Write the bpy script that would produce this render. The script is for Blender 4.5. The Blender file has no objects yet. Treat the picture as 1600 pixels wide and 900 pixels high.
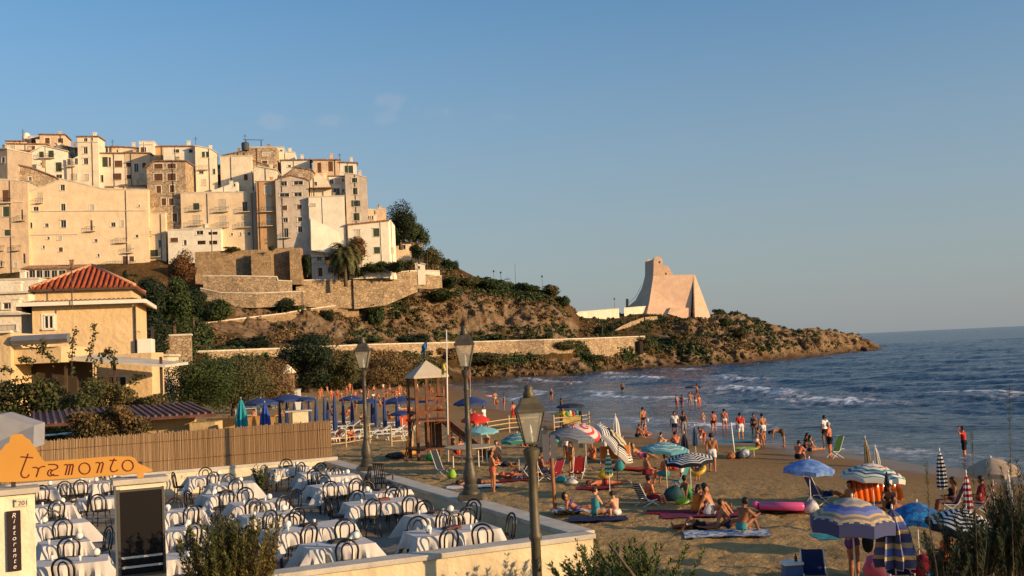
import bpy,math,random
import numpy as np
from mathutils import Vector,Matrix,noise as MN
C=bpy.context.scene.collection
S=bpy.context.scene
R=math.radians
F,ROLL,PITCH,CAMZ=1700.0,R(2.65),R(3.23),6.6
cR,sR,cP,sP=math.cos(ROLL),math.sin(ROLL),math.cos(PITCH),math.sin(PITCH)
# camera
cam=bpy.data.objects.new('camera',bpy.data.cameras.new('camera'));C.objects.link(cam)
cam.data.sensor_width=36;cam.data.lens=36*F/1600
cam.data.clip_start=0.2;cam.data.clip_end=90000
right=Vector((cR,sR*sP,-sR*cP));up=Vector((sR,-cR*sP,cR*cP));fw=Vector((0,cP,sP))
M=Matrix.Identity(4)
for i in range(3):
 M[i][0],M[i][1],M[i][2]=right[i],up[i],-fw[i]
M[2][3]=CAMZ
cam.matrix_world=M
S.camera=cam
# light
SUN_EL,SUN_AZ=R(12.5),math.atan2(0.90,-0.43)
wd=bpy.data.worlds.new('World');S.world=wd;wd.use_nodes=True
nt=wd.node_tree;nt.nodes.clear()
sky=nt.nodes.new('ShaderNodeTexSky');sky.sky_type='NISHITA';sky.sun_disc=False
sky.sun_elevation=SUN_EL;sky.sun_rotation=SUN_AZ
sky.altitude=0;sky.air_density=1.0;sky.dust_density=1.0;sky.ozone_density=3.2
bg=nt.nodes.new('ShaderNodeBackground');bg.inputs[1].default_value=0.122
wo=nt.nodes.new('ShaderNodeOutputWorld')
hs=nt.nodes.new('ShaderNodeHueSaturation');hs.inputs['Saturation'].default_value=1.13
tint=nt.nodes.new('ShaderNodeMix');tint.data_type='RGBA';tint.blend_type='MULTIPLY'
tint.inputs[0].default_value=1.0;tint.inputs[7].default_value=(1.27,1.28,1.22,1)
nt.links.new(sky.outputs[0],hs.inputs['Color']);nt.links.new(hs.outputs[0],tint.inputs[6])
tcw=nt.nodes.new('ShaderNodeTexCoord');sz_=nt.nodes.new('ShaderNodeSeparateXYZ');nt.links.new(tcw.outputs['Generated'],sz_.inputs[0])
hz=nt.nodes.new('ShaderNodeMapRange');hz.inputs['From Min'].default_value=-.02;hz.inputs['From Max'].default_value=.40;hz.inputs['To Min'].default_value=.80;hz.inputs['To Max'].default_value=0.0
hz.interpolation_type='SMOOTHSTEP';nt.links.new(sz_.outputs[2],hz.inputs[0])
hm=nt.nodes.new('ShaderNodeMix');hm.data_type='RGBA';hm.inputs[7].default_value=(2.25,2.42,2.66,1)
nt.links.new(hz.outputs[0],hm.inputs[0]);nt.links.new(tint.outputs[2],hm.inputs[6])
last=hm.outputs[2]
wn=nt.nodes.new('ShaderNodeTexNoise');wn.inputs['Scale'].default_value=42;wn.inputs['Detail'].default_value=6;nt.links.new(tcw.outputs['Generated'],wn.inputs['Vector'])
for cx_,cy_,cw_,ch_,st_ in((414,188,30,12,1.0),(508,189,22,11,.8),(600,156,24,12,1.0),(606,184,18,14,.8),(692,172,32,14,.85),(783,182,18,10,.35)):
 u_=(cx_-800)/F;v_=(450-cy_)/F;x_=u_*cR+v_*sR;y_=-u_*sR+v_*cR
 dv=Vector((x_,cP-y_*sP,sP+y_*cP)).normalized()
 sb=nt.nodes.new('ShaderNodeVectorMath');sb.operation='SUBTRACT';nt.links.new(tcw.outputs['Generated'],sb.inputs[0]);sb.inputs[1].default_value=dv
 sc_=nt.nodes.new('ShaderNodeVectorMath');sc_.operation='MULTIPLY';nt.links.new(sb.outputs[0],sc_.inputs[0]);sc_.inputs[1].default_value=(F/cw_,F/cw_,F/ch_)
 ln=nt.nodes.new('ShaderNodeVectorMath');ln.operation='LENGTH';nt.links.new(sc_.outputs[0],ln.inputs[0])
 ad=nt.nodes.new('ShaderNodeMath');ad.operation='MULTIPLY_ADD';nt.links.new(wn.outputs[0],ad.inputs[0]);ad.inputs[1].default_value=-3.6;nt.links.new(ln.outputs['Value'],ad.inputs[2])
 mr_=nt.nodes.new('ShaderNodeMapRange');mr_.inputs['From Min'].default_value=-1.7;mr_.inputs['From Max'].default_value=-.75;mr_.inputs['To Min'].default_value=.13*st_;mr_.inputs['To Max'].default_value=0;mr_.interpolation_type='SMOOTHSTEP'
 nt.links.new(ad.outputs[0],mr_.inputs[0])
 cm=nt.nodes.new('ShaderNodeMix');cm.data_type='RGBA';cm.inputs[7].default_value=(4.3,3.9,3.9,1);nt.links.new(mr_.outputs[0],cm.inputs[0]);nt.links.new(last,cm.inputs[6]);last=cm.outputs[2]
nt.links.new(last,bg.inputs[0]);nt.links.new(bg.outputs[0],wo.inputs[0])
sl=bpy.data.lights.new('sun','SUN');sl.energy=5.0;sl.angle=R(0.5);sl.color=(1.0,0.69,0.38)
sun=bpy.data.objects.new('sun',sl);C.objects.link(sun)
SD=Vector((math.sin(SUN_AZ)*math.cos(SUN_EL),math.cos(SUN_AZ)*math.cos(SUN_EL),math.sin(SUN_EL)))
sun.rotation_euler=SD.to_track_quat('Z','Y').to_euler()
S.view_settings.view_transform='Standard';S.view_settings.look='None'
S.view_settings.gamma=1;S.view_settings.exposure=0.20
S.cycles.max_bounces=5;S.cycles.diffuse_bounces=2;S.cycles.glossy_bounces=3
S.cycles.transparent_max_bounces=6;S.cycles.caustics_reflective=False;S.cycles.caustics_refractive=False
S.cycles.sample_clamp_indirect=4
try:
 S.cycles.use_denoising=True
except Exception:pass
# helpers
def ray(px,py):
 u=(px-800)/F;v=(450-py)/F
 x=u*cR+v*sR;y=-u*sR+v*cR
 return Vector((x,cP-y*sP,sP+y*cP))
def P(px,py,Y):
 d=ray(px,py);t=Y/d.y
 return Vector((d.x*t,Y,CAMZ+d.z*t))
def PZ(px,py,z):
 d=ray(px,py);t=(z-CAMZ)/d.z
 return Vector((d.x*t,d.y*t,z))
def tag(o,label=None,cat=None,group=None,kind=None):
 if label:o['label']=label
 if cat:o['category']=cat
 if group:o['group']=group
 if kind:o['kind']=kind
 return o
def empty(name,loc=(0,0,0),rz=0.0,label=None,cat=None,group=None,scale=1.0,rot=None):
 o=bpy.data.objects.new(name,None);C.objects.link(o)
 o.location=loc;o.rotation_euler=rot if rot else(0,0,rz);o.scale=(scale,)*3
 return tag(o,label,cat,group)
def link(name,me,mat=None,parent=None,loc=None,rot=None,smooth=None):
 o=bpy.data.objects.new(name,me);C.objects.link(o)
 if mat is not None and len(me.materials)==0:
  for m in(mat if isinstance(mat,(list,tuple))else[mat]):me.materials.append(m)
 if parent:o.parent=parent
 if loc is not None:o.location=loc
 if rot is not None:o.rotation_euler=rot
 if smooth:me.shade_smooth()
 return o
def copy_tree(o,parent=None):
 c=o.copy();C.objects.link(c);c.parent=parent
 for ch in list(o.children):copy_tree(ch,c)
 return c
def npmesh(name,V,faces,smooth=False):
 """V (n,3) array, faces (m,k) int array of equal-size polygons"""
 V=np.asarray(V,dtype=np.float32);Fc=np.asarray(faces,dtype=np.int32)
 me=bpy.data.meshes.new(name);k=Fc.shape[1]
 me.vertices.add(len(V));me.vertices.foreach_set('co',V.ravel())
 me.loops.add(Fc.size);me.loops.foreach_set('vertex_index',Fc.ravel())
 me.polygons.add(len(Fc));me.polygons.foreach_set('loop_start',np.arange(0,Fc.size,k,dtype=np.int32))
 me.polygons.foreach_set('loop_total',np.full(len(Fc),k,dtype=np.int32))
 me.update(calc_edges=True)
 if smooth:me.shade_smooth()
 return me
class MB:
 def __init__(s):s.v=[];s.f=[];s.m=[];s.mi=0;s.T=None
 def add(s,vs,fs):
  b=len(s.v)
  if s.T is not None:vs=[s.T@Vector(p)for p in vs]
  s.v+=[tuple(p)for p in vs];s.f+=[tuple(b+i for i in f)for f in fs];s.m+=[s.mi]*len(fs)
  return s
 def box(s,c,d,rz=0.0,taper=1.0):
  x,y,z=d[0]/2,d[1]/2,d[2]/2;ca,sa=math.cos(rz),math.sin(rz);vs=[]
  for k,t in((-1,1),(1,taper)):
   for a,b in((-1,-1),(1,-1),(1,1),(-1,1)):
    X,Y=a*x*t,b*y*t
    vs.append((c[0]+X*ca-Y*sa,c[1]+X*sa+Y*ca,c[2]+k*z))
  return s.add(vs,[(0,3,2,1),(4,5,6,7),(0,1,5,4),(1,2,6,5),(2,3,7,6),(3,0,4,7)])
 def bar(s,a,b,w,h=None):
  """rectangular bar between two points"""
  a=Vector(a);b=Vector(b);d=(b-a).normalized();h=h or w
  r=d.cross(Vector((0,0,1)))
  r=Vector((1,0,0))if r.length<1e-4 else r.normalized()
  u=r.cross(d);vs=[]
  for p in(a,b):
   for i,j in((-1,-1),(1,-1),(1,1),(-1,1)):vs.append(p+r*i*w/2+u*j*h/2)
  return s.add(vs,[(0,3,2,1),(4,5,6,7),(0,1,5,4),(1,2,6,5),(2,3,7,6),(3,0,4,7)])
 def tube(s,pts,r,n=6,cap=True):
  pts=[Vector(p)for p in pts];rs=r if isinstance(r,(list,tuple))else[r]*len(pts)
  vs=[];fs=[];N=len(pts);pr=None
  for i,p in enumerate(pts):
   d=(pts[min(i+1,N-1)]-pts[max(i-1,0)])
   d=d.normalized()if d.length>1e-9 else Vector((0,0,1))
   if pr is None:
    q=Vector((0,0,1))if abs(d.z)<.9 else Vector((1,0,0));pr=d.cross(q).normalized()
   else:
    pr=pr-d*pr.dot(d);pr=pr.normalized()if pr.length>1e-6 else d.orthogonal().normalized()
   w=d.cross(pr)
   for k in range(n):
    a=2*math.pi*k/n;vs.append(p+(pr*math.cos(a)+w*math.sin(a))*rs[i])
  for i in range(N-1):
   for k in range(n):
    fs.append((i*n+k,i*n+(k+1)%n,(i+1)*n+(k+1)%n,(i+1)*n+k))
  if cap:fs.append(tuple(range(n-1,-1,-1)));fs.append(tuple((N-1)*n+k for k in range(n)))
  return s.add(vs,fs)
 def lathe(s,prof,n=16,c=(0,0,0),phase=0.0):
  vs=[];fs=[]
  for r,z in prof:
   for k in range(n):
    a=2*math.pi*k/n+phase;vs.append((c[0]+r*math.cos(a),c[1]+r*math.sin(a),c[2]+z))
  for i in range(len(prof)-1):
   for k in range(n):fs.append((i*n+k,i*n+(k+1)%n,(i+1)*n+(k+1)%n,(i+1)*n+k))
  fs.append(tuple(range(n-1,-1,-1)));fs.append(tuple((len(prof)-1)*n+k for k in range(n)))
  return s.add(vs,fs)
 def ball(s,c,r,n=10,sc=(1,1,1)):
  pr=[];h=n//2+1
  vs=[];fs=[]
  for i in range(h):
   t=math.pi*(i+.02)/(h-1+.04)
   for k in range(n):
    a=2*math.pi*k/n
    vs.append((c[0]+r*sc[0]*math.sin(t)*math.cos(a),c[1]+r*sc[1]*math.sin(t)*math.sin(a),c[2]-r*sc[2]*math.cos(t)))
  for i in range(h-1):
   for k in range(n):fs.append((i*n+k,i*n+(k+1)%n,(i+1)*n+(k+1)%n,(i+1)*n+k))
  fs.append(tuple(range(n-1,-1,-1)));fs.append(tuple((h-1)*n+k for k in range(n)))
  return s.add(vs,fs)
 def prism(s,poly,a,b):
  """poly: list of 3D points (planar); extruded by vector b-a"""
  d=Vector(b)-Vector(a);n=len(poly);vs=[Vector(p)for p in poly]+[Vector(p)+d for p in poly]
  return s.add(vs,[tuple(range(n)),tuple(range(2*n-1,n-1,-1))]+[(i,i+n,(i+1)%n+n,(i+1)%n)for i in range(n)])
 def build(s,name,mat=None,parent=None,smooth=False,loc=None,rot=None,bevel=0,auto=None):
  me=bpy.data.meshes.new(name);me.from_pydata(s.v,[],s.f)
  for m in(mat if isinstance(mat,(list,tuple))else[mat]):
   if m:me.materials.append(m)
  if max(s.m or[0])>0:me.polygons.foreach_set('material_index',s.m)
  me.update()
  o=link(name,me,None,parent,loc,rot)
  if smooth:me.shade_smooth()
  if auto:
   me.shade_smooth();me.set_sharp_from_angle(angle=R(auto))
  if bevel:
   md=o.modifiers.new('bevel','BEVEL');md.width=bevel;md.segments=2;md.limit_method='ANGLE'
  return o
# materials
MATS={}
def mat(name,col,rough=0.8,var=0.0,scale=2.0,bump=0.0,bscale=20.0,metal=0.0,spec=0.3,col2=None,island=0.0,emit=None,coords='Object',det=6):
 if name in MATS:return MATS[name]
 m=bpy.data.materials.new(name);m.use_nodes=True;t=m.node_tree;b=t.nodes['Principled BSDF']
 b.inputs['Roughness'].default_value=rough;b.inputs['Metallic'].default_value=metal
 b.inputs['Specular IOR Level'].default_value=spec
 b.inputs['Base Color'].default_value=(*col,1)
 tc=t.nodes.new('ShaderNodeTexCoord')
 src=None
 if var>0 or col2:
  n=t.nodes.new('ShaderNodeTexNoise');n.inputs['Scale'].default_value=scale;n.inputs['Detail'].default_value=det
  n.inputs['Roughness'].default_value=.62
  t.links.new(tc.outputs[coords],n.inputs['Vector'])
  rp=t.nodes.new('ShaderNodeValToRGB');rp.color_ramp.elements[0].position=.34;rp.color_ramp.elements[1].position=.68
  c2=col2 or tuple(min(1,c*(1+var))for c in col);c1=col if col2 else tuple(c*(1-var)for c in col)
  rp.color_ramp.elements[0].color=(*c1,1);rp.color_ramp.elements[1].color=(*c2,1)
  t.links.new(n.outputs['Fac'],rp.inputs[0]);src=rp.outputs[0]
 if island>0:
  g=t.nodes.new('ShaderNodeNewGeometry');h=t.nodes.new('ShaderNodeHueSaturation')
  mr=t.nodes.new('ShaderNodeMapRange');mr.inputs['To Min'].default_value=1-island;mr.inputs['To Max'].default_value=1+island
  t.links.new(g.outputs['Random Per Island'],mr.inputs[0]);t.links.new(mr.outputs[0],h.inputs['Value'])
  mr2=t.nodes.new('ShaderNodeMapRange');mr2.inputs['To Min'].default_value=.5-island*.05;mr2.inputs['To Max'].default_value=.5+island*.05
  t.links.new(g.outputs['Random Per Island'],mr2.inputs[0]);t.links.new(mr2.outputs[0],h.inputs['Hue'])
  if src:t.links.new(src,h.inputs['Color'])
  else:h.inputs['Color'].default_value=(*col,1)
  src=h.outputs[0]
 if src:t.links.new(src,b.inputs['Base Color'])
 if bump>0:
  n2=t.nodes.new('ShaderNodeTexNoise');n2.inputs['Scale'].default_value=bscale;n2.inputs['Detail'].default_value=5
  t.links.new(tc.outputs[coords],n2.inputs['Vector'])
  bp=t.nodes.new('ShaderNodeBump');bp.inputs['Strength'].default_value=bump;bp.inputs['Distance'].default_value=1.0/bscale
  t.links.new(n2.outputs['Fac'],bp.inputs['Height']);t.links.new(bp.outputs[0],b.inputs['Normal'])
 if emit:
  b.inputs['Emission Color'].default_value=(*emit[:3],1);b.inputs['Emission Strength'].default_value=emit[3]
 MATS[name]=m
 return m
def leafmat(name,col,col2,island=.45):
 if name in MATS:return MATS[name]
 m=mat(name,col,.65,scale=.6,col2=col2,island=island,spec=.25)
 b=m.node_tree.nodes['Principled BSDF']
 return m
def plaster(name,col,stain=(.30,.22,.14),amt=.45):
 if name in MATS:return MATS[name]
 m=mat(name,col,.9,var=.11,scale=.5,bump=.25,bscale=3.0,spec=.1,coords='Object')
 t=m.node_tree;b=t.nodes['Principled BSDF'];old=b.inputs['Base Color'].links[0].from_socket
 tc=t.nodes.new('ShaderNodeTexCoord');mp=t.nodes.new('ShaderNodeMapping');mp.inputs['Scale'].default_value=(1.0,1.0,.30)
 n=t.nodes.new('ShaderNodeTexNoise');n.inputs['Scale'].default_value=1.0;n.inputs['Detail'].default_value=8;n.inputs['Roughness'].default_value=.7
 t.links.new(tc.outputs['Object'],mp.inputs[0]);t.links.new(mp.outputs[0],n.inputs['Vector'])
 rp=t.nodes.new('ShaderNodeMapRange');rp.inputs['From Min'].default_value=.46;rp.inputs['From Max'].default_value=.72;rp.inputs['To Max'].default_value=amt
 t.links.new(n.outputs['Fac'],rp.inputs[0])
 mx=t.nodes.new('ShaderNodeMix');mx.data_type='RGBA';t.links.new(rp.outputs[0],mx.inputs[0]);t.links.new(old,mx.inputs[6])
 mx.inputs[7].default_value=(*stain,1);t.links.new(mx.outputs[2],b.inputs['Base Color'])
 return m
def stone(name,c1,c2,mortar,sc=1.6):
 if name in MATS:return MATS[name]
 m=bpy.data.materials.new(name);m.use_nodes=True;t=m.node_tree;b=t.nodes['Principled BSDF']
 b.inputs['Roughness'].default_value=.95;b.inputs['Specular IOR Level'].default_value=.1
 tc=t.nodes.new('ShaderNodeTexCoord');mp=t.nodes.new('ShaderNodeMapping');mp.inputs['Scale'].default_value=(sc,sc,sc*1.7)
 v=t.nodes.new('ShaderNodeTexVoronoi');v.inputs['Scale'].default_value=1
 t.links.new(tc.outputs['Object'],mp.inputs[0]);t.links.new(mp.outputs[0],v.inputs['Vector'])
 v2=t.nodes.new('ShaderNodeTexVoronoi');v2.feature='DISTANCE_TO_EDGE';t.links.new(mp.outputs[0],v2.inputs['Vector']);v2.inputs['Scale'].default_value=1
 mx=t.nodes.new('ShaderNodeMix');mx.data_type='RGBA';mx.inputs[6].default_value=(*c1,1);mx.inputs[7].default_value=(*c2,1)
 sp=t.nodes.new('ShaderNodeSeparateColor');t.links.new(v.outputs['Color'],sp.inputs[0]);t.links.new(sp.outputs[0],mx.inputs[0])
 mr=t.nodes.new('ShaderNodeMapRange');mr.inputs['From Max'].default_value=.09;t.links.new(v2.outputs['Distance'],mr.inputs[0])
 m2=t.nodes.new('ShaderNodeMix');m2.data_type='RGBA';m2.inputs[6].default_value=(*mortar,1)
 t.links.new(mr.outputs[0],m2.inputs[0]);t.links.new(mx.outputs[2],m2.inputs[7])
 n=t.nodes.new('ShaderNodeTexNoise');n.inputs['Scale'].default_value=.7;n.inputs['Detail'].default_value=9;n.inputs['Roughness'].default_value=.72;t.links.new(tc.outputs['Object'],n.inputs['Vector'])
 rr=t.nodes.new('ShaderNodeMapRange');rr.inputs['From Min'].default_value=.35;rr.inputs['From Max'].default_value=.62;rr.inputs['To Min'].default_value=.62;rr.inputs['To Max'].default_value=1.2
 t.links.new(n.outputs['Fac'],rr.inputs[0])
 h=t.nodes.new('ShaderNodeHueSaturation');t.links.new(rr.outputs[0],h.inputs['Value']);t.links.new(m2.outputs[2],h.inputs['Color'])
 t.links.new(h.outputs[0],b.inputs['Base Color'])
 bp=t.nodes.new('ShaderNodeBump');bp.inputs['Strength'].default_value=.7;bp.inputs['Distance'].default_value=.12
 t.links.new(mr.outputs[0],bp.inputs['Height']);t.links.new(bp.outputs[0],b.inputs['Normal'])
 MATS[name]=m;return m
# numpy noise
_rng=np.random.default_rng(5)
_perm=_rng.random((256,256))
def vnoise(x,y):
 xi=np.floor(x).astype(int);yi=np.floor(y).astype(int);fx=x-xi;fy=y-yi
 fx=fx*fx*(3-2*fx);fy=fy*fy*(3-2*fy)
 g=lambda a,b:_perm[a&255,b&255]
 return(g(xi,yi)*(1-fx)+g(xi+1,yi)*fx)*(1-fy)+(g(xi,yi+1)*(1-fx)+g(xi+1,yi+1)*fx)*fy
def fbm(x,y,o=4):
 s=0;a=.5;f=1
 for i in range(o):
  s=s+a*vnoise(x*f+17.3*i,y*f+9.1*i);a*=.5;f*=2.03
 return s/(1-.5**o)
def grid_faces(nr,nc):
 i=np.arange(nr-1)[:,None]*nc+np.arange(nc-1)[None,:];i=i.ravel()
 return np.stack([i,i+1,i+nc+1,i+nc],1)
# shore, beach, sea
SHORE_PX=[(1900,772),(1600,742),(1440,727),(1330,706),(1240,695),(1130,690),(1000,672),(900,656),(840,641),(790,626),(750,612),(715,604)]
SH=[PZ(a,b,0)for a,b in SHORE_PX]
shore=np.array([(60,14),(42,30)]+[(p.x,p.y)for p in SH]+[(-22,262),(-60,300)],dtype=float)
def shore_dist(X,Y):
 """signed distance, positive inland"""
 best=np.full(X.shape,1e9);sg=np.ones(X.shape)
 for(ax,ay),(bx,by)in zip(shore[:-1],shore[1:]):
  dx,dy=bx-ax,by-ay;L=dx*dx+dy*dy
  t=np.clip(((X-ax)*dx+(Y-ay)*dy)/L,0,1)
  d=np.hypot(X-ax-t*dx,Y-ay-t*dy)
  cr=dx*(Y-ay)-dy*(X-ax)
  m=d<best;best=np.where(m,d,best);sg=np.where(m,np.sign(cr),sg)
 return best*sg
def beach_base(X,Y):
 d=shore_dist(X,Y)
 z=np.where(d<0,d*.05,1.15*(1-np.exp(-np.clip(d,0,None)/17.0)))
 return np.clip(z,-2.5,None),d
def beach_z(x,y):
 z,d=beach_base(np.array([x],float),np.array([y],float));return float(z[0])
def G(px,py):
 """point of the beach seen at that pixel"""
 z=.8
 for i in range(8):
  p=PZ(px,py,z);z=beach_z(p.x,p.y)
 return Vector((p.x,p.y,z))
def sand_z(X,Y):
 z,d=beach_base(X,Y)
 dry=np.clip((d-9)/8,0,1)
 h=(fbm(X*1.9,Y*1.9,3)-.5)*.13+(fbm(X*5.2+40,Y*5.2,2)-.5)*.055
 pits=np.clip(vnoise(X*3.1+7,Y*3.1)-.62,0,1)*-.22
 return z+dry*(h+pits)+(1-dry)*(fbm(X*.5,Y*.5,2)-.5)*.03,d
def add_attr(me,name,arr):
 a=me.attributes.new(name,'FLOAT','POINT');a.data.foreach_set('value',np.asarray(arr,dtype=np.float32).ravel())
m=bpy.data.materials.new('sand');m.use_nodes=True;t=m.node_tree;b=t.nodes['Principled BSDF']
b.inputs['Specular IOR Level'].default_value=.2
tc=t.nodes.new('ShaderNodeTexCoord');n=t.nodes.new('ShaderNodeTexNoise');n.inputs['Scale'].default_value=.8;n.inputs['Detail'].default_value=9;n.inputs['Roughness'].default_value=.7
t.links.new(tc.outputs['Object'],n.inputs[0])
rp=t.nodes.new('ShaderNodeValToRGB');rp.color_ramp.elements[0].position=.3;rp.color_ramp.elements[1].position=.72
rp.color_ramp.elements[0].color=(.30,.185,.070,1);rp.color_ramp.elements[1].color=(.46,.305,.130,1);t.links.new(n.outputs[0],rp.inputs[0])
at=t.nodes.new('ShaderNodeAttribute');at.attribute_name='wet'
mx=t.nodes.new('ShaderNodeMix');mx.data_type='RGBA';mx.inputs[7].default_value=(.225,.115,.030,1)
t.links.new(at.outputs['Fac'],mx.inputs[0]);t.links.new(rp.outputs[0],mx.inputs[6]);t.links.new(mx.outputs[2],b.inputs['Base Color'])
mr=t.nodes.new('ShaderNodeMapRange');mr.inputs['From Min'].default_value=.8;mr.inputs['To Min'].default_value=.95;mr.inputs['To Max'].default_value=.35;t.links.new(at.outputs['Fac'],mr.inputs[0]);t.links.new(mr.outputs[0],b.inputs['Roughness'])
n2=t.nodes.new('ShaderNodeTexNoise');n2.inputs['Scale'].default_value=3.6;n2.inputs['Detail'].default_value=6;n2.inputs['Roughness'].default_value=.62;t.links.new(tc.outputs['Object'],n2.inputs[0])
bp=t.nodes.new('ShaderNodeBump');bp.inputs['Strength'].default_value=.85;bp.inputs['Distance'].default_value=.16;SB=bp
t.links.new(n2.outputs[0],bp.inputs['Height']);t.links.new(bp.outputs[0],b.inputs['Normal'])
inv_=t.nodes.new('ShaderNodeMath');inv_.operation='MULTIPLY_ADD';inv_.inputs[1].default_value=-.8;inv_.inputs[2].default_value=.85;t.links.new(at.outputs['Fac'],inv_.inputs[0]);t.links.new(inv_.outputs[0],SB.inputs['Strength'])
SAND=m
def axis(a,b,s0,g):
 r=[a];s=s0
 while r[-1]<b:r.append(r[-1]+s);s*=g
 return np.array(r)
ys=np.concatenate([[-400,-120,-40,0,10],axis(16,60,.16,1.002),axis(60.4,300,.5,1.02),[360,520]])
xs0=np.arange(-14,26,.17)
xs=np.concatenate([-axis(14.4,420,.4,1.05)[::-1],xs0,axis(26.3,90,.6,1.1)])
X,Y=np.meshgrid(xs,ys)
Z,D=sand_z(X,Y)
me=npmesh('sand',np.stack([X,Y,Z],-1).reshape(-1,3),grid_faces(len(ys),len(xs)),True)
wet=np.clip(1-(D+(fbm(X*.25,Y*.25,3)-.5)*6-3.0)/15.0,0,1);add_attr(me,'wet',wet)
tag(link('sand',me,SAND),kind='structure')
def waves(X,Y,D):
 rng=np.random.default_rng(3);z=np.zeros_like(X)
 dd=-D
 for i in range(26):
  L=1.1*1.17**i;k=2*math.pi/L
  if L>40:break
  a=math.radians(235+rng.normal()*32);amp=.0095*L**.72
  z+=amp*np.sin(k*(X*math.cos(a)+Y*math.sin(a))+rng.random()*6.28+1.2*fbm(X*.05/max(1,L*.15)+i,Y*.05,2))
 shoal=np.clip(dd/30,0.06,1)
 return z*shoal
def breakers(X,Y,D):
 dd=-D;foam=np.zeros_like(X);h=np.zeros_like(X)
 for c,w,hh,thr in((7,2.5,.10,.48),(17,2.6,.20,.46),(30,3.2,.42,.40),(44,3.4,.38,.47),(64,3,.22,.62)):
  cc=c+(fbm(X*.035+c,Y*.035,3)-.5)*16
  gate=np.clip((fbm(X*.045+c*3.1,Y*.045+5,2)-thr)*6,0,1)
  u=(dd-cc)/w
  h+=hh*gate*np.exp(-u*u)
  tail=np.where(u<0,np.exp(-(u/3.2)**2),np.exp(-(u/.55)**2))
  br=fbm(X*1.1+c,Y*1.1,4)
  crest=np.exp(-((dd-cc+w*.3)/(w*.42))**2)
  foam=np.maximum(foam,gate*np.clip(crest*2.2-.1+(br-.5)*1.3,0,1))
  foam=np.maximum(foam,gate*np.clip(tail*.7+(br-.62)*2.6,0,.6)*tail)
 wash=np.exp(-(dd/1.3)**2)*np.clip((fbm(X*.6,Y*.6,3)-.42)*3,0,1)*.5
 caps=np.clip((fbm(X*.11,Y*.3,4)-.77)*8,0,1)*(dd>60)*.5
 lace=np.clip((fbm(X*.55+3,Y*.55,4)-.58)*4,0,1)*np.clip(1-dd/34,0,1)*.20
 lc=np.clip((fbm(X*2.3+5,Y*1.1,4)-.36)*4.2,.12,1)
 return np.clip(np.maximum.reduce([foam*lc,wash,caps,lace]),0,1),h
rows=np.concatenate([axis(24,120,.34,1.0016),axis(120.6,620,.8,1.011)])
us=np.linspace(-.46,.66,620)
U,Y=np.meshgrid(us,rows);X=U*Y
D=shore_dist(X,Y)
fo,h=breakers(X,Y,D)
Z=waves(X,Y,D)+h
me=npmesh('sea',np.stack([X,Y,Z],-1).reshape(-1,3),grid_faces(len(rows),len(us)),True)
add_attr(me,'foam',fo)
add_attr(me,'shallow',np.clip(1+D/28,0,1))
m=bpy.data.materials.new('sea_water');m.use_nodes=True;t=m.node_tree;b=t.nodes['Principled BSDF']
tc=t.nodes.new('ShaderNodeTexCoord');at=t.nodes.new('ShaderNodeAttribute');at.attribute_name='foam'
a2=t.nodes.new('ShaderNodeAttribute');a2.attribute_name='shallow'
n=t.nodes.new('ShaderNodeTexNoise');n.inputs['Scale'].default_value=.05;n.inputs['Detail'].default_value=7;t.links.new(tc.outputs['Object'],n.inputs[0])
rp=t.nodes.new('ShaderNodeValToRGB');rp.color_ramp.elements[0].color=(.004,.022,.062,1);rp.color_ramp.elements[1].color=(.008,.036,.082,1)
rp.color_ramp.elements[0].position=.35;rp.color_ramp.elements[1].position=.65;t.links.new(n.outputs[0],rp.inputs[0])
m0=t.nodes.new('ShaderNodeMix');m0.data_type='RGBA';m0.inputs[7].default_value=(.050,.066,.070,1);t.links.new(a2.outputs['Fac'],m0.inputs[0]);t.links.new(rp.outputs[0],m0.inputs[6])
mx=t.nodes.new('ShaderNodeMix');mx.data_type='RGBA';mx.inputs[7].default_value=(.86,.84,.82,1)
t.links.new(at.outputs['Fac'],mx.inputs[0]);t.links.new(m0.outputs[2],mx.inputs[6]);t.links.new(mx.outputs[2],b.inputs['Base Color'])
mr=t.nodes.new('ShaderNodeMapRange');mr.inputs['To Min'].default_value=.16;mr.inputs['To Max'].default_value=.9;t.links.new(at.outputs['Fac'],mr.inputs[0]);t.links.new(mr.outputs[0],b.inputs['Roughness'])
mp=t.nodes.new('ShaderNodeMapping');mp.inputs['Scale'].default_value=(.5,1,1);mp.inputs['Rotation'].default_value=(0,0,.5)
t.links.new(tc.outputs['Object'],mp.inputs[0])
hsum=None
for sc,w in((.09,1.1),(.35,.55),(1.3,.26),(4.5,.07)):
 n2=t.nodes.new('ShaderNodeTexNoise');n2.inputs['Scale'].default_value=sc;n2.inputs['Detail'].default_value=3;t.links.new(mp.outputs[0],n2.inputs[0])
 mu=t.nodes.new('ShaderNodeMath');mu.operation='MULTIPLY_ADD';mu.inputs[1].default_value=w;mu.inputs[2].default_value=0
 t.links.new(n2.outputs[0],mu.inputs[0])
 if hsum:t.links.new(hsum,mu.inputs[2])
 hsum=mu.outputs[0]
bp=t.nodes.new('ShaderNodeBump');bp.inputs['Strength'].default_value=.9;bp.inputs['Distance'].default_value=1.0
t.links.new(hsum,bp.inputs['Height']);t.links.new(bp.outputs[0],b.inputs['Normal'])
b.inputs['IOR'].default_value=1.22;b.inputs['Specular IOR Level'].default_value=.2
SEA=m
tag(link('sea',me,SEA),kind='structure')
mb=MB()
y0=float(rows[-1])-.5
for(a,bb,c,d)in[((-.46*y0,y0),(.66*y0,y0),(60000,85000),(-60000,85000)),((.655*y0,y0),(.655*24,24),(60000,24),(60000,85000))]:
 mb.add([(*a,-.02),(*bb,-.02),(*c,-.02),(*d,-.02)],[(0,1,2,3)])
tag(mb.build('far_sea',SEA),kind='structure')
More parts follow.
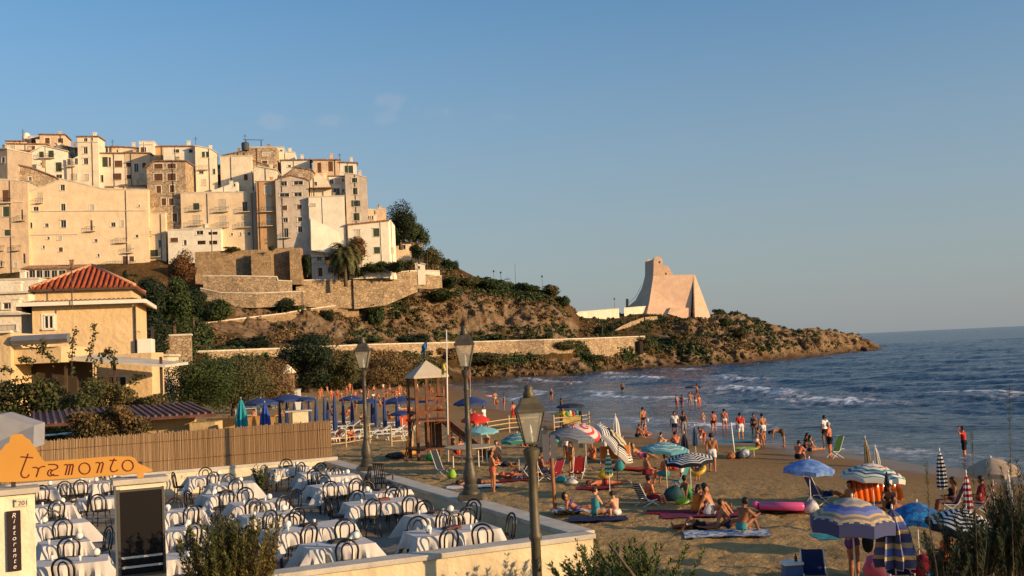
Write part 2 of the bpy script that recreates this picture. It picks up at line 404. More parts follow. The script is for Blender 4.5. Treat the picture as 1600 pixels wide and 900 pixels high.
# headland terrain (lofted)
COLS=[(1380,[547,546.8,546.5,546,545.5,545.2,545],[410,412,414,417,420,424,428]),(1340,[549,543,538,534,530,527,523],[398,401,404,407,410,414,420]),(1300,[553,545,538,532,527,522,517],[372,375,378,382,387,393,402]),(1262,[557,547,540,533,526,519,513],[345,348,351,355,361,369,378]),(1238,[559,549,541,534,528,522,517],[332,335,338,343,349,357,366]),(1200,[563,553,543,533,523,514,505],[314,317,320,326,334,344,356]),(1150,[567,556,544,530,516,503,489],[301,304,308,315,325,337,352]),(1112,[570,558,545,530,517,503,491],[295,298,302,310,320,333,350]),(1075,[572,560,548,531,519,506,493],[290,293,297,306,318,332,350]),(1035,[574,558,542,529,519,506,491],[288,292,297,305,316,330,348]),(1008,[576,554,531,527,516,503,489],[287,292,294,301,312,326,345]),(950,[580,560,534,531,520,506,491],[272,281,284,291,303,320,342]),(905,[585,563,536,533,521,507,495],[257,268,271,278,290,305,322]),(888,[586,564,537,534,508,488,474],[257,266,269,276,287,296,305]),(860,[588,564,539,535,498,471,456],[252,262,265,272,284,293,302]),(800,[591,565,542,538,490,460,444],[248,260,263,270,283,292,303]),(740,[593,566,545,541,487,450,431],[244,254,257,264,278,290,304]),(690,[597,566,545,541,490,446,405],[232,245,248,256,272,284,306]),(640,[601,564,543,539,495,458,385],[212,232,237,245,262,277,306]),(580,[604,562,545,541,500,466,335],[200,220,226,234,252,266,303]),(500,[608,566,547,543,505,468,290],[190,208,213,220,240,256,303]),(420,[612,572,549,545,505,455,262],[180,195,200,208,228,247,303]),(330,[617,577,551,547,508,455,256],[170,185,189,196,216,240,300]),(250,[622,583,557,552,515,445,255],[160,172,177,184,206,236,300]),(100,[632,592,566,561,520,440,248],[150,162,168,174,200,236,300]),(-150,[645,604,580,575,530,450,250],[150,160,166,172,198,236,300]),]
cols=COLS[::-1];cpx=np.array([c[0]for c in cols],float)
cpy=np.array([c[1]for c in cols],float);cY=np.array([c[2]for c in cols],float)
NPX,NR=900,110
pxs=np.linspace(-150,1380,NPX)
rowp=np.linspace(0,6,NR)
def interp_cols(T,px):return np.stack([np.interp(px,cpx,T[:,j])for j in range(T.shape[1])],1)
py6=interp_cols(cpy,pxs);Y6=interp_cols(cY,pxs)
PYc=np.stack([np.interp(rowp,range(7),py6[i])for i in range(NPX)]);YYc=np.stack([np.interp(rowp,range(7),Y6[i])for i in range(NPX)])
PX=np.repeat(pxs[:,None],NR,1)
u=(PX-800)/F;v=(450-PYc)/F
dx=u*cR+v*sR;dyv=-u*sR+v*cR
dY=cP-dyv*sP;dZ=sP+dyv*cP;tt=YYc/dY
TX,TY,TZ=dx*tt,YYc.copy(),CAMZ+dZ*tt
rr=np.repeat(rowp[None,:],NPX,0)
far=np.clip((PX-1010)/60,0,1)
cliff=np.exp(-((rr-4.0)/.9)**2)*np.clip((PX-250)/200,0,1)*np.clip((915-PX)/30,0,1)
foot=np.exp(-((rr-.5)/.55)**2)
town=np.clip((600-PX)/80,0,1)*np.clip(rr-4.6,0,1)
amp=np.maximum.reduce([cliff*1.0,foot*.75*np.clip((PX-560)/160,0,1),far*.95,.16+0*rr])*(1-town*.9)
edge=np.clip(rr/.25,0,1)*np.where(PX>900,np.clip((6.25-rr)/.8,.35,1),1)
amp=amp*edge*np.clip((1382-PX)/25,0,1)
disp=np.zeros_like(TX);hd=np.zeros_like(TX)
for i in range(NPX):
 for j in range(NR):
  a=amp[i,j]
  if a<.02:continue
  p=Vector((TX[i,j],TY[i,j],TZ[i,j]))
  q=p*.16;q.z*=.7
  vd=MN.voronoi(q)[0]
  f=(vd[1]-vd[0])*1.6+(MN.noise(p*.09))*1.4+MN.noise(p*.55)*.55+(.5-abs(MN.noise(Vector((p.x*.34,p.y*.2,p.z*.16))))*2.2)*.45+MN.noise(p*1.5)*.25
  disp[i,j]=a*f
TY2=TY-disp*1.9;TZ2=TZ+disp*.75;TX2=TX+disp*.25*np.sin(TY*.4)
def row(k,dyy,dz,zabs=None):
 x,y,z=TX2[:,k].copy(),TY2[:,k].copy()+dyy,TZ2[:,k].copy()
 z=z+dz if zabs is None else np.full_like(z,zabs)
 return np.stack([x*(y/TY2[:,k]),y,z],1)
front=[row(0,-2.5,0,-2.5)]
back=[row(-1,6,-1.0),row(-1,30,-6),row(-1,70,0,-2)]
main=[np.stack([TX2[:,j],TY2[:,j],TZ2[:,j]],1)for j in range(NR)]
V=np.stack(front+main+back,0).reshape(-1,3)
me=npmesh('headland',V,grid_faces(NR+4,NPX),True)
rk=np.clip(np.maximum(cliff*1.15,np.maximum(far*.9,foot*.8*np.clip((PX-620)/160,0,1))),0,1).T
wetr=np.clip(1-(TZ2.T-.2)/2.2,0,1)
pad=lambda a,f,b:np.concatenate([np.repeat(a[:1]*f,1,0),a,np.repeat(a[-1:]*b,3,0)],0)
add_attr(me,'rock',pad(rk,1,1));add_attr(me,'wetrock',pad(wetr,1,0))
m=bpy.data.materials.new('headland');m.use_nodes=True;t=m.node_tree;b=t.nodes['Principled BSDF'];b.inputs['Specular IOR Level'].default_value=.1;b.inputs['Roughness'].default_value=.95
def N(t,k,**kw):
 n=t.nodes.new(k)
 for a,v in kw.items():setattr(n,a,v)
 return n
tc=N(t,'ShaderNodeTexCoord')
def noi(sc,det=8,ro=.6):
 n=N(t,'ShaderNodeTexNoise');n.inputs['Scale'].default_value=sc;n.inputs['Detail'].default_value=det;n.inputs['Roughness'].default_value=ro
 t.links.new(tc.outputs['Object'],n.inputs[0]);return n.outputs[0]
def ramp(src,els):
 r=N(t,'ShaderNodeValToRGB');t.links.new(src,r.inputs[0])
 while len(r.color_ramp.elements)<len(els):r.color_ramp.elements.new(.5)
 for e,(p,c)in zip(r.color_ramp.elements,els):e.position=p;e.color=(*c,1)
 return r.outputs[0]
def mixc(fac,a,c):
 x=N(t,'ShaderNodeMix');x.data_type='RGBA'
 t.links.new(fac,x.inputs[0]);t.links.new(a,x.inputs[6])
 if isinstance(c,tuple):x.inputs[7].default_value=(*c,1)
 else:t.links.new(c,x.inputs[7])
 return x.outputs[2]
soil=ramp(noi(.12),[(.32,(.050,.048,.016)),(.46,(.13,.075,.028)),(.6,(.20,.11,.042)),(.75,(.085,.065,.02))])
rock=ramp(noi(.45,10,.7),[(.3,(.13,.075,.038)),(.45,(.27,.17,.09)),(.6,(.40,.28,.17)),(.8,(.52,.40,.27))])
orange=ramp(noi(.10,4),[(.55,(0,0,0)),(.72,(1,1,1))])
ax=N(t,'ShaderNodeMath',operation='MULTIPLY');t.links.new(orange,ax.inputs[0]);ax.inputs[1].default_value=.5
rock=mixc(ax.outputs[0],rock,(.36,.17,.06))
at=N(t,'ShaderNodeAttribute');at.attribute_name='rock'
m1=N(t,'ShaderNodeMath',operation='MULTIPLY_ADD');t.links.new(at.outputs['Fac'],m1.inputs[0]);m1.inputs[1].default_value=1.0
n3=noi(.22,8,.65);m2=N(t,'ShaderNodeMapRange');m2.inputs['From Min'].default_value=.35;m2.inputs['From Max'].default_value=.65;m2.inputs['To Min'].default_value=-.5;m2.inputs['To Max'].default_value=.35
t.links.new(n3,m2.inputs[0]);t.links.new(m2.outputs[0],m1.inputs[2])
m3=N(t,'ShaderNodeMapRange');m3.inputs['From Min'].default_value=.25;m3.inputs['From Max'].default_value=.5;t.links.new(m1.outputs[0],m3.inputs[0])
col=mixc(m3.outputs[0],soil,rock)
aw=N(t,'ShaderNodeAttribute');aw.attribute_name='wetrock'
a3=N(t,'ShaderNodeMath',operation='MULTIPLY');t.links.new(aw.outputs['Fac'],a3.inputs[0]);a3.inputs[1].default_value=.75
col=mixc(a3.outputs[0],col,(.045,.030,.018));t.links.new(col,b.inputs['Base Color'])
bp=N(t,'ShaderNodeBump');bp.inputs['Strength'].default_value=1.0;bp.inputs['Distance'].default_value=1.9
t.links.new(noi(.8,9,.7),bp.inputs['Height']);t.links.new(bp.outputs[0],b.inputs['Normal'])
HEADLAND=m
tag(link('headland',me,m),kind='structure')
def terr(px,row_):
 """terrain point at pixel column px and loft row 0..6"""
 i=int(np.clip(np.searchsorted(pxs,px),0,NPX-1));j=int(np.clip(round(row_/6*(NR-1)),0,NR-1))
 return Vector((TX2[i,j],TY2[i,j],TZ2[i,j]))
def tpy(px,py):
 """terrain point seen at pixel (px, py)"""
 i=int(np.clip(np.searchsorted(pxs,px),0,NPX-1));j=int(np.argmin(abs(PYc[i]-py)))
 return Vector((TX2[i,j],TY2[i,j],TZ2[i,j]))
# foliage
def leaf_mesh(name,n,rad,leaf,seed,lumps=9,lumpr=.42,flat=.0,core=.0,up=.0,elong=1.0):
 """cloud of small leaf quads gathered in lumps through an ellipsoid volume"""
 g=np.random.default_rng(seed);rad=np.array(rad,float)
 c=g.normal(size=(lumps,3));c/=np.linalg.norm(c,axis=1)[:,None];c*=(g.random((lumps,1))**.4)*(1-lumpr*.8)
 c[:,2]=np.where(c[:,2]<-.5,c[:,2]*.5,c[:,2])
 ls=lumpr*(0.65+.7*g.random(lumps))
 k=g.integers(0,lumps,n)
 d=g.normal(size=(n,3));d/=np.linalg.norm(d,axis=1)[:,None]
 p=(c[k]+d*ls[k][:,None]*(.45+.62*g.random((n,1))))*rad
 nr=d+g.normal(size=(n,3))*.55;nr[:,2]+=up;nr/=np.linalg.norm(nr,axis=1)[:,None]
 a=np.cross(nr,g.normal(size=(n,3)));a/=np.linalg.norm(a,axis=1)[:,None];bb=np.cross(nr,a)
 s=(leaf*(.6+.8*g.random(n)))[:,None]
 L,W=a*s*elong,bb*s*.5/max(1,elong**.5)
 V=np.stack([p-L,p+W,p+L,p-W],1).reshape(-1,3)
 return npmesh(name,V,np.arange(4*n).reshape(-1,4))
GREEN=leafmat('leaf_green',(.022,.040,.010),(.060,.078,.018))
DARKG=leafmat('leaf_dark',(.010,.020,.008),(.030,.042,.014))
OLIVE=leafmat('leaf_olive',(.060,.062,.022),(.12,.10,.035))
DRY=leafmat('leaf_dry',(.12,.075,.030),(.20,.12,.045))
RUST=leafmat('leaf_rust',(.09,.045,.018),(.17,.065,.022))
BARK=mat('bark',(.13,.09,.06),.95,var=.4,scale=3,bump=.6,bscale=6)
BUSHES=[leaf_mesh('bush_leaves',3400,(1.18,1.18,.98),.085,10+i,lumps=10+2*i,lumpr=.4)for i in range(4)]
def bush(px,py,w,h,m,label,cat='bush',name='bush',group=None,at=None,twigs=True,seed=0):
 """bush whose base centre is seen at (px, py); w, h in metres"""
 p=at if at is not None else tpy(px,py)
 e=empty(name,p,random.Random(int(px*7+py)).random()*6,label,cat,group)
 me=BUSHES[int(px+py+seed)%4]
 o=bpy.data.objects.new('foliage',me.copy()if False else me);C.objects.link(o);o.parent=e
 if not me.materials:me.materials.append(m)
 o.material_slots[0].link='OBJECT';o.material_slots[0].material=m
 o.scale=(w/2,w/2,h/1.6);o.location=(0,0,h*.46)
 if twigs:
  mb=MB()
  for k in range(3):
   a=k*2.1+px;mb.tube([(0,0,-.4),(.08*w*math.cos(a),.08*w*math.sin(a),h*.3),(.2*w*math.cos(a),.2*w*math.sin(a),h*.62)],[.05*w**.5,.04*w**.5,.015],5)
  mb.build('stem',BARK,e)
 return e
def tree(at,w,h,trunk_h,m,label,cat='tree',name='tree',seed=1,n=6000,leaf=.22,lumps=16,group=None,lean=0.0):
 e=empty(name,at,0,label,cat,group)
 rnd=random.Random(seed);mb=MB();top=Vector((lean,0,trunk_h))
 mb.tube([(0,0,-.6),(.1*lean,.05,trunk_h*.5),top],[.05*w+.06,.035*w+.04,.028*w+.03],8)
 for k in range(6):
  a=k*1.05+rnd.random();q=Vector((math.cos(a)*w*.3,math.sin(a)*w*.3,(h-trunk_h)*(.35+.4*rnd.random())))
  mb.tube([top,top+q*.5+Vector((0,0,.1*h)),top+q],[.02*w+.02,.012*w+.015,.015],5)
 mb.build('trunk',BARK,e,smooth=True)
 me=leaf_mesh('crown',int(n*1.3),(w*.62,w*.62,(h-trunk_h)*.70),leaf,seed,lumps=lumps,lumpr=.38)
 link('crown',me,m,e,loc=(lean,0,trunk_h*.8+(h-trunk_h)*.42))
 return e
g=np.random.default_rng(77);pts=[];mids=[]
n_try=46000
ii=g.integers(0,NPX,n_try);jj=g.integers(1,NR,n_try)
keep=[]
for i,j in zip(ii,jj):
 px,r_=pxs[i],rowp[j]
 if px<200:continue
 pr=.9
 if px<600 and r_>5.0:pr=0
 if 2.7<r_<3.15 and px<1010:pr=0
 if r_<.5:pr*=.15
 if px<330 and 3.2<r_<5.1:pr=1.6
 pr*=1-.5*min(1,cliff[i,j]*1.1)
 if.4<r_<2.0 and 560<px<1010:pr=1.3
 if px>1010:pr*=.95*max(.15,1-(px-1010)/300)*(.25 if r_<1.4 else 1)
 if px>895 and px<1010 and r_>3:pr*=.35
 nz=MN.noise(Vector((TX2[i,j],TY2[i,j],TZ2[i,j]))*.11)
 if g.random()<pr*(0.5+nz*1.6):keep.append((i,j))
K=len(keep);per=26
base=np.array([[TX2[i,j],TY2[i,j],TZ2[i,j]]for i,j in keep])
sz=.35+.75*g.random((K,1,1))**2
d=g.normal(size=(K,per,3));d/=np.linalg.norm(d,axis=2)[...,None];d[...,2]=abs(d[...,2])*.9
p=base[:,None,:]+d*sz*(.5+.5*g.random((K,per,1)))
nr=d+g.normal(size=d.shape)*.5;a=np.cross(nr,g.normal(size=d.shape));a/=np.linalg.norm(a,axis=2)[...,None]
bb=np.cross(nr,a);bb/=np.linalg.norm(bb,axis=2)[...,None];s=.20*(.6+.8*g.random((K,per,1)))*(.6+sz)
V=np.stack([p-a*s,p+bb*s*.6,p+a*s,p-bb*s*.6],2)
kind=np.array([MN.noise(Vector(q)*.07)+.25*(g.random()-.5)-(.16 if rowp[j]>4.7 else 0)-(.5 if pxs[i]<330 and rowp[j]>3.2 else 0)for q,(i,j)in zip(base,keep)])
for nm,sel,mm in(('dry_scrub',kind>.02,DRY),('olive_scrub',(kind<=.02)&(kind>-.16),OLIVE),('green_scrub',kind<=-.16,GREEN)):
 VV=V[sel].reshape(-1,3)
 tag(link(nm,npmesh(nm,VV,np.arange(len(VV)).reshape(-1,4)),mm),{'dry_scrub':'dry brown scrub covering the slopes of the headland','olive_scrub':'olive coloured low scrub growing between the cliff rocks','green_scrub':'green ground cover in patches on the headland slopes'}[nm],'ground cover',kind='stuff')
# masonry walls along polylines
STONE=stone('old_stone',(.33,.215,.115),(.45,.31,.175),(.22,.16,.10),2.2)
STONE2=stone('pale_stone',(.38,.265,.155),(.50,.365,.225),(.26,.19,.12),1.2)
COPING=mat('coping',(.62,.54,.42),.9,var=.2,scale=.6)
WHITEW=plaster('white_plaster',(.74,.63,.48),amt=.25)
def wall_line(name,pts,mat_,label,cat='wall',thick=.6,cop=True,copm=None,down=1.5,kind=None):
 """pts: (px, py_top, py_bottom, Y)"""
 e=empty(name,(0,0,0),0,label,cat)
 A=[P(px,a,Y)for px,a,b,Y in pts];B=[P(px,b,Y)for px,a,b,Y in pts]
 mb=MB();mc=MB();n=len(A)
 vs=[]
 for a,b_ in zip(A,B):
  vs+=[a,Vector((a.x,a.y,min(b_.z,a.z-.3)-down)),a+Vector((0,thick,0)),Vector((a.x,a.y+thick,min(b_.z,a.z-.3)-down))]
 fs=[]
 for i in range(n-1):
  k=4*i
  fs+=[(k,k+4,k+5,k+1),(k+2,k+3,k+7,k+6),(k,k+2,k+6,k+4)]
 fs+=[(0,1,3,2),(4*n-4,4*n-2,4*n-1,4*n-3)]
 mb.add(vs,fs);mb.build('masonry',mat_,e)
 if cop:
  vs=[];fs=[]
  for a in A:vs+=[a+Vector((0,-.12,.003)),a+Vector((0,-.12,.25)),a+Vector((0,thick+.1,.25)),a+Vector((0,thick+.1,.003))]
  for i in range(n-1):
   k=4*i
   fs+=[(k,k+4,k+5,k+1),(k+1,k+5,k+6,k+2),(k+2,k+6,k+7,k+3)]
  fs+=[(0,1,2,3),(4*n-1,4*n-2,4*n-3,4*n-4)]
  mc.add(vs,fs);mc.build('coping',copm or COPING,e)
 return e
pw=[(306,550,558,186)]
for px in list(range(330,1010,40))+[1008]:
 i=int(np.searchsorted(pxs,px));i=min(i,NPX-1)
 top=np.interp(px,[330,446,577,700,800,905,1008],[549.5,545,539,536,533,530,526])
 pw.append((px,top,top+np.interp(px,[300,500,620,900,960,1008],[10,10,14,12,22,24]),float(np.interp(2,range(7),Y6[i]))-2.2))
prom=wall_line('promenade_wall',pw,STONE2,'long pale stone promenade wall along the foot of the cliffs',thick=.5)
mb=MB()
for px in(984,999):
 a=P(px,540,289.6);
 mb.tube([a+Vector((0,-.3,-2.4)),a+Vector((0,-.3,1.2))],.9,10)
mb.build('drain_arch',mat('dark_opening',(.03,.022,.015),.9),prom)
rd=[]
for px in range(306,1010,22):
 i=min(int(np.searchsorted(pxs,px)),NPX-1)
 a=Vector((TX2[i,0],0,0))
 t_=np.interp(px,[330,446,577,700,800,905,1008],[549.5,545,539,536,533,530,526])+2.5
 Yw=float(np.interp(2,range(7),Y6[i]))-1.8
 q=P(px,t_,Yw);rd.append((q,q+Vector((q.x/q.y*9,9,0))))
mb=MB();vs=[p_ for ab in rd for p_ in ab];mb.add(vs,[(2*i,2*i+2,2*i+3,2*i+1)for i in range(len(rd)-1)])
tag(mb.build('promenade_road',mat('road',(.22,.18,.14),.9,var=.2)),kind='structure')
up_=[(262,520,527,207),(300,511,520,212),(340,503,513,219),(373,499,509,223),(440,491,503,234),(480,484,497,240),(520,479,490,247),(560,475,484,251)]
wall_line('retaining_wall',up_,STONE,'long sloping stone wall of the upper road under the town',thick=.6)
wall_line('retaining_wall',[(304,394,434,238),(360,391,434,240),(410,390,434,242),(456,386,434,244)],STONE,'tall pitted stone bastion wall below the houses',cop=False,thick=2)
wall_line('retaining_wall',[(392,396,436,238.5),(423,394,436,239.5)],STONE,'square projecting stone buttress with pocked face in the bastion wall',cop=False,thick=3)
wall_line('retaining_wall',[(452,388,434,240.5),(469,387,434,241)],STONE,'narrow stone buttress at the right end of the bastion wall',cop=False,thick=3)
wall_line('retaining_wall',[(317,432,452,234),(370,432,452,235),(432,433,452,237),(434,439,452,237),(455,440,455,238)],STONE2,'low stone terrace wall directly below the bastion',thick=.8)
wall_line('retaining_wall',[(313,451,464,231),(345,458,470,231),(400,459,470,232),(470,456,466,236),(474,457,466,236)],STONE2,'lowest garden terrace wall above the round bushes',thick=.8)
wall_line('garden_wall',[(462,439,468,243),(500,438,470,246),(551,439,472,249)],STONE2,'long stone garden wall left of the palm',thick=.8)
wall_line('garden_wall',[(551.5,430,473,248.5),(600,429,467,251),(640,424,450,254),(651,424,446,256)],STONE2,'tall pale stone garden wall right of the palm',thick=.8)
wall_line('garden_wall',[(651.5,426,441,262),(672,430,442,264),(690,432,440,266)],STONE2,'short stone wall stepping down beside the little white hut',thick=.8)
wall_line('white_wall',[(664,423,431,268),(687,424,432,270)],WHITEW,'short white parapet right of the little white hut',thick=.4)
wall_line('white_wall',[(892,489,497,318),(930,486,493,326),(967,483,489,334)],WHITEW,'long white parapet between the cliff and the tower',thick=.5)
wall_line('white_wall',[(975,482,488,337),(1000,480,486,343),(1013,479,485,346)],WHITEW,'short white parapet touching the foot of the tower',thick=.5)
wall_line('stair_wall',[(952,524,530,302),(960,517,524,306),(970,510,516,311),(985,503,508,317),(1006,496,500,325)],STONE2,'curved stone path wall climbing towards the tower',thick=2.0,cop=False,down=.6)
wall_line('stair_wall',[(1008,495.5,499,326),(1027,494,498,331)],STONE2,'short upper run of the stone path below the tower',thick=2.0,cop=False,down=.6)
# houses
CREAM=plaster('plaster_cream',(.82,.63,.40),(.52,.38,.22),amt=.28);IVORY=plaster('plaster_ivory',(.83,.70,.50),amt=.25)
PEACH=plaster('plaster_peach',(.72,.52,.33),amt=.5);ORANGE=plaster('plaster_orange',(.62,.36,.17),amt=.35)
GREYP=plaster('plaster_grey',(.62,.51,.40),amt=.5);WHITE=plaster('plaster_white',(.84,.75,.58),(.55,.44,.29),amt=.2)
RAW=stone('rubble',(.44,.31,.19),(.60,.45,.29),(.30,.20,.12),1.3)
DARKW=plaster('plaster_shade',(.42,.33,.24),amt=.5)  # darker plaster: the shade on sunless walls and flanks is put into the colour
TILE=mat('roof_tiles_old',(.34,.16,.08),.9,var=.45,scale=1.5,bump=.6,bscale=2.5)
TILEB=mat('roof_tiles_brown',(.26,.15,.09),.9,var=.45,scale=1.5,bump=.6,bscale=2.5)
GLASS=mat('window_dark',(.025,.022,.02),.15,spec=.6)
FRAME=mat('frame_pale',(.70,.62,.50),.7);SURR=mat('surround',(.80,.72,.58),.85);SHG=mat('shutter_green',(.055,.075,.04),.7,var=.3,scale=3)
SHB=mat('shutter_brown',(.15,.065,.03),.7,var=.3,scale=3);SHW=mat('shutter_pale',(.62,.52,.38),.7,var=.1)
IRON=mat('iron',(.05,.04,.035),.6,metal=.3)
class Plane:
 def __init__(s,px,py,Y,yaw):
  s.O=P(px,py,Y);s.u=Vector((math.cos(yaw),math.sin(yaw),0));s.n=Vector((math.sin(yaw),-math.cos(yaw),0));s.yaw=yaw
 def hit(s,px,py):
  d=ray(px,py);c0=Vector((0,0,CAMZ));t=(s.O-c0).dot(s.n)/d.dot(s.n);q=c0+d*t-s.O
  return q.dot(s.u),q.z
 def W(s,u,z,n=0):return Vector((u,-n,z))
def facade(pl,outline,base,wins,rec=.28):
 """front wall mesh with real openings. outline: [(u,z)...] left to right; wins: [(u0,u1,z0,z1)]"""
 us=sorted(set([round(o[0],3)for o in outline]+[round(w,3)for ww in wins for w in ww[:2]]))
 us=[x for x in us if outline[0][0]-1e-3<=x<=outline[-1][0]+1e-3]
 ou=[o[0]for o in outline];oz=[o[1]for o in outline]
 top=lambda x:float(np.interp(x,ou,oz));V=[];Fs=[]
 def q(*p):b_=len(V);V.extend(p);Fs.append((b_,b_+1,b_+2,b_+3))
 for a,c in zip(us[:-1],us[1:]):
  if c-a<1e-3:continue
  ww=sorted([w for w in wins if w[0]<=a+1e-3 and w[1]>=c-1e-3],key=lambda w:w[2]);z=base
  for w in ww:
   if w[2]>z:q((a,0,z),(c,0,z),(c,0,w[2]),(a,0,w[2]))
   z=max(z,w[3])
  q((a,0,z),(c,0,z),(c,0,max(z,top(c))),(a,0,max(z,top(a))))
 for a,c,z0,z1 in wins:
  q((a,0,z0),(a,rec,z0),(a,rec,z1),(a,0,z1));q((c,0,z0),(c,0,z1),(c,rec,z1),(c,rec,z0))
  q((a,0,z0),(c,0,z0),(c,rec,z0),(a,rec,z0));q((a,0,z1),(a,rec,z1),(c,rec,z1),(c,0,z1))
 return V,Fs
def balcony(e,u,z,w,dep=.9,solid=False):
 mb=MB();mb.box((u,-dep/2,z-.08),(w,dep,.14));o=mb.build('balcony',COPING,e)
 rb=MB();h=.95
 for y in(-dep+.04,):
  rb.bar((u-w/2,y,z+h),(u+w/2,y,z+h),.05);n=max(4,int(w/.32))
  for k in range(n+1):x=u-w/2+.03+(w-.06)*k/n;rb.bar((x,y,z),(x,y,z+h),.035)
 for x in(u-w/2+.02,u+w/2-.02):rb.bar((x,-dep+.04,z+h),(x,0,z+h),.05)
 rb.build('railing',IRON,o)
def window(e,kind,u0,u1,z0,z1,rec):
 w,h,cx=u1-u0,z1-z0,(u0+u1)/2;door=kind.startswith('d')or 'k' in kind
 col=SHG if 'g' in kind else SHB if 'b' in kind else SHW if 'l' in kind else None
 mb=MB();t=.07
 mb.mi=1
 if not door:
  for sx in(-1,1):mb.box((cx+sx*(w/2+.09),-.012,(z0+z1)/2),(.16,.05,h+.3))
  mb.box((cx,-.012,z1+.09),(w+.02,.05,.14))
 mb.mi=0
 for c,d in(((u0+t/2,rec-.05,(z0+z1)/2),(t,.06,h)),((u1-t/2,rec-.05,(z0+z1)/2),(t,.06,h)),((cx,rec-.05,z1-t/2),(w-2*t,.06,t)),((cx,rec-.05,z0+t/2),(w-2*t,.06,t)),((cx,rec-.05,(z0+z1)/2),(t*.7,.05,h-2*t))):mb.box(c,d)
 f=mb.build('door' if door else 'window',[FRAME if col is not SHW else COPING,SURR],e)
 p=MB();p.box((cx,rec-.01,(z0+z1)/2),(w,.02,h));p.build('pane',GLASS,f)
 if col is not None and 'o' not in kind:
  s=MB();nsl=max(4,int(h/.16))
  for sx in(-1,1):
   c_=cx+sx*w/4;s.box((c_,.07,(z0+z1)/2),(w/2-.03,.03,h-.03))
   for k in range(nsl):s.box((c_,.045,z0+h*(k+.5)/nsl),(w/2-.12,.03,h/nsl*.45))
  s.build('shutter',col,f)
 if 'o' in kind:
  for sx in(-1,1):
   s=MB();s.box((cx+sx*(w/2+w/4+.03),-.04,(z0+z1)/2),(w/2,.05,h));s.build('shutter',col,f)
 if not door:
  s=MB();s.box((cx,-.06,z0-.05),(w+.24,.2,.1));s.build('sill',COPING,f)
 if 'h' in kind:
  s=MB();s.box((cx,-.05,z1+.14),(w+.5,.22,.12));s.build('lintel',COPING,f)
def house(label,pl,outline,base_py,depth,m,wins=(),roof=None,down=3.0,rec=.28,name='house',cat='house',bal=(),ledges=(),rprise=None,eave=.35,group=None,chim=(),sidewins=()):
 e=empty(name,pl.O,pl.yaw,label,cat,group)
 ol=[pl.hit(*q)for q in outline];base=pl.hit(outline[0][0],base_py)[1]
 W_=[];kinds=[]
 for wn in wins:
  px,py,w,h,k=wn;w,h=(w*1.2,h*1.12)if w<13 else(w,h);u,z=pl.hit(px,py);s=pl.hit(px+1,py)[0]-pl.hit(px,py)[0];v=pl.hit(px,py-1)[1]-z
  W_.append((round(u-w*s/2,3),round(u+w*s/2,3),z-h*v/2,z+h*v/2));kinds.append(k)
 V,Fs=facade(pl,ol,base-down,W_,rec)
 u0,u1=ol[0][0],ol[-1][0];zb=base-down;n=len(ol);b_=len(V)
 rise=rprise if rprise is not None else(0.22*depth if roof in('tile','tileb')else 0)
 V+=[(u,depth,z+rise)for u,z in ol];V+=[(u0,depth,zb),(u1,depth,zb),(u0,0,ol[0][1]),(u0,0,zb),(u1,0,ol[-1][1]),(u1,0,zb)]
 k=b_+n
 Fs+=[(b_,k+2,k+3,k),(b_+n-1,k+1,k+5,k+4),tuple([k+1,k]+list(range(b_,b_+n)))[::-1]]
 f_=len(V);V+=[(u,0,z)for u,z in ol]
 for i in range(n-1):Fs.append((f_+i,f_+i+1,b_+i+1,b_+i))
 me=bpy.data.meshes.new('wall');me.from_pydata(V,[],Fs);link('wall',me,m,e)
 if roof:
  rm={'tile':TILE,'tileb':TILEB,'flat':COPING,'slab':COPING}[roof];th=.22 if roof!='flat' else.3;ov=eave if roof!='flat' else.06
  mb=MB();o2=[(u0-ov,ol[0][1]+.003)]+[(u,z+.003)for u,z in ol[1:-1]]+[(u1+ov,ol[-1][1]+.003)]
  sl_=rise/depth
  f1=[Vector((u,-ov,z-ov*sl_))for u,z in o2];f2=[Vector((u,-ov,z-ov*sl_+th))for u,z in o2]
  b1=[Vector((u,depth+.1,z+rise))for u,z in o2];b2=[Vector((u,depth+.1,z+rise+th))for u,z in o2]
  N_=len(o2);vs=f1+f2+b1+b2;fs=[]
  for i in range(N_-1):
   fs+=[(i,i+1,N_+i+1,N_+i),(N_+i,N_+i+1,3*N_+i+1,3*N_+i),(2*N_+i,3*N_+i,3*N_+i+1,2*N_+i+1),(i,2*N_+i,2*N_+i+1,i+1)]
  fs+=[(0,N_,3*N_,2*N_),(N_-1,3*N_-1,4*N_-1,2*N_-1)]
  mb.add(vs,fs)
  if roof in('tile','tileb'):
   L=u1-u0+2*ov;nt_=max(4,int(L/.45))
   for q in range(nt_):
    u=u0-ov+L*(q+.5)/nt_;z=float(np.interp(u,[o[0]for o in o2],[o[1]for o in o2]))+th
    mb.tube([(u,-ov-.03,z-ov*sl_),(u,depth*.98,z+rise)],.11,5)
  ro=mb.build('roof',rm,e)
  for cu,ch in chim:
   cb=MB();z=float(np.interp(u0+cu*(u1-u0),[o[0]for o in ol],[o[1]for o in ol]))
   x=u0+cu*(u1-u0);cb.box((x,depth*.35,z+ch/2+rise*.35),(.7,.6,ch));cb.box((x,depth*.35,z+ch+rise*.35+.08),(.95,.85,.16));cb.build('chimney',m,ro)
 for(a,c,z0,z1),kd in zip(W_,kinds):
  if kd=='v':continue
  window(e,kd,a,c,z0,z1,rec)
  if 'k' in kd or 'K' in kd:balcony(e,(a+c)/2,z0,(c-a)+1.3)
 for px,py,w in bal:
  u,z=pl.hit(px,py);s=pl.hit(px+1,py)[0]-u;balcony(e,u,z,w*s)
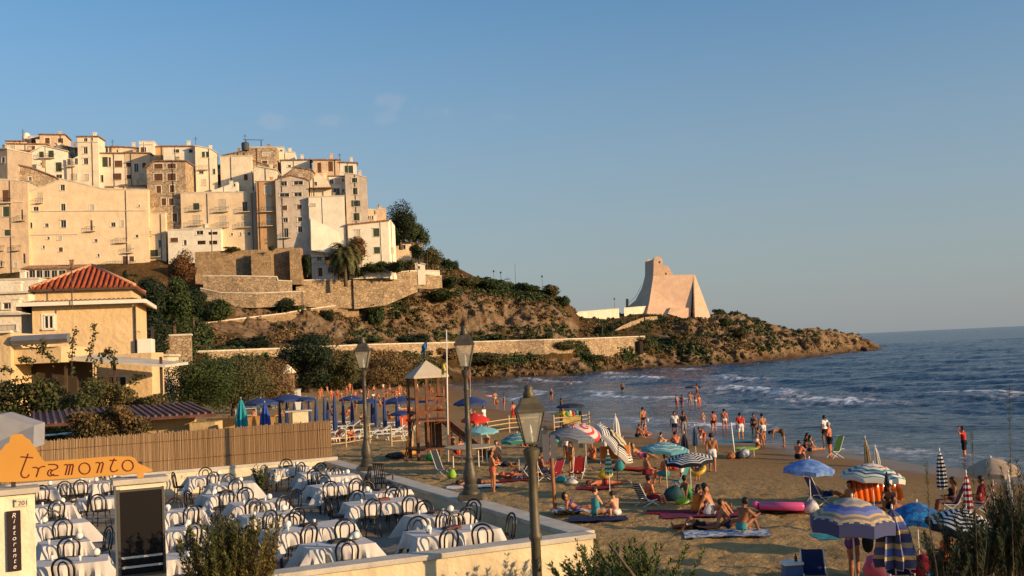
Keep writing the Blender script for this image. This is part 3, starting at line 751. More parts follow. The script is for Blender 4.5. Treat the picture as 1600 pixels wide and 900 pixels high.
 q=MB();hx=u0+(u1-u0)*(.12+.76*((px0:=outline[0][0])*.37%1));zt_=float(np.interp(hx,[o[0]for o in ol],[o[1]for o in ol]));q.tube([(hx,-.09,zb),(hx,-.09,zt_-.1)],.07,6);q.build('drainpipe',IRON if m is not WHITE else COPING,e)
 if not chim and u1-u0>4:
  q=MB();q.box((u0+(u1-u0)*.7,depth*.45,zt_+.6+rise*.5),(.7,.7,1.6));q.box((u0+(u1-u0)*.7,depth*.45,zt_+1.5+rise*.5),(.9,.9,.18));q.build('chimney',m,e)
 if ledges:
  mb=MB()
  for x0,y0,x1,y1 in ledges:
   a,z0=pl.hit(x0,y0);c,z1=pl.hit(x1,y1);mb.bar((a,-.06,z0),(c,-.06,z1),.22,.16)
  mb.build('cornice',COPING if m is not RAW else TILEB,e)
 return e
T=R
def H(label,x0,yb,Y,yaw,*a,**k):return house(label,Plane(x0,yb,Y,T(yaw)),*a,**k)
H('huge plain cream tenement with low gable above the red villa roof',43,430,243,10,[(43,301),(97,281),(165,297),(166,297),(231,297)],430,12,CREAM,[(97.6,293,6,8,'w'),(62.4,309,7,14,'dl'),(56,327,7,7,'w'),(98.5,324,6,10,'w'),(47,352,6,8,'w'),(72.8,352,5,5,'w'),(99,350,7,10,'wh'),(142.4,352.5,3.5,15,'dk'),(143.5,324,6,8,'l'),(176.8,351,6,6,'w'),(190.6,349,4,9,'l'),(217,321.5,2.5,2.5,'w'),(75.4,372,3.5,3.5,'w'),(93.3,372,5,6,'l'),(149.6,376,4.5,4,'w'),(213.7,369,4,4,'w'),(68,386,3,4,'w'),(95,390,5,6,'b'),(153.6,399,3,4,'w'),(201.6,388.5,5,11,'dlk'),(195.8,408,7,14,'b'),(205.6,404.5,6,7,'b'),(20+190,404,.1,.1,'v')],bal=[(190.6,379,18),(190,415,46),(62.4,317,11)],ledges=[(45,330,228,329),(45,367,122,366)],roof='flat')
H('tiled eave strip house behind right shoulder of cream tenement',166,297,252,10,[(166,293),(228,291)],300,6,CREAM,[],roof='tileb',rprise=.8,down=.5)
H('tall weathered house at left edge with green shutters and balcony',-60,437,240,8,[(-60,280),(0,281),(20,282),(43,287)],437,12,PEACH,[(8.7,307,8,18,'bk'),(9.5,331,8,14,'gh'),(11,364,7,8,'gh'),(34,336,3,15,'dk'),(-20,310,7,14,'g'),(-22,350,7,12,'g'),(37.5,404,3.5,14,'d'),(1.5,412,3,8,'dk'),(24,414,5,7,'l')],ledges=[(-60,371,24,369.5),(-60,316,36,316)],bal=[(27,391,12),(3,391,9)],roof='flat')
H('cream annex with arched doorway right of the big tenement',228,430,248.5,4,[(224,335),(258,334)],430,9,CREAM,[(231,345,3,4,'w'),(250,381,4,11,'w'),(239.6,396,12,10,'gk'),(246.6,418,10,15,'d'),(231.5,360,6,8,'l')],bal=[(231.5,369,12)],ledges=[(224,366,258,366)],roof='flat')
H('white gabled house with outside stair high on the left',52,284,260.6,12,[(47,240),(68,228),(105,237)],290,9,WHITE,[(64.7,242,6,9,'g'),(79.7,241.5,7,11,'g'),(91.6,261,8,13,'g'),(92,275.5,8,5,'w'),(66,256,6,3,'w')],bal=[(73,247,26)],roof='slab',eave=.25)
H('brown weathered house with flat tiled eave left of the white gable',19,290,260,12,[(19,236),(50,236)],300,9,PEACH,[(44,242,6,9,'g'),(26,248,4,6,'w')],roof='tile',rprise=.5,ledges=[])
H('low stone house with sloping tile roof in front of the white gable',19,300,255,12,[(19,256),(50,263),(84,277)],305,6,RAW,[(47,279.5,4,5,'w'),(27,264,4,6,'b')],roof='tileb',rprise=.2,eave=.3)
H('narrow upper house with pale wall and small dark loggia',12,240,268,12,[(12,225),(72,226)],250,8,IVORY,[(48.5,231,10,5.5,'b'),(19,231,7,8,'l')],roof='tile',rprise=.5)
H('small house with rust tile roof on the skyline at far left',10,232,275,12,[(10,221),(43,221)],240,7,IVORY,[],roof='tile',rprise=1.0)
H('stone block beside a white dome on the skyline',43,232,276,12,[(43,214),(64,214)],240,7,PEACH,[(53,219.5,7,7,'b')],roof='flat')
dm=MB();c0=P(41,213,279);dm.ball((0,0,0),1.0,14,(1,1,1.0));dm.tube([(0,0,-2),(0,0,.0)],1.0,14)
o=dm.build('dome',WHITE,smooth=True,loc=c0);tag(o,'small whitewashed dome on the skyline roofs','dome')
H('peach flat topped block on the skyline',62,236,274,12,[(62,210.5),(80,211),(101,211)],240,8,PEACH,[(74,220,6,8,'b'),(94.5,220,7,7,'b')],roof='tileb',rprise=.1)
H('brown pitched roof building between peach block and square tower house',88,250,270,12,[(88,225),(124,235)],262,8,RAW,[(119.5,235,5,8,'w')],roof='tileb',rprise=1)
H('square tower house with slate cap on the skyline',118,288,262,8,[(121,214),(153,214)],300,7,IVORY,[(133.5,218.5,5,5,'w'),(133.5,235,5.5,9,'wh'),(134,252,6,8,'wh'),(135,277,6,9,'l'),(144,218,2,4,'w')],roof='tileb',rprise=.3,ledges=[(121,222,153,222)])
H('low cream house with sloping top left of the tower house',104,290,261.6,8,[(104,253),(121,244),(122,244)],300,6,IVORY,[(107.5,253,5,8,'w'),(118.8,252,4.5,8,'w'),(115,276,9,8,'l')],bal=[(111,260,14)])
H('house with a dark loggia under brown eaves right of the tower house',153,300,264,10,[(153,240),(195,240)],305,9,IVORY,[(164,253,7,14,'dg'),(171.5,253,3,13,'b'),(185,256,10,9,'b'),(183,276,11,9,'b'),(158,279,6,10,'w')],roof='tileb',rprise=.6)
H('roof loggia with small pillars high above the old town',154,243,272,10,[(153,230),(176,230)],246,6,PEACH,[(157,235,4,7,'w'),(162,235,4,7,'w'),(167,235,4,7,'w'),(172,235,4,7,'w')],roof='tileb',rprise=.8)
H('low roofs and pale parapet along the skyline behind the loggia',176,250,276,10,[(176,229),(218,232)],252,8,IVORY,[(185,236,6,4,'w')],roof='tile',rprise=.4)
H('weathered house with small openings and broken plaster',195,300,265,10,[(195,239),(234,240)],305,9,PEACH,[(201,257.5,7,6,'b'),(201,276.5,6,6,'b'),(213,262,6,12,'w'),(221,275,8,9,'l'),(225,258,5,7,'b')],roof='tileb',rprise=.4,chim=[(.3,1.2)])
H('white framed box house on the skyline with one brown window',217,245,270,10,[(217,222),(241,222)],250,7,WHITE,[(224,234,7,7,'b')],roof='flat',ledges=[(219,226,239,226)])
H('brown low block between two white skyline houses',241,250,272,10,[(240,230),(257,229)],252,7,ORANGE,[],roof='tileb',rprise=.2)
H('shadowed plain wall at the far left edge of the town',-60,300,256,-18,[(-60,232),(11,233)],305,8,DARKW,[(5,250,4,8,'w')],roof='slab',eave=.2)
H('bare rubble tower house with paired brown windows',229,352,250,4,[(229,262),(238,255),(243,252),(289,252)],352,9,RAW,[(247.5,260,11,7,'b'),(268,259.5,11,7,'b'),(247.5,277,11,10,'b'),(268,276.5,11,10,'b'),(248,296,6,10,'b'),(269,295,6,10,'b'),(256,315.5,6,10,'b'),(267.7,315.5,6,10,'b'),(273,340,6,12,'b')],roof='tileb',rprise=.3)
H('tall white house with rust roof and two small top windows',255,306,260,6,[(255,229),(304,229)],310,10,WHITE,[(275.7,236,7,4.5,'g'),(298,236,5,4.5,'g'),(299,259,2,3,'w'),(299,279,2,3,'w')],roof='tile',rprise=1.2)
H('tall ivory house with twin arched window under the roofline',304.5,306,259,14,[(304.5,228),(330,233),(339,240)],310,10,IVORY,[(318,241.5,4.5,8,'g'),(324,241.5,4.5,8,'g'),(314.4,269.4,6,4,'w'),(318,285,7,9,'l'),(334,268,4,8,'w')],roof='slab',eave=.15,bal=[(318,265,16)])
H('narrow house with brown shutters squeezed beside the cream box',336,300,262,14,[(336,262),(345,262)],303,6,IVORY,[(340,281,7,14,'b')],roof='tileb')
H('plain cream box house without windows in the upper centre',344,302,260,6,[(344,245),(393,244)],305,9,IVORY,[(384,277,5,8,'b')],roof='slab',eave=.1)
H('old brown roof behind the plain cream box',345,250,270,8,[(348,244),(382,236)],252,7,RAW,[],roof='tileb',rprise=.2)
tw=H('rough stone tower house with water tank and black awning',382,300,262,6,[(382,231),(432,231)],305,9,RAW,[(413.5,253.5,7,4.5,'b'),(416,241.5,9,5,'l')],roof='flat',ledges=[(384,247,430,262)])
H('little white boxes on the skyline right of the stone tower house',431,270,268,8,[(431,231),(444,231),(445,238),(461,239)],272,7,WHITE,[(439,235,4,2,'w')],roof='flat')
H('cream gabled top storey over the orange house',399,285,255,6,[(396,263),(400,260),(432,266)],287,8,IVORY,[],roof='slab',eave=.2)
H('narrow orange house with three tall white shuttered windows',401,383,249,6,[(400,283.5),(430,283.5)],385,9,ORANGE,[(418,297,8,12,'l'),(419,320,9,19,'dlk'),(419,344.5,7,15,'dlk')],roof='slab',eave=.25)
H('broad cream house with two rows of balconies',282,383,249.4,5,[(282,302),(391,301)],387,10,CREAM,[(306.6,323,8,10,'dgk'),(347,321,10,17,'dlk'),(382.6,323,7,14,'dk'),(306.6,344,10,14,'dlk'),(348,346,9,16,'dlk'),(382.6,346,9,16,'dlk'),(362,366,3,3,'w'),(389,365,4,4,'w'),(376,366,2,5,'w')],ledges=[(282,357,335,357)],roof='flat')
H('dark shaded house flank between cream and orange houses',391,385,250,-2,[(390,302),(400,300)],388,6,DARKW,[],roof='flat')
H('white ramp gable above the broad cream house',331,303,254,6,[(331,298),(370,284),(371,284)],306,5,WHITE,[(366,289,3,4,'w')])
H('low white house with arched openings at the foot of the broad cream house',262,388,247,5,[(262,360),(303,360),(304,358),(345,358)],392,5,WHITE,[(272,375,10,6,'b'),(289,379,4,7,'w'),(312,363.5,9,5.5,'w'),(332.6,364.5,12,4,'v'),(314.7,379,13,6,'v'),(333,379,13,6,'v')],roof='flat')
H('greyish gabled house with two columns of small windows',431,370,248,5,[(430,282),(455,275),(479,281),(481,283)],380,10,GREYP,[(444,287,7,6,'wh'),(466,286,12,5,'wh'),(444.6,305,12,5,'wh'),(465.4,304,10,5,'wh'),(445,325,6,6,'bh'),(467.7,323.6,6,6,'bh'),(446,344,6,6,'wh'),(468.7,343,6,6,'wh'),(447,364,6,13,'dk'),(469,358.4,6,8,'wh')],roof='tileb',rprise=.0,eave=.15)
H('brown stone gable behind the greyish gabled house',440,290,256,5,[(438,280),(462,262),(487,266),(488,268)],292,6,RAW,[],roof='tileb',rprise=.3,eave=.2)
H('white walled attic with brown roof in the upper right group',439,275,264,6,[(439,251),(484,250)],277,7,WHITE,[(452,259.5,4,3,'w')],roof='tileb',rprise=.6)
H('tall white blind house with sloping buttress at its foot',482,395,247.4,8,[(482,309),(538,307)],400,9,WHITE,[(488,320,8,3.5,'l')],roof='flat',down=.3)
H('set back ivory storey with a dark roof terrace',484,312,250,8,[(484,284),(496,270),(513,284),(518,294)],314,5,IVORY,[(493,287,4,5,'w')])
H('white storey with three small windows beside the pink house',513,312,253,8,[(513,276),(541,276)],314,7,WHITE,[(518,284,5,6,'w'),(528,283,7,7,'l'),(536,281.5,3,4,'w'),(536,298,3,5,'w'),(526,299,8,9,'w')],roof='tileb',rprise=.1,eave=.2)
H('pinkish corner house with four green shuttered windows',541,345,250,8,[(539,271),(555,273),(573,278)],350,9,GREYP,[(554,282,7,6,'gh'),(555,299,6,9,'gh'),(556,318,5.5,8,'goh'),(557,339,8,10,'gh')],roof='slab',eave=.1)
H('red tiled house at the right end of the skyline',490,272,262,8,[(489,250),(530,250)],276,8,PEACH,[(516.5,260,6,14,'db'),(499,262,5,14,'db')],roof='tile',rprise=1.3)
H('last white house on the skyline with large green shutter',531,273,263,8,[(531,254),(557,255)],277,7,WHITE,[(545,265,11,11,'g')],roof='tile',rprise=.6)
H('low stone annex with antenna at the right end of the town',574,348,256,8,[(574,328),(590,329),(591,327),(603,328)],352,7,PEACH,[(577,340,5,5,'g'),(581,340,4,5,'w')],roof='flat')
H('white seaside house with low tile roof behind the palm',543,410,248,8,[(543,352),(606,345)],416,9,WHITE,[(559,364.5,6,9,'lh'),(588,363.5,8,11,'gh'),(589,391,8,9,'g'),(566,393,7,10,'g')],roof='tile',rprise=1.1)
H('bright white gable end of the seaside house',606.5,410,249.6,42,[(606.5,347),(610,343),(617,353)],416,5,WHITE,[(613,391,3,8,'l')])
H('small house with tile terrace roof under the pines',618,392,272,8,[(618,379),(660,381)],396,7,CREAM,[(630,386,6,6,'w'),(648,388,6,6,'w')],roof='tile',rprise=.8)
H('tiny white hut at the end of the garden wall',649,424,262,8,[(649,413),(655,411.5),(664,413.5)],426,4,WHITE,[(654,418,3.5,4,'w')],roof='slab',eave=.2)
H('white cottage with brown arched door left of the palm',492,437,247.6,6,[(492,412),(527,414)],441,6,WHITE,[(500,425,6,12,'db'),(516.5,422,7,7,'w')],roof='slab',eave=.2)
H('narrow white stair house above the cottage',486,414,248,6,[(486,389),(507,391)],416,4,WHITE,[(499,402,6,9,'w')],roof='slab',eave=.1)
H('brown roofed restaurant veranda with a band of windows',35,437,228,6,[(35,421),(138,419)],440,5,TILEB,[(50.5,428,9,10,'w'),(62,428,10,10,'w'),(73.5,428,10,10,'w'),(85,428,10,10,'w'),(96.5,428,10,10,'w')],roof='tileb',rprise=1.0)
pl=Plane(482,395,247.2,T(8));pts=[pl.hit(*q)for q in((487,392),(530,392),(530,362),(495,340))]
mb=MB();mb.add([(*(pl.O+pl.u*pts[0][0]+pl.n*1.6)[:2],(pl.O.z+pts[0][1])),(*(pl.O+pl.u*pts[1][0]+pl.n*1.0)[:2],pl.O.z+pts[1][1]-1),(*(pl.O+pl.u*pts[1][0]+pl.n*-.1)[:2],pl.O.z+pts[2][1]),(*(pl.O+pl.u*pts[0][0]+pl.n*-.1)[:2],pl.O.z+pts[3][1]),(*(pl.O+pl.u*pts[0][0]-pl.n)[:2],pl.O.z+pts[0][1]),(*(pl.O+pl.u*pts[1][0]-pl.n)[:2],pl.O.z+pts[1][1])],[(0,1,2,3),(0,3,4),(1,5,2),(0,4,5,1)])
tag(mb.build('buttress',WHITE),'smooth white battered buttress under the blind white house','buttress')
e=empty('pergola',P(503,308,250),T(8),'brown timber pergola on the flat white roof','pergola')
mb=MB()
for x in(-2.3,2.3):
 for y in(-1,1.5):mb.bar((x,y,-.3),(x,y,1.9),.16)
mb.build('post',TILEB,e);mb=MB();mb.box((0,.2,2.0),(5.2,3.4,.12))
for k in range(9):mb.box((-2.4+k*.6,.2,2.12),(.12,3.6,.12))
mb.build('roof',TILEB,e)
e=empty('awning',P(396,229.5,263),T(8),'black awning on thin posts above the stone tower house','awning');mb=MB()
for x in(-1.8,1.8):
 for y in(-.8,.9):mb.bar((x,y,-.4),(x+.1,y,1.6),.1)
mb.build('post',IRON,e);mb=MB();mb.add([(-2.3,-1.2,1.55),(2.0,-1.2,1.35),(2.5,1.2,1.85),(-1.8,1.2,1.95),(-2.3,-1.2,1.65),(2.0,-1.2,1.45),(2.5,1.2,1.95),(-1.8,1.2,2.05)],[(0,3,2,1),(4,5,6,7),(0,1,5,4),(1,2,6,5),(2,3,7,6),(3,0,4,7)])
mb.build('canopy',mat('black_cloth',(.02,.022,.03),.8),e)
mb=MB();mb.lathe([(.9,0),(.95,1.6),(.8,1.9),(.2,2.05)],14);tag(mb.build('water_tank',mat('tank',(.06,.065,.07),.6),loc=P(383.5,235,261.5)),'dark cylindrical water tank at the corner of the stone tower house','water tank')
AN=[(36,222,202,274,'mast with cross bars beside the white dome'),(176,232,218,272,'short white mast above the low parapet roofs'),(383,222,210,266,'thin aerial left of the black awning'),(306,229,214,262,'thin aerial on the tall white house'),(531,250,240,262,'aerial on the red tiled skyline house'),(592,329,319,257,'aerial on the low stone annex')]
for px,yb,yt,Y,lb in AN:
 a,b_=P(px,yb+3,Y),P(px,yt,Y);mb=MB();h=b_.z-a.z;mb.tube([(0,0,0),(0,0,h)],.05,5)
 for k in range(3):mb.bar((-.5+.1*k,0,h*(.75+.1*k)),(.5-.1*k,0,h*(.75+.1*k)),.04)
 tag(mb.build('antenna',IRON,loc=a),'roof '+lb,'antenna')
# the coast tower on the headland
TOWERM=plaster('tower_plaster',(.80,.52,.33),(.62,.40,.25),amt=.15)
e=empty('watch_tower',P(1060,490,350),0,'sloping walled apricot coast tower standing on the headland','tower')
inv=e.location
def TP(px,py,Y):return P(px,py,Y)-inv
mb=MB()
f=[TP(1012,489,344),(TP(1050,493,344)),TP(1076,494,345),TP(1077,429.5,350),TP(1036,429.5,350),TP(1021,429,350)]
A0,A1,A2,A3=TP(1011,490,343),TP(1079,496,344),TP(1083,429,350),TP(1022,430,350)
L0,L1=TP(979,481,362),TP(1009,430,362)
edge=[TP(1011,490,343),TP(1015,470,345.5),TP(1018,450,348),TP(1021,430,350),TP(1022,405,350)]
ledge_=[TP(979,481,362),TP(993,469,362),TP(1003,450,362),TP(1008,430,362),TP(1009,409,362)]
for i in range(4):mb.add([edge[i],edge[i+1],ledge_[i+1],ledge_[i]],[(0,1,2,3)])
mb.add([edge[0],A1,A2,edge[3],edge[2],edge[1]],[(0,1,2,3,4,5)])
bk=Vector((0,13,0))
mb.add([A2,edge[3],A2+bk,ledge_[3]],[(0,1,3,2)]);mb.add([A1,A2,A2+bk,A1+bk],[(0,1,2,3)])
mb.add([edge[0],A1,A1-Vector((0,0,4)),edge[0]-Vector((0,0,4))],[(0,3,2,1)]);mb.add([edge[0],ledge_[0],ledge_[0]-Vector((0,0,4)),edge[0]-Vector((0,0,4))],[(0,1,2,3)])
mb.build('battered_wall',TOWERM,e)
mb=MB();fr=[TP(1021,429.7,349.95),TP(1051,430,349.95),TP(1051,427,349.95),TP(1043,415,349.95),TP(1036,415,349.95),TP(1035,406,349.95),TP(1032,402,349.95),TP(1027,400.8,349.95),TP(1023,402.5,349.95),TP(1021.5,406,349.95)]
mb.prism(fr,(0,0,0),(0,5,0));mb.build('turret',TOWERM,e)
mb=MB();mb.prism([TP(1009,430,361.9),TP(1017,430,361.9),TP(1017,405,361.9),TP(1012,405,361.9),TP(1009,409,361.9)],(0,0,0),(0,2,0));mb.build('rear_turret',TOWERM,e)
for px,py,w,h in((1031,409.5,.55,.8),(1041,427.5,.45,.75)):
 mb=MB();c=TP(px,py,349.9);mb.box(c,(w,.06,h));f2=mb.build('window',FRAME,e);mb=MB();mb.box(c-Vector((0,.04,0)),(w*.7,.04,h*.8));mb.build('pane',GLASS,f2)
mb=MB();a,b_,c,d=TP(1086,500,341),TP(1112,499,343),TP(1085.5,429,350.3),TP(1083.2,429.2,350.3)
mb.add([a,b_,c,d,TP(1112,499,343)+Vector((0,14,0)),c+Vector((0,10,0)),TP(1077,494,350),TP(1082,430,351)],[(0,1,2,3),(1,4,5,2),(0,3,7,6),(2,5,7,3)])
mb.build('buttress',TOWERM,e)
mb=MB();c=TP(1063,493,342.5);mb.prism([TP(1043,490,342.6),TP(1076,500,342.6),TP(1076,481,344),TP(1048,480.5,344)],(0,0,0),(0,1.2,0));mb.build('base_course',TOWERM,e)
mb=MB()
for q0,q1 in((0,1),(1,2)):mb.bar(ledge_[q0]+Vector((-.3,-3,.9)),ledge_[q1]+Vector((-.3,-3,.9)),.1)
mb.bar(TP(980,482,359),TP(980,467,359),.8);mb.build('stair_rail',DARKW,e)
# poles on the headland
LAMPM=mat('post_metal',(.05,.048,.045),.5,metal=.4)
def smallpost(px,yt,yb,Y,name,label,cat,cross=False,head=True,grp=None):
 a=P(px,yb,Y);h=P(px,yt,Y).z-a.z;e=empty(name,a,0,label,cat,grp)
 mb=MB();mb.tube([(0,0,-1),(0,0,h)],[.09,.05],6);mb.build('pole',LAMPM,e)
 if head:mb=MB();mb.lathe([(.05,h-.1),(.22,h),(.26,h+.35),(.05,h+.5)],8);mb.build('lamp_head',LAMPM,e)
 if cross:mb=MB();mb.bar((-.9,0,h*.68),(.9,0,h*.68),.16);mb.build('cross_arm',LAMPM,e)
smallpost(772,425,440,303,'street_lamp','leftmost thin lamp post on the crest of the cliff','street lamp')
smallpost(783,427,442,303,'street_lamp','thin lamp post just left of the iron cross on the crest','street lamp')
smallpost(793,432,445,302,'iron_cross','small iron cross on the crest of the cliff','cross',True,False)
smallpost(806,411,447,301,'mast','tall slender pale mast on the crest of the cliff','mast',False,False)
smallpost(848,433,456,301,'street_lamp','lamp post at the right end of the cliff crest','street lamp')
smallpost(961,468,488,333,'street_lamp','lamp post behind the long white parapet near the tower','street lamp')
smallpost(942,507,529,291,'street_lamp','lamp post on the promenade beside the round dark bush','street lamp')
smallpost(786,520,538,262,'street_lamp','lamp post on the promenade under the cliffs','street lamp')
smallpost(518,521,545,214,'street_lamp','lamp post on the promenade by the left hedges','street lamp')
smallpost(668,398,415,268,'street_lamp','lamp post beside the small terrace house under the pines','street lamp')
mb=MB();a=P(692,420,272);mb.tube([(0,0,0),P(672,386,272)-a],.12,5);tag(mb.build('leaning_pole',LAMPM,loc=a),'long dark pole leaning over the edge right of the pines','pole')
# trees and bushes of the hill
p=tpy(636,372)
def TR(px,pb,Y,wpx,hpx,th,m,label,**k):
 a=P(px,pb,Y);sc=Y/F
 return tree(a,wpx*sc,hpx*sc,th*sc,m,label,**k)
TR(626,386,270,58,66,14,DARKG,'dark round pine crown leftmost beside the last white houses',name='pine_tree',seed=4,n=7000,leaf=.24,lumps=14)
TR(650,388,274,44,58,12,GREEN,'greener pine crown on the right of the dark pine',name='pine_tree',seed=5,n=6000,leaf=.24,lumps=14)
TR(676,420,270,30,34,8,OLIVE,'small olive tree below the terrace house',seed=6,n=2500,leaf=.2)
TR(655,408,262,26,34,8,DARKG,'dark shrubby tree in front of the small terrace house',seed=7,n=2500,leaf=.2)
TR(285,470,222,44,82,36,RUST,'rust coloured bougainvillea tree against the bastion wall',seed=8,n=6000,leaf=.2)
TR(562,416,249,46,46,10,RUST,'reddish flowering tree between the palm and the seaside house',seed=9,n=5000,leaf=.2)
TR(232,520,196,62,96,26,DARKG,'large dark tree leftmost in the grove below the tenements',seed=10,n=9000,leaf=.24,lumps=18)
TR(272,518,200,66,92,26,GREEN,'large green tree in the middle of the grove below the tenements',seed=11,n=9000,leaf=.24,lumps=18)
TR(302,505,206,40,60,16,DARKG,'smaller dark tree at the right edge of the grove',seed=12,n=4500,leaf=.22)
TR(246,560,172,60,64,10,DARKG,'dark tree standing left of the square stone gatehouse',seed=121,n=7000,leaf=.22)
TR(194,446,214,9,26,4,DARKG,'slim young cypress above the villa roof',name='cypress_tree',seed=13,n=1500,leaf=.14,lumps=8)
TR(484,608,184,92,84,8,DARKG,'broad dark tree on the beach edge below the promenade wall',seed=14,n=11000,leaf=.2,lumps=22)
TR(535,608,190,66,60,3,OLIVE,'olive bush tree right of the broad dark tree',seed=141,n=7000,leaf=.18,lumps=16)
TR(600,606,196,92,54,3,DRY,'brownish dry tamarisk at the foot of the promenade wall',seed=142,n=8000,leaf=.17,lumps=18)
TR(660,603,205,84,42,3,OLIVE,'low olive tamarisk near the end of the beach',seed=143,n=6000,leaf=.17,lumps=14)
TR(310,640,92,116,88,8,GREEN,'big feathery green tamarisk behind the blue beach umbrellas',seed=15,n=15000,leaf=.085,lumps=26)
TR(366,640,98,108,84,8,OLIVE,'big olive tamarisk right of the feathery green one',seed=16,n=15000,leaf=.085,lumps=26)
TR(420,632,120,90,74,6,DRY,'brownish tamarisk beside the small thatched kiosk',seed=17,n=11000,leaf=.10,lumps=22)
BU=[(335,501,62,44,GREEN,'round dark green bush left on the terrace slope'),(447,490,54,36,DARKG,'round dark bush above the sloping road wall'),(403,470,44,16,GREEN,'low spreading bush below the garden terrace'),(585,504,36,42,GREEN,'upright green bush on the cliff below the palm garden'),(514,501,24,18,DARKG,'small dark bush on the cliff edge'),(645,458,34,28,DARKG,'round clipped dark bush against the tall garden wall'),(425,390,10,8,GREEN,'tiny bush on the bastion wall'),(362,391,30,8,OLIVE,'low bush in front of the white arches'),(480,428,22,40,DARKG,'ivy bush beside the white cottage'),(497,462,18,20,OLIVE,'olive bush by the garden wall corner'),(462,452,22,20,GREEN,'green bush at the end of the terrace wall'),(385,450,26,14,OLIVE,'spiky olive bush on the terrace below the bastion'),(332,462,24,14,DRY,'dry bush on the lowest garden terrace'),(590,424,36,20,GREEN,'garden bush under the reddish tree'),(620,424,34,22,GREEN,'garden bush below the white gable'),(640,420,20,20,OLIVE,'garden bush left of the white hut'),(560,430,26,16,DARKG,'garden bush right of the palm trunk'),(700,452,46,22,GREEN,'green bush on the crest beside the steps'),(730,446,44,18,OLIVE,'olive bush on the crest above the cliffs'),(760,450,46,18,GREEN,'green bush left of the lamp posts on the crest'),(707,420,24,14,DARKG,'dark bush below the leaning pole'),(825,456,34,16,GREEN,'green bush between the crest lamp posts'),(862,462,34,22,OLIVE,'prickly bush at the crest end lamp post'),(878,478,24,22,GREEN,'bush hanging over the right end of the cliff'),(690,470,70,22,GREEN,'wide green bush band on the upper cliff'),(645,538,50,20,DARKG,'dark hedge bush on the promenade left of the flags'),(760,538,70,20,GREEN,'green hedge bush on the promenade below the orange cliff'),(826,535,24,20,OLIVE,'small olive bush on the promenade'),(854,535,28,18,GREEN,'green bush on the promenade near the right cliffs'),(942,526,34,26,DARKG,'round dark bush beside the stone path'),(878,545,40,18,OLIVE,'bush at the foot of the promenade wall'),(395,546,90,24,DARKG,'long dark hedge on the promenade at left'),(480,541,80,22,GREEN,'green hedge on the promenade above the broad tree'),(560,540,60,16,DARKG,'low dark hedge on the promenade in the middle'),(1005,548,36,26,OLIVE,'bush at the end of the promenade wall'),(700,560,50,24,DRY,'dry bush on the beach slope under the wall'),(760,570,60,22,OLIVE,'olive bush on the beach slope under the wall'),(920,565,44,18,GREEN,'green bush on the shore rocks'),(1120,488,22,12,GREEN,'green bush just right of the tower buttress'),(1130,510,26,18,GREEN,'green bush between the pale rocks right of the tower'),(1150,530,34,18,OLIVE,'olive bush on the middle of the rocky point'),(1040,505,30,12,DRY,'dry bush on the slope below the tower'),(1062,535,34,16,DRY,'dry bush on the rocks under the tower'),(700,388+30,16,18,GREEN,'bush on the slope right of the terrace house')]
for i,(px,py,w,h,mm,lb)in enumerate(BU):
 q=tpy(px,py)+Vector((0,-.6,-.4))
 if py<440 and px<700:q=P(px,py,{425:238,362:240,480:243}.get(px,247))+Vector((0,0,-.3))
 s_=q.y/F
 bush(px,py,w*s_,h*s_,mm,lb,at=q)
e=empty('palm_tree',P(540,441,244.6),0,'bushy date palm in front of the white seaside house','palm tree')
mb=MB();mb.lathe([(.45,-1),(.38,1),(.36,3),(.42,5.6),(.3,6.2)],12);mb.build('trunk',BARK,e,smooth=True)
rnd=random.Random(8);V=[];Fc=[]
for k in range(120):
 az=rnd.random()*6.283;el=rnd.uniform(-.5,1.35);L=rnd.uniform(4.8,6.4);pos=Vector((0,0,6.0));d=Vector((math.cos(az)*math.cos(el),math.sin(az)*math.cos(el),math.sin(el)))
 side=Vector((-math.sin(az),math.cos(az),0));n=17;st=[]
 for j in range(n):st.append((pos.copy(),d.copy()));pos+=d*L/n;d.z-=.11+.02*j*.5;d.normalize()
 for j,(q,dd)in enumerate(st[1:]):
  wl=.75*math.sin(math.pi*(j+1.5)/(n+1))+.12
  for sg in(-1,1):
   tip=q+side*sg*wl+dd*.35+Vector((0,0,-.18*wl));b0=len(V)
   V+=[q-dd*.06,q+dd*.24,tip];Fc.append((b0,b0+1,b0+2))
 for j in range(n-1):
  b0=len(V);V+=[st[j][0],st[j][0]+side*.03,st[j+1][0]+side*.03,st[j+1][0]];Fc+=[(b0,b0+1,b0+2),(b0,b0+2,b0+3)]
link('crown',npmesh('crown',[tuple(v)for v in V],Fc),leafmat('palm_leaf',(.05,.055,.018),(.14,.12,.035)),e)
e=empty('gatehouse',P(276,572,176),R(14),'square pale stone gatehouse at the start of the promenade wall','gatehouse')
mb=MB();mb.box((0,0,1.0),(4.8,4.2,7.6));mb.build('wall',STONE2,e);mb=MB();mb.box((0,0,4.95),(5.1,4.5,.3));mb.build('roof',COPING,e)
e=empty('kiosk',P(450,606,150),0,'small brown kiosk with pointed pale roof among the tamarisks','kiosk')
mb=MB();mb.lathe([(.95,-.5),(.95,2.1)],6);mb.build('wall',TILEB,e);mb=MB();mb.lathe([(1.25,2.0),(.5,2.9),(.08,3.2)],6);mb.build('roof',IVORY,e);mb=MB();mb.tube([(0,0,3.1),(0,0,4.4)],.04,5);mb.build('finial',IRON,e)
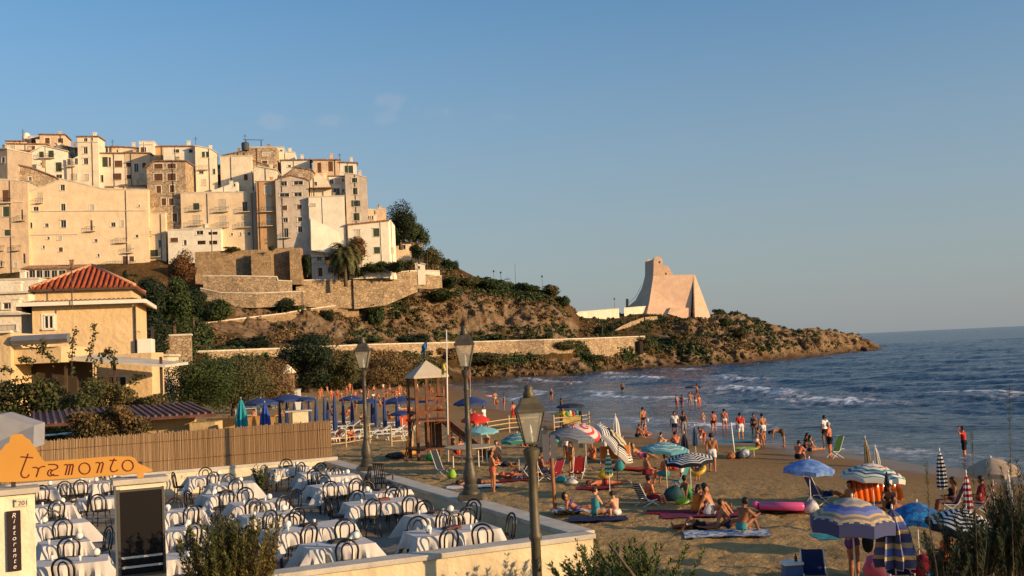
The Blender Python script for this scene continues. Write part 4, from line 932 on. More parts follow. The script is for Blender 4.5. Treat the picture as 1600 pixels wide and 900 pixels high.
# the villa with the red hip roof
VY=74;pl=Plane(50,600,VY,R(14))
VW=plaster('villa_plaster',(.70,.50,.27),(.6,.4,.2),amt=.12);TRIM=mat('trim_white',(.78,.70,.58),.7,var=.06)
REDT=mat('roof_tiles_red',(.38,.085,.028),.8,var=.28,scale=2.2,bump=.3,bscale=14)
DKB=mat('dark_brown',(.09,.055,.035),.8,var=.3)
e=empty('villa',pl.O,pl.yaw,'yellow villa with red tiled hip roof behind the restaurant hedge','house')
def L2(px,py,dep=0.0):
 """local point on plane set back by dep"""
 d=ray(px,py);c0=Vector((0,0,CAMZ));o2=pl.O-pl.n*dep;t=(o2-c0).dot(pl.n)/d.dot(pl.n);q=c0+d*t-pl.O
 return Vector((q.dot(pl.u),dep,q.z))
wins=[(76.5,503.5,14,21)]
ul,zt=pl.hit(50,478);ur,_=pl.hit(212,474);zt=pl.hit(130,474)[1];zb=pl.hit(50,600)[1]-3
a,b_=pl.hit(69,514);c,d=pl.hit(84,492.5)
V,Fs=facade(pl,[(ul,zt),(ur,zt)],zb,[(round(a,3),round(c,3),b_,d)],.12)
k=len(V);D_=8.5;V+=[(ul,0,zb),(ul,0,zt),(ul,D_,zt),(ul,D_,zb),(ur,0,zb),(ur,0,zt),(ur,D_,zt),(ur,D_,zb)]
Fs+=[(k,k+1,k+2,k+3),(k+4,k+7,k+6,k+5),(k+2,k+6,k+7,k+3)]
me=bpy.data.meshes.new('wall');me.from_pydata(V,[],Fs);link('wall',me,VW,e)
window(e,'l',round(a,3),round(c,3),b_,d,.12)
for o in e.children:
 if o.name.startswith('window'):
  for ch in list(o.children):
   if ch.name.startswith('shutter'):bpy.data.objects.remove(ch)
  mb=MB();w_=c-a
  mb.box(((a+c)/2,.09,(b_+d)/2),(w_,.05,d-b_));
  for ch in o.children:
   if ch.name.startswith('pane'):ch.location.y=-.02
  q=MB()
  for sx in(-1,0,1):q.box(((a+c)/2+sx*(w_/2-.03),-.02,(b_+d)/2),(.09,.1,d-b_+.1))
  for zz in(b_,d):q.box(((a+c)/2,-.02,zz),(w_+.1,.1,.08))
  q.build('window_trim',TRIM,o)
u0,u1=ul-.75,ur+.55;zs=zt
mb=MB();mb.add([(u0,-.7,zs+.02),(u1,-.7,zs+.02),(u1,D_+.6,zs+.02),(u0,D_+.6,zs+.02),(ul+.1,.5,zs+.24),(ur-.3,.5,zs+.24),(ur-.3,D_-.5,zs+.24),(ul+.1,D_-.5,zs+.24)],[(0,3,2,1),(0,1,5,4),(1,2,6,5),(2,3,7,6),(3,0,4,7),(4,5,6,7)])
for k in range(26):
 u=u0+(u1-u0)*(k+.5)/26;mb.tube([(u,-.72,zs+.06),(min(max(u,ul+.1),ur-.3),.5,zs+.28)],.07,6)
mb.build('skirt_roof',TILEB,e)
mb=MB();mb.box(((u0+u1)/2,-.78,zs+.0),(u1-u0+.2,.16,.26));mb.box((u1+.1,D_/2,zs),(.16,D_+1.2,.26));mb.build('gutter',TRIM,e)
mb=MB();mb.box((u0+.02,D_/2-.1,zs-.12),(.3,D_+1.2,.5));mb.build('dark_eave',DKB,e)
za=pl.hit(130,449.5)[1];ua,ub=pl.hit(52,452)[0],pl.hit(204,449)[0]
mb=MB();mb.box(((ua+ub)/2,D_/2,(zs+.1+za)/2),(ub-ua,D_-1.0,za-zs-.1));mb.build('attic_wall',VW,e)
ap=L2(127,417,D_/2);zr=za;x0,x1,y0_,y1_=ua-.25,ub+.25,.2,D_-.2;cx,cy=(x0+x1)/2+.1,D_/2;zh=ap.z
mb=MB();mb.add([(x0,y0_,zr),(x1,y0_,zr),(x1,y1_,zr),(x0,y1_,zr),(cx-.2,cy,zh),(cx+.2,cy,zh)],[(0,3,2,1),(0,1,5,4),(1,2,5),(2,3,4,5),(3,0,4)])
nt_=19
for k in range(nt_):
 u=x0+(x1-x0)*(k+.5)/nt_;f_=1-abs(u-cx)/((x1-x0)/2)
 mb.tube([(u,y0_-.05,zr+.04),(u,y0_+(cy-y0_)*f_,zr+(zh-zr)*f_+.05)],.125,8)
 v_=y0_+(y1_-y0_)*(k+.5)/nt_;g_=1-abs(v_-cy)/((y1_-y0_)/2)
 mb.tube([(x1+.05,v_,zr+.04),(x1-(x1-cx)*g_,v_,zr+(zh-zr)*g_+.05)],.11,6)
mb.build('hip_roof',REDT,e,auto=60)
mb=MB()
for c_ in((x0,y0_),(x1,y0_),(x1,y1_)):mb.tube([(c_[0],c_[1],zr+.1),(cx,cy,zh+.1)],.14,8)
mb.build('ridge_tiles',mat('ridge_tile',(.62,.30,.16),.8,var=.2,scale=3),e,smooth=True)
mb=MB();mb.box(((ua+ub)/2,D_/2,zr-.1),(ub-ua+.7,D_-.2,.16));mb.build('eave_board',DKB,e)
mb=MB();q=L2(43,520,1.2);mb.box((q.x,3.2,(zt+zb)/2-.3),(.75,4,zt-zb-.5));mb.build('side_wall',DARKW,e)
u,z=pl.hit(214,555);zt2=pl.hit(214,530)[1]
bb=MB();bb.box((u+.55,.9,(z+zt2)/2),(1.0,2.6,(zt2-z)));o=bb.build('balcony',TRIM,e,bevel=.05)
bb=MB()
for k in range(8):bb.bar((u+1.0,-.35+k*.35,zt2),(u+1.0,-.35+k*.35,zt2+.85),.03)
bb.bar((u+1.0,-.4,zt2+.85),(u+1.0,2.2,zt2+.85),.05);bb.build('railing',IRON,o)
mb=MB();mb.tube([(ur-.05,-.08,zt-.3),(ur-.05,-.08,zb)],.06,8);mb.build('downpipe',DKB,e)
mb=MB();q=pl.hit(116,470);mb.tube([(q[0],-1.0,pl.hit(116,482)[1]),(q[0],-1.0,pl.hit(114,415)[1])],.04,6);mb.build('aerial_pole',IRON,e)
pl2=Plane(0,620,60,R(4));e=empty('annex',pl2.O,pl2.yaw,'low ochre wing with a curved grey metal cowl left of the villa','building')
a=pl2.hit(-70,522);b_=pl2.hit(16,520);zb=pl2.hit(0,640)[1]-2.5
mb=MB();mb.box(((a[0]+b_[0])/2,3,(zb+b_[1])/2),(b_[0]-a[0],6,b_[1]-zb));mb.build('wall',VW,e)
c=pl2.hit(90,541);mb=MB();zz=pl2.hit(50,568)[1];mb.box(((b_[0]+c[0])/2+.01,3.2,(zz+c[1])/2),(c[0]-b_[0],5.4,c[1]-zz));mb.build('parapet',VW,e)
mb=MB();mb.box(((b_[0]+c[0])/2+.01,4.5,(zb+zz)/2),(c[0]-b_[0],3,zz-zb));mb.build('dark_porch',mat('porch_dark',(.05,.035,.025),.9),e)  # solid block; the shade inside the porch is put into its near-black colour
mb=MB();u0,z0=pl2.hit(19,540);u1,z1=pl2.hit(107,525)
mb.prism([(u0,.3,z0),(u0,-.15,z0+.05),(u0,-.28,z0+.25),(u0,-.15,z0+.5),(u0,.3,z0+.55)],(0,0,0),(u1-u0,0,0));mb.build('cowl',mat('zinc',(.42,.38,.34),.35,metal=.7,var=.1),e,smooth=False)
mb=MB();mb.box(((a[0]+b_[0])/2,-.05,b_[1]+.06),(b_[0]-a[0]+.2,.5,.12));mb.build('coping',TRIM,e)
e=empty('canopy_roof',P(175,575,62),R(2),'long thin beige canopy roof sloping above the hedge','canopy')
pc=Plane(175,575,62,R(2));a=pc.hit(88,562);b_=pc.hit(258,574)
mb=MB();mb.add([(a[0],0,a[1]),(b_[0],0,b_[1]),(b_[0],5,b_[1]+.1),(a[0],5,a[1]+.1),(a[0],0,a[1]+.22),(b_[0],0,b_[1]+.14),(b_[0],5,b_[1]+.25),(a[0],5,a[1]+.32)],[(0,3,2,1),(4,5,6,7),(0,1,5,4),(1,2,6,5),(2,3,7,6),(3,0,4,7)]);mb.build('roof_panel',COPING,e)
mb=MB()
for u in(a[0]+.3,(a[0]+b_[0])/2,b_[0]-.4):
 mb.box((u,.6,a[1]-2.4),(.14,.14,4.6))
mb.build('post',DKB,e)
pc=Plane(160,612,68,R(4));e=empty('porch_wall',pc.O,pc.yaw,'ochre porch wall with two small dark windows under the canopy','wall')
a=pc.hit(152,612);b_=pc.hit(238,612);mb=MB();mb.box(((a[0]+b_[0])/2,1.5,.5),(b_[0]-a[0],3,3.6));mb.build('wall',VW,e)
for px in(180,193):
 u,z=pc.hit(px,598);mb=MB();mb.box((u,-.03,z),(.45,.1,.85));f=mb.build('window',TRIM,e);mb=MB();mb.box((u,-.1,z),(.33,.05,.72));mb.build('pane',GLASS,f)
H('white terrace storey with striped eave left of the villa roof',-70,500,120,4,[(-70,462),(44,458)],520,8,IVORY,[(12,478,16,10,'w')],roof='slab')
H('long white parapet terrace in front of the restaurant veranda',-70,455,150,4,[(-70,441),(60,437)],470,8,WHITE,[],roof='flat')
H('lower cream block with roof slab behind the ochre wing',-70,520,95,4,[(-70,494),(40,492)],530,6,IVORY,[(10,512,30,8,'l')],roof='slab')
H('low ochre building right of the villa behind the canopy',226,600,100,8,[(226,556),(262,557)],610,6,CREAM,[(236,566,5,8,'w')],roof='slab',eave=.2)
# hedge and creepers behind the restaurant
def hedge(name,pts,Y,h,dpt,m,label,n,leaf,seed,cat='hedge'):
 g=np.random.default_rng(seed);A=[P(x,y,Y)for x,y in pts];xs_=[q.x for q in A];zs=[q.z for q in A]
 e=empty(name,(xs_[0],Y,zs[0]),0,label,cat)
 x=xs_[0]+(xs_[-1]-xs_[0])*g.random(n);top=np.interp(x,xs_,zs)+(fbm(x*.8+seed,x*0+3,4)-.5)*h*.9
 t_=g.random(n);z=top-h*t_**1.3;y=Y+(g.random(n)-.5)*dpt+(fbm(x*1.2,z*1.2+seed,3)-.5)*1.6
 c=np.stack([x,y,z],1);nr=g.normal(size=(n,3));nr[:,1]-=.8;nr[:,2]+=.5;nr/=np.linalg.norm(nr,axis=1)[:,None]
 a=np.cross(nr,g.normal(size=(n,3)));a/=np.linalg.norm(a,axis=1)[:,None];bb=np.cross(nr,a);s=(leaf*(.6+.8*g.random((n,1))))
 Vv=np.stack([c-a*s,c+bb*s*.6,c+a*s,c-bb*s*.6],1).reshape(-1,3)-np.array([xs_[0],Y,zs[0]])
 link('foliage',npmesh('foliage',Vv,np.arange(4*n).reshape(-1,4)),m,e)
 mb=MB()
 for k in range(5):
  q=xs_[0]+(xs_[-1]-xs_[0])*(k+.5)/5;zt_=float(np.interp(q,xs_,zs))-zs[0]
  mb.tube([(q-xs_[0],0,zt_-h-1.2),(q-xs_[0]+.2,.1,zt_-h*.4)],.05,5)
 mb.build('stems',BARK,e)
 return e
hedge('hedge',[(-60,598),(20,592),(60,588),(120,592),(150,604)],55,3.2,2.2,leafmat('hedge_leaf',(.030,.045,.012),(.10,.085,.025)),'tangled green creeper hedge at left behind the brown metal roof',15000,.085,21)
hedge('hedge',[(140,606),(200,610),(250,612),(262,620)],58,2.4,2,leafmat('hedge_leaf2',(.05,.05,.014),(.13,.09,.03)),'lower red flecked creeper hedge below the beige canopy',9000,.08,22)
hedge('hedge',[(112,652),(140,644),(185,640),(215,650),(228,664)],44,1.6,1.2,leafmat('hedge_leaf3',(.045,.045,.015),(.15,.085,.03)),'reddish bushy plant sitting on the brown metal roof',9000,.06,23,'bush')
SH_=[[(0,600),(30,594),(60,588)],[(30,560),(42,563),(50,566)],[(42,541),(62,545),(75,556),(88,566)],[(66,532),(70,545)],[(113,590),(112,560),(114,540),(117,514)],[(137,560),(143,540),(146,520),(147,505)],[(148,590),(147,560)],[(155,565),(163,552),(172,546)],[(172,546),(178,560),(178,570)],[(0,575),(22,582)],[(0,612),(18,622),(30,618)],[(205,600),(212,590),(222,588)]]
g=np.random.default_rng(4)
for k,pts in enumerate(SH_):
 A=[P(x,y,54)for x,y in pts];o0=A[0];e=empty('creeper_shoot',o0,0,['loose creeper shoot trailing low at the left edge above the hedge','short creeper sprig against the ochre wing','arched creeper shoot crossing below the metal cowl','tiny creeper tip over the metal cowl','tall upright creeper shoot in front of the villa wall','tallest leafy creeper shoot in front of the villa wall','short straight shoot between the tall creepers','creeper shoot curving right above the canopy','drooping creeper tip over the canopy','thin creeper on the left wall','lowest creeper curl at the left edge','small shoot near the right end of the canopy'][k],'creeper')
 mb=MB();mb.tube([a-o0 for a in A],.018,5);mb.build('stem',BARK,e)
 n=26*(len(pts));V=[];q=g.random(n)*(len(A)-1)
 for u in q:
  i=min(int(u),len(A)-2);c=A[i].lerp(A[i+1],u-i)-o0+Vector(g.normal(size=3))*.09
  a=Vector(g.normal(size=3)).normalized()*.085;b_=a.cross(Vector(g.normal(size=3))).normalized()*.055;V+=[c-a,c+b_,c+a,c-b_]
 link('leaves',npmesh('leaves',[tuple(v)for v in V],np.arange(4*n).reshape(-1,4)),MATS['hedge_leaf'],e)
e=empty('lean_to',P(180,650,47),0,'brown corrugated metal roof with pale hut wall behind the reed fence','shed')
A,B,C_,D2=P(48,664,47),P(340,645,47),P(300,630,52),P(48,645,52);o0=e.location.copy()
B2=P(338,646,47)
mb=MB();v4=[q-o0 for q in(A,B2,C_,D2)];mb.add(v4+[q-Vector((0,0,.12))for q in v4],[(0,1,2,3),(7,6,5,4),(0,4,5,1),(1,5,6,2),(3,2,6,7),(0,3,7,4)])
for k in range(26):
 t_=(k+.5)/26;mb.bar(v4[0].lerp(v4[1],t_)+Vector((0,0,.04)),v4[3].lerp(v4[2],t_)+Vector((0,0,.04)),.1,.09)
mb.build('roof',mat('brown_metal',(.19,.085,.055),.55,var=.35,scale=1.5),e)
mb=MB();q=P(317,660,47.3)-o0;mb.box((q.x,.8,q.z-1.45),(1.1,1.2,2.9));q=P(250,668,48)-o0;mb.box((q.x,1.2,q.z-1.2),(3,.3,3.4));mb.build('wall',plaster('hut_wall',(.60,.42,.20),amt=.3),e)
mb=MB()
for px in(60,130,215,338):q=P(px,664,47.1)-o0;mb.bar(q,q-Vector((0,0,3)),.12)
mb.build('post',DKB,e)
mb=MB();q=P(180,680,52)-o0;mb.box((q.x,5.5,q.z-2.2),(9,.2,3));mb.build('back_wall',MATS['porch_dark'],e)  # same near-black colour stands for the shade under the roof
for k,(px,py)in enumerate([(72,680),(108,677)]):
 e=empty('round_table',P(px,py,44.5)-Vector((0,0,.75)),0,['pale round table in the dark under the metal roof, left one','pale round table in the dark under the metal roof, right one'][k],'table')
 mb=MB();mb.lathe([(.42,.73),(.44,.75),(.42,.77)],16);mb.build('tabletop',TRIM,e);mb=MB();mb.tube([(0,0,-.6),(0,0,.73)],.04,6);mb.build('leg',IRON,e)
pa=[P(-60,655,30),P(0,648,30),P(53,665,30),P(52,700,29.4),P(-60,716,29.4)]
mb=MB();pb=[q+Vector((0,.7,.04))for q in pa];n_=5
mb.add(pa+pb,[(0,4,3,2,1),(5,6,7,8,9)]+[(i,(i+1)%5,(i+1)%5+5,i+5)for i in range(5)])
tag(mb.build('canvas_awning',mat('grey_canvas',(.30,.29,.29),.7,var=.1)),'pale grey canvas awning at the left edge behind the orange sign','awning')
# restaurant terrace
TA=Vector((1.3,21.9,0));E1=Vector((-.414,.910,0));E2=Vector((-.910,-.414,0));TZF,TZL=2.2,2.9
TYAW=math.atan2(E1.y,E1.x)
def TW(a,b,z=0.0):return TA+E1*a+E2*b+Vector((0,0,z))
LTER,WTER=19.4,13.5
FLOORM=mat('terrace_floor',(.30,.25,.19),.85,var=.2,scale=1.2,bump=.2,bscale=30)
WALLM=plaster('terrace_wall',(.74,.60,.38),(.35,.24,.13),amt=.35)
CAPM=mat('cap_concrete',(.52,.46,.37),.9,var=.15,scale=2,bump=.2,bscale=25)
mb=MB();mb.add([TW(0.3,.3,TZF),TW(LTER,.3,TZF),TW(LTER,WTER+2,TZF),TW(.3,WTER+2,TZF)],[(0,1,2,3)]);tag(mb.build('terrace_floor',FLOORM),kind='structure')
mb=MB();mb.add([(-26,8,1.62),(2.2,8,1.62),(2.2,20.5,1.62),TW(-.02,0,1.62),TW(-.02,14,1.62),(-26,20,1.62)],[(0,1,2,3,4,5)]);tag(mb.build('pavement',mat('pavement',(.20,.17,.13),.9,var=.2,scale=2,bump=.3,bscale=12)),kind='structure')
def seg_wall(name,label,a0,b0,a1,b1,z0,z1,thick,capw,wm=None,capt=.10):
 p,q=TW(a0,b0),TW(a1,b1);L=(q-p).length;ang=math.atan2(q.y-p.y,q.x-p.x)
 e=empty(name,(p.x,p.y,z0),ang,label,'wall')
 mb=MB();mb.box((L/2,0,(z1-z0-capt)/2),(L,thick,z1-z0-capt));mb.build('masonry',wm or WALLM,e)
 mb=MB();mb.box((L/2,0,z1-z0-capt/2+.002),(L+.06,capw,capt));mb.build('coping',CAPM,e,bevel=.012)
 return e
seg_wall('parapet_wall','low ochre terrace wall facing the street with a grey coping',-.0,.0,.0,8.0,.2,TZL,.34,.48)
seg_wall('parapet_wall','long terrace ledge along the beach carrying two lamp posts',.20,.05,LTER,.05,.0,TZL,.42,.56)
seg_wall('parapet_wall','cream terrace base wall under the reed fence',LTER+.2,-.15,LTER+.2,15.5,.2,3.02,.3,.34,plaster('base_cream',(.78,.66,.45),amt=.2))
seg_wall('parapet_wall','white terrace wall at far left behind the tables',3.0,13.6,LTER,13.6,.6,3.2,.3,.36,WHITEW)
REED=bpy.data.materials.new('reed');REED.use_nodes=True;t=REED.node_tree;b=t.nodes['Principled BSDF'];b.inputs['Roughness'].default_value=.8;b.inputs['Specular IOR Level'].default_value=.15
g_=N(t,'ShaderNodeNewGeometry');r_=N(t,'ShaderNodeValToRGB');t.links.new(g_.outputs['Random Per Island'],r_.inputs[0]);t.links.new(r_.outputs[0],b.inputs['Base Color'])
r_.color_ramp.elements[0].color=(.40,.265,.145,1);r_.color_ramp.elements[1].color=(.56,.40,.235,1)
p=TW(LTER+.2,0);q=TW(LTER+.2,12.0);L=(q-p).length;ang=math.atan2(q.y-p.y,q.x-p.x)
e=empty('reed_fence',(p.x,p.y,3.02),ang,'tall woven reed fence along the back of the restaurant terrace','fence')
rnd=random.Random(3);mb=MB();x=.0
while x<L:
 w=.016+.012*rnd.random();h=1.30+rnd.uniform(-.03,.05);lx=rnd.uniform(-.01,.01);y=rnd.uniform(-.012,.012)
 mb.add([(x,y,.01),(x+w,y,.01),(x+w*.5,y+w,.01),(x+lx,y,h),(x+w+lx,y,h),(x+w*.5+lx,y+w,h)],[(0,1,4,3),(1,2,5,4),(2,0,3,5),(3,4,5)])
 x+=w*1.02
mb.build('reed_screen',REED,e)
mb=MB();mb.box((L/2,-.045,.66),(L,.012,1.26));mb.build('backing',mat('reed_back',(.26,.14,.06),.9),e)
for k in range(7):
 mb=MB();mb.tube([(L*k/6,-.09,-.9),(L*k/6,-.09,1.38)],.03,8);mb.build('post',DKB,e)
for z in(.35,1.0):
 mb=MB();mb.tube([(0,.035,z),(L,.035,z)],.006,5);mb.build('wire',IRON,e)
LMET=mat('lamp_iron',(.095,.080,.055),.5,metal=.35,var=.25,scale=6,bump=.1)
LGL=bpy.data.materials.new('lamp_glass');LGL.use_nodes=True;t=LGL.node_tree;b=t.nodes['Principled BSDF']
b.inputs['Base Color'].default_value=(.50,.46,.36,1);b.inputs['Roughness'].default_value=.35;b.inputs['Alpha'].default_value=.42
def lamp(at,label,rz=0.0,dz=0.0,base=True):
 e=empty('street_lamp',at,rz,label,'street lamp')
 mb=MB()
 if base:mb.box((0,0,.07),(.62,.62,.14));mb.build('plinth',LMET,e,bevel=.02)
 mb=MB();mb.lathe([(.27,.14),(.27,.2),(.20,.26),(.22,.34),(.17,.40),(.215,.52),(.205,.66),(.14,.86),(.105,.98),(.125,1.02),(.095,1.08),(.085,1.7),(.1,1.72),(.1,1.78),(.08,1.8),(.072,2.7),(.088,2.73),(.088,2.77),(.07,2.8),(.068,3.02),(.09,3.05),(.12,3.14),(.13,3.22),(.055,3.27),(.05,3.32)]if base else[(.17,.0),(.17,.1),(.13,.25),(.105,.6),(.10,1.6),(.135,1.65),(.135,1.71),(.105,1.75),(.088,2.9),(.11,2.95),(.125,3.0),(.165,3.12),(.175,3.2),(.06,3.26),(.055,3.34)],16)
 mb.v=[(x*.86,y*.86,z)for x,y,z in mb.v];mb.build('post',LMET,e,auto=40)
 z0=3.32;mb=MB()
 for k in range(4):
  a=math.pi/4+k*math.pi/2;c,s_=math.cos(a),math.sin(a);a2=a+math.pi/2;c2,s2=math.cos(a2),math.sin(a2)
  mb.bar((c*.155,s_*.155,z0),(c*.33,s_*.33,z0+.56),.02)
  mb.bar((c*.33,s_*.33,z0+.56),(c2*.33,s2*.33,z0+.56),.035);mb.bar((c*.155,s_*.155,z0),(c2*.155,s2*.155,z0),.03)
  mb.tube([(c*.05,s_*.05,z0-.08),(c*.14,s_*.14,z0-.03),(c*.16,s_*.16,z0+.01)],.012,5)
 fr=mb.build('lantern_frame',LMET,e)
 for k in range(4):
  a=math.pi/4+k*math.pi/2;c,s_=math.cos(a),math.sin(a);a2=a+math.pi/2;c2,s2=math.cos(a2),math.sin(a2)
  mb=MB();mb.add([(c*.152,s_*.152,z0+.01),(c2*.152,s2*.152,z0+.01),(c2*.322,s2*.322,z0+.55),(c*.322,s_*.322,z0+.55)],[(0,1,2,3)]);mb.build('glass_pane',LGL,fr)
 mb=MB();mb.tube([(0,0,z0),(0,0,z0+.12)],.045,8);mb.tube([(0,0,z0+.12),(0,0,z0+.18),(0,0,z0+.32)],[.02,.04,.012],8);mb.build('bulb',mat('bulb',(.75,.70,.55),.3),fr)
 mb=MB();ph=math.pi/4;mb.lathe([(.36,z0+.57),(.35,z0+.60),(.24,z0+.70),(.20,z0+.80)],4,phase=ph);mb.build('lantern_roof',LMET,e)
 mb=MB();mb.lathe([(.12,z0+.80),(.10,z0+.84),(.115,z0+.87),(.07,z0+.92),(.085,z0+.96),(.07,z0+1.0),(.02,z0+1.03)],12);mb.build('finial',LMET,e,smooth=True)
 return e
def ledge_pt(px,py):return PZ(px,py,TZL)
lm=ledge_pt(727,781);lf=ledge_pt(567.5,735);lm=TW((lm-TA).dot(E1),.0,TZL);lf=TW((lf-TA).dot(E1),.0,TZL)
lamp(lm,'dark iron lamp post on the beach ledge, middle one of the three lamps');lamp(lf,'farthest dark iron lamp post, standing at the end of the beach ledge')
nl=P(838,870,19.4);top=P(825,601,19.4)
o=lamp(Vector((nl.x,nl.y,top.z-4.35)),'nearest lamp post with big bronze grey lantern in front of the ochre wall',0.12,base=False)
LN=mat('lamp_bronze',(.115,.095,.060),.55,metal=.35,var=.2,scale=5)
for ch in list(o.children)+[c for q in o.children for c in q.children]:
 if ch.type=='MESH' and ch.data.materials and ch.data.materials[0]==LMET:ch.data.materials[0]=LN
# chairs and tables
BLK=mat('black_wood',(.010,.008,.007),.38,spec=.5);SEATM=mat('seat_weave',(.06,.04,.025),.7)
def arc(w,z0,z1,n,ytilt=0.16,y=0.0,top=.5):
 """bentwood hoop: verticals then half ellipse"""
 pts=[];zs=z1-w*top
 for k in range(4):z=z0+(zs-z0)*k/4;pts.append((-w/2*(.86+.14*k/4),y,z))
 for k in range(n+1):
  a=math.pi-math.pi*k/n;pts.append((w/2*math.cos(a),y,zs+w*top*math.sin(a)))
 for k in range(3,-1,-1):z=z0+(zs-z0)*k/4;pts.append((w/2*(.86+.14*k/4),y,z))
 return[(x,y+(z-z0)*-ytilt,z)for x,y,z in pts]
def make_chair():
 e=empty('bistro_chair')
 mb=MB();mb.lathe([(.19,.435),(.205,.445),(.205,.462),(.19,.47)],18);mb.build('seat',BLK,e,auto=40)
 mb=MB();mb.lathe([(.155,.468),(.15,.476)],16);mb.build('seat_pad',SEATM,e)
 mb=MB();mb.tube(arc(.40,.45,.90,12,y=-.17),.022,6);mb.build('backrest',BLK,e,smooth=True)
 mb=MB();mb.tube(arc(.19,.46,.83,10,y=-.165,top=.7),.017,6);mb.build('inner_hoop',BLK,e,smooth=True)
 for sx,sy in((-1,-1),(1,-1),(-1,1),(1,1)):
  mb=MB();mb.tube([(sx*.15,sy*.15,.44),(sx*.165,sy*.17,.22),(sx*.19,sy*.20,0)],[.015,.014,.011],6);mb.build('leg',BLK,e,smooth=True)
 mb=MB();mb.tube([(.155*math.cos(a),.155*math.sin(a),.26)for a in[k*math.pi/8 for k in range(17)]],.008,5,cap=False);mb.build('leg_ring',BLK,e,smooth=True)
 return e
CLOTH=mat('tablecloth',(.60,.55,.50),.9,var=.05,scale=3,bump=.15,bscale=60)
def make_table(w,d,seed,rnd_=False):
 """table under a cloth: local x = w, y = d"""
 e=empty('dining_table')
 mb=MB();mb.box((0,0,.725),(w-.02,d-.02,.03));mb.build('tabletop',mat('table_wood',(.12,.08,.05),.7),e)
 for sx in(-1,1):
  for sy in(-1,1):mb=MB();mb.bar((sx*(w/2-.07),sy*(d/2-.07),0),(sx*(w/2-.07),sy*(d/2-.07),.71),.045);mb.build('leg',IRON,e)
 g=random.Random(seed);nx,ny=14,12;V=[];idx={}
 per=[]
 for k in range(28):per.append((-w/2+w*k/28,-d/2,0,-1))
 for k in range(20):per.append((w/2,-d/2+d*k/20,1,0))
 for k in range(28):per.append((w/2-w*k/28,d/2,0,1))
 for k in range(20):per.append((-w/2,d/2-d*k/20,-1,0))
 n=len(per);ph=g.random()*6
 V.append((0,0,.752));Fs=[]
 for i,(x,y,nx_,ny_)in enumerate(per):V.append((x,y,.75))
 drops=[.0,.08,.17,.27]
 for j in range(1,4):
  for i,(x,y,nx_,ny_)in enumerate(per):
   cx_=min(abs(abs(x)-w/2),1),min(abs(abs(y)-d/2),1);corner=math.exp(-(max(cx_[0],cx_[1])/.16)**2)
   f_=.018*j*math.sin(i*.95+ph)+.012*j*math.sin(i*2.1+ph*2)
   out=.012*j+f_+corner*.03*j;dr=drops[j]+corner*(.07*j if j else 0)
   l_=math.hypot(x,y);V.append((x+nx_*out+corner*out*x/l_,y+ny_*out+corner*out*y/l_,.75-dr))
 for i in range(n):
  k=(i+1)%n;Fs.append((0,1+i,1+k))
  for j in range(3):a=1+j*n;c=1+(j+1)*n;Fs.append((a+i,c+i,c+k,a+k))
 me=bpy.data.meshes.new('tablecloth');me.from_pydata(V,[],Fs);me.materials.append(CLOTH);me.shade_smooth();me.set_sharp_from_angle(angle=R(50))
 cl=link('tablecloth',me)
 return e,cl
chair0=make_chair();first_chair=[True]
def put(proto,loc,rz,label,cat,group,flag=[set()]):
 if id(proto)not in flag[0]:flag[0].add(id(proto));o=proto
 else:o=copy_tree(proto)
 o.location=loc;o.rotation_euler=(0,0,rz);o.scale=(1.06,)*3 if cat=='chair' else(1,1,1);tag(o,label,cat,group);return o
tables={k:make_table(*v)for k,v in{'s':(.95,.80,1),'l':(1.25,.85,2),'x':(1.8,.95,3),'s2':(.9,.85,4),'l2':(1.3,.85,6)}.items()}
BALLM=mat('globe_white',(.80,.78,.70),.3);MENR=mat('menu_red',(.16,.03,.02),.5);MENB=mat('menu_dark',(.02,.02,.025),.5)
def make_globe():
 e=empty('candle_globe');mb=MB();mb.ball((0,0,.085),.075,14);mb.build('globe',BALLM,e,smooth=True)
 mb=MB();mb.lathe([(.05,0),(.045,.02),(.03,.03)],12);mb.build('foot',IRON,e);return e
globe0=make_globe()
def make_glass():
 mb=MB();mb.lathe([(.026,0),(.032,.10)],10);return mb.build('glass',mat('tumbler',(.75,.75,.72),.1,spec=.8),smooth=True)
glass0=make_glass()
TB=[(706,828,'x',0,'ffbbr','the table nearest the wall corner','r'),(682,803,'l',4,'ffbr','the table behind the corner table','w'),(597,783,'x',2,'ffbbl','the long table in the middle of the right side','r'),(628,764,'l2',5,'fb','the table beside the high chair','w'),(520,757,'l',3,'ffbr','the table left of the far lamp post',''),(547,741,'s',3,'br','the small table near the far lamp post',''),(500,737,'l2',0,'ffb','the table under the right end of the reed fence','d'),(452,730,'l',0,'fb','the table right of the leafy shrub','d'),(527,849,'l2',0,'f','the table against the front wall','d'),(482,823,'x',4,'ffbl','the long table left of the front wall table','d'),(420,803,'l',3,'ffb','the table above the front shrub',''),(402,784,'l2',2,'ffr','the middle table with white lamps',''),(352,771,'l',4,'ffl','the table over the shrub top','w'),(362,755,'l2',2,'fbr','the table in front of the leafy shrub',''),(325,744,'l',0,'fbl','the table under the reed fence',''),(283,797,'s',3,'fb','the upper table right of the menu board',''),(280,826,'s2',3,'fr','the middle table right of the menu board',''),(283,868,'s',0,'','the blue shaded table beside the menu board',''),(92,745,'l',0,'bb','the farthest left table under the sign',''),(150,741,'l2',0,'bb','the far table under the middle of the sign',''),(112,757,'l',2,'ff','the second row table under the sign',''),(172,752,'l',2,'fb','the second row table near the menu board',''),(160,778,'l2',4,'f','the table left of the menu board top',''),(82,789,'s',3,'fr','the left aisle table with white lamp',''),(92,817,'l',3,'fb','the left aisle table with bright cloth',''),(100,846,'s',3,'fr','the left aisle table in blue shade',''),(112,876,'l2',3,'fr','the nearest left aisle table',''),(60,765,'s2',3,'f','the table behind the house number pillar','')]
rnd=random.Random(12)
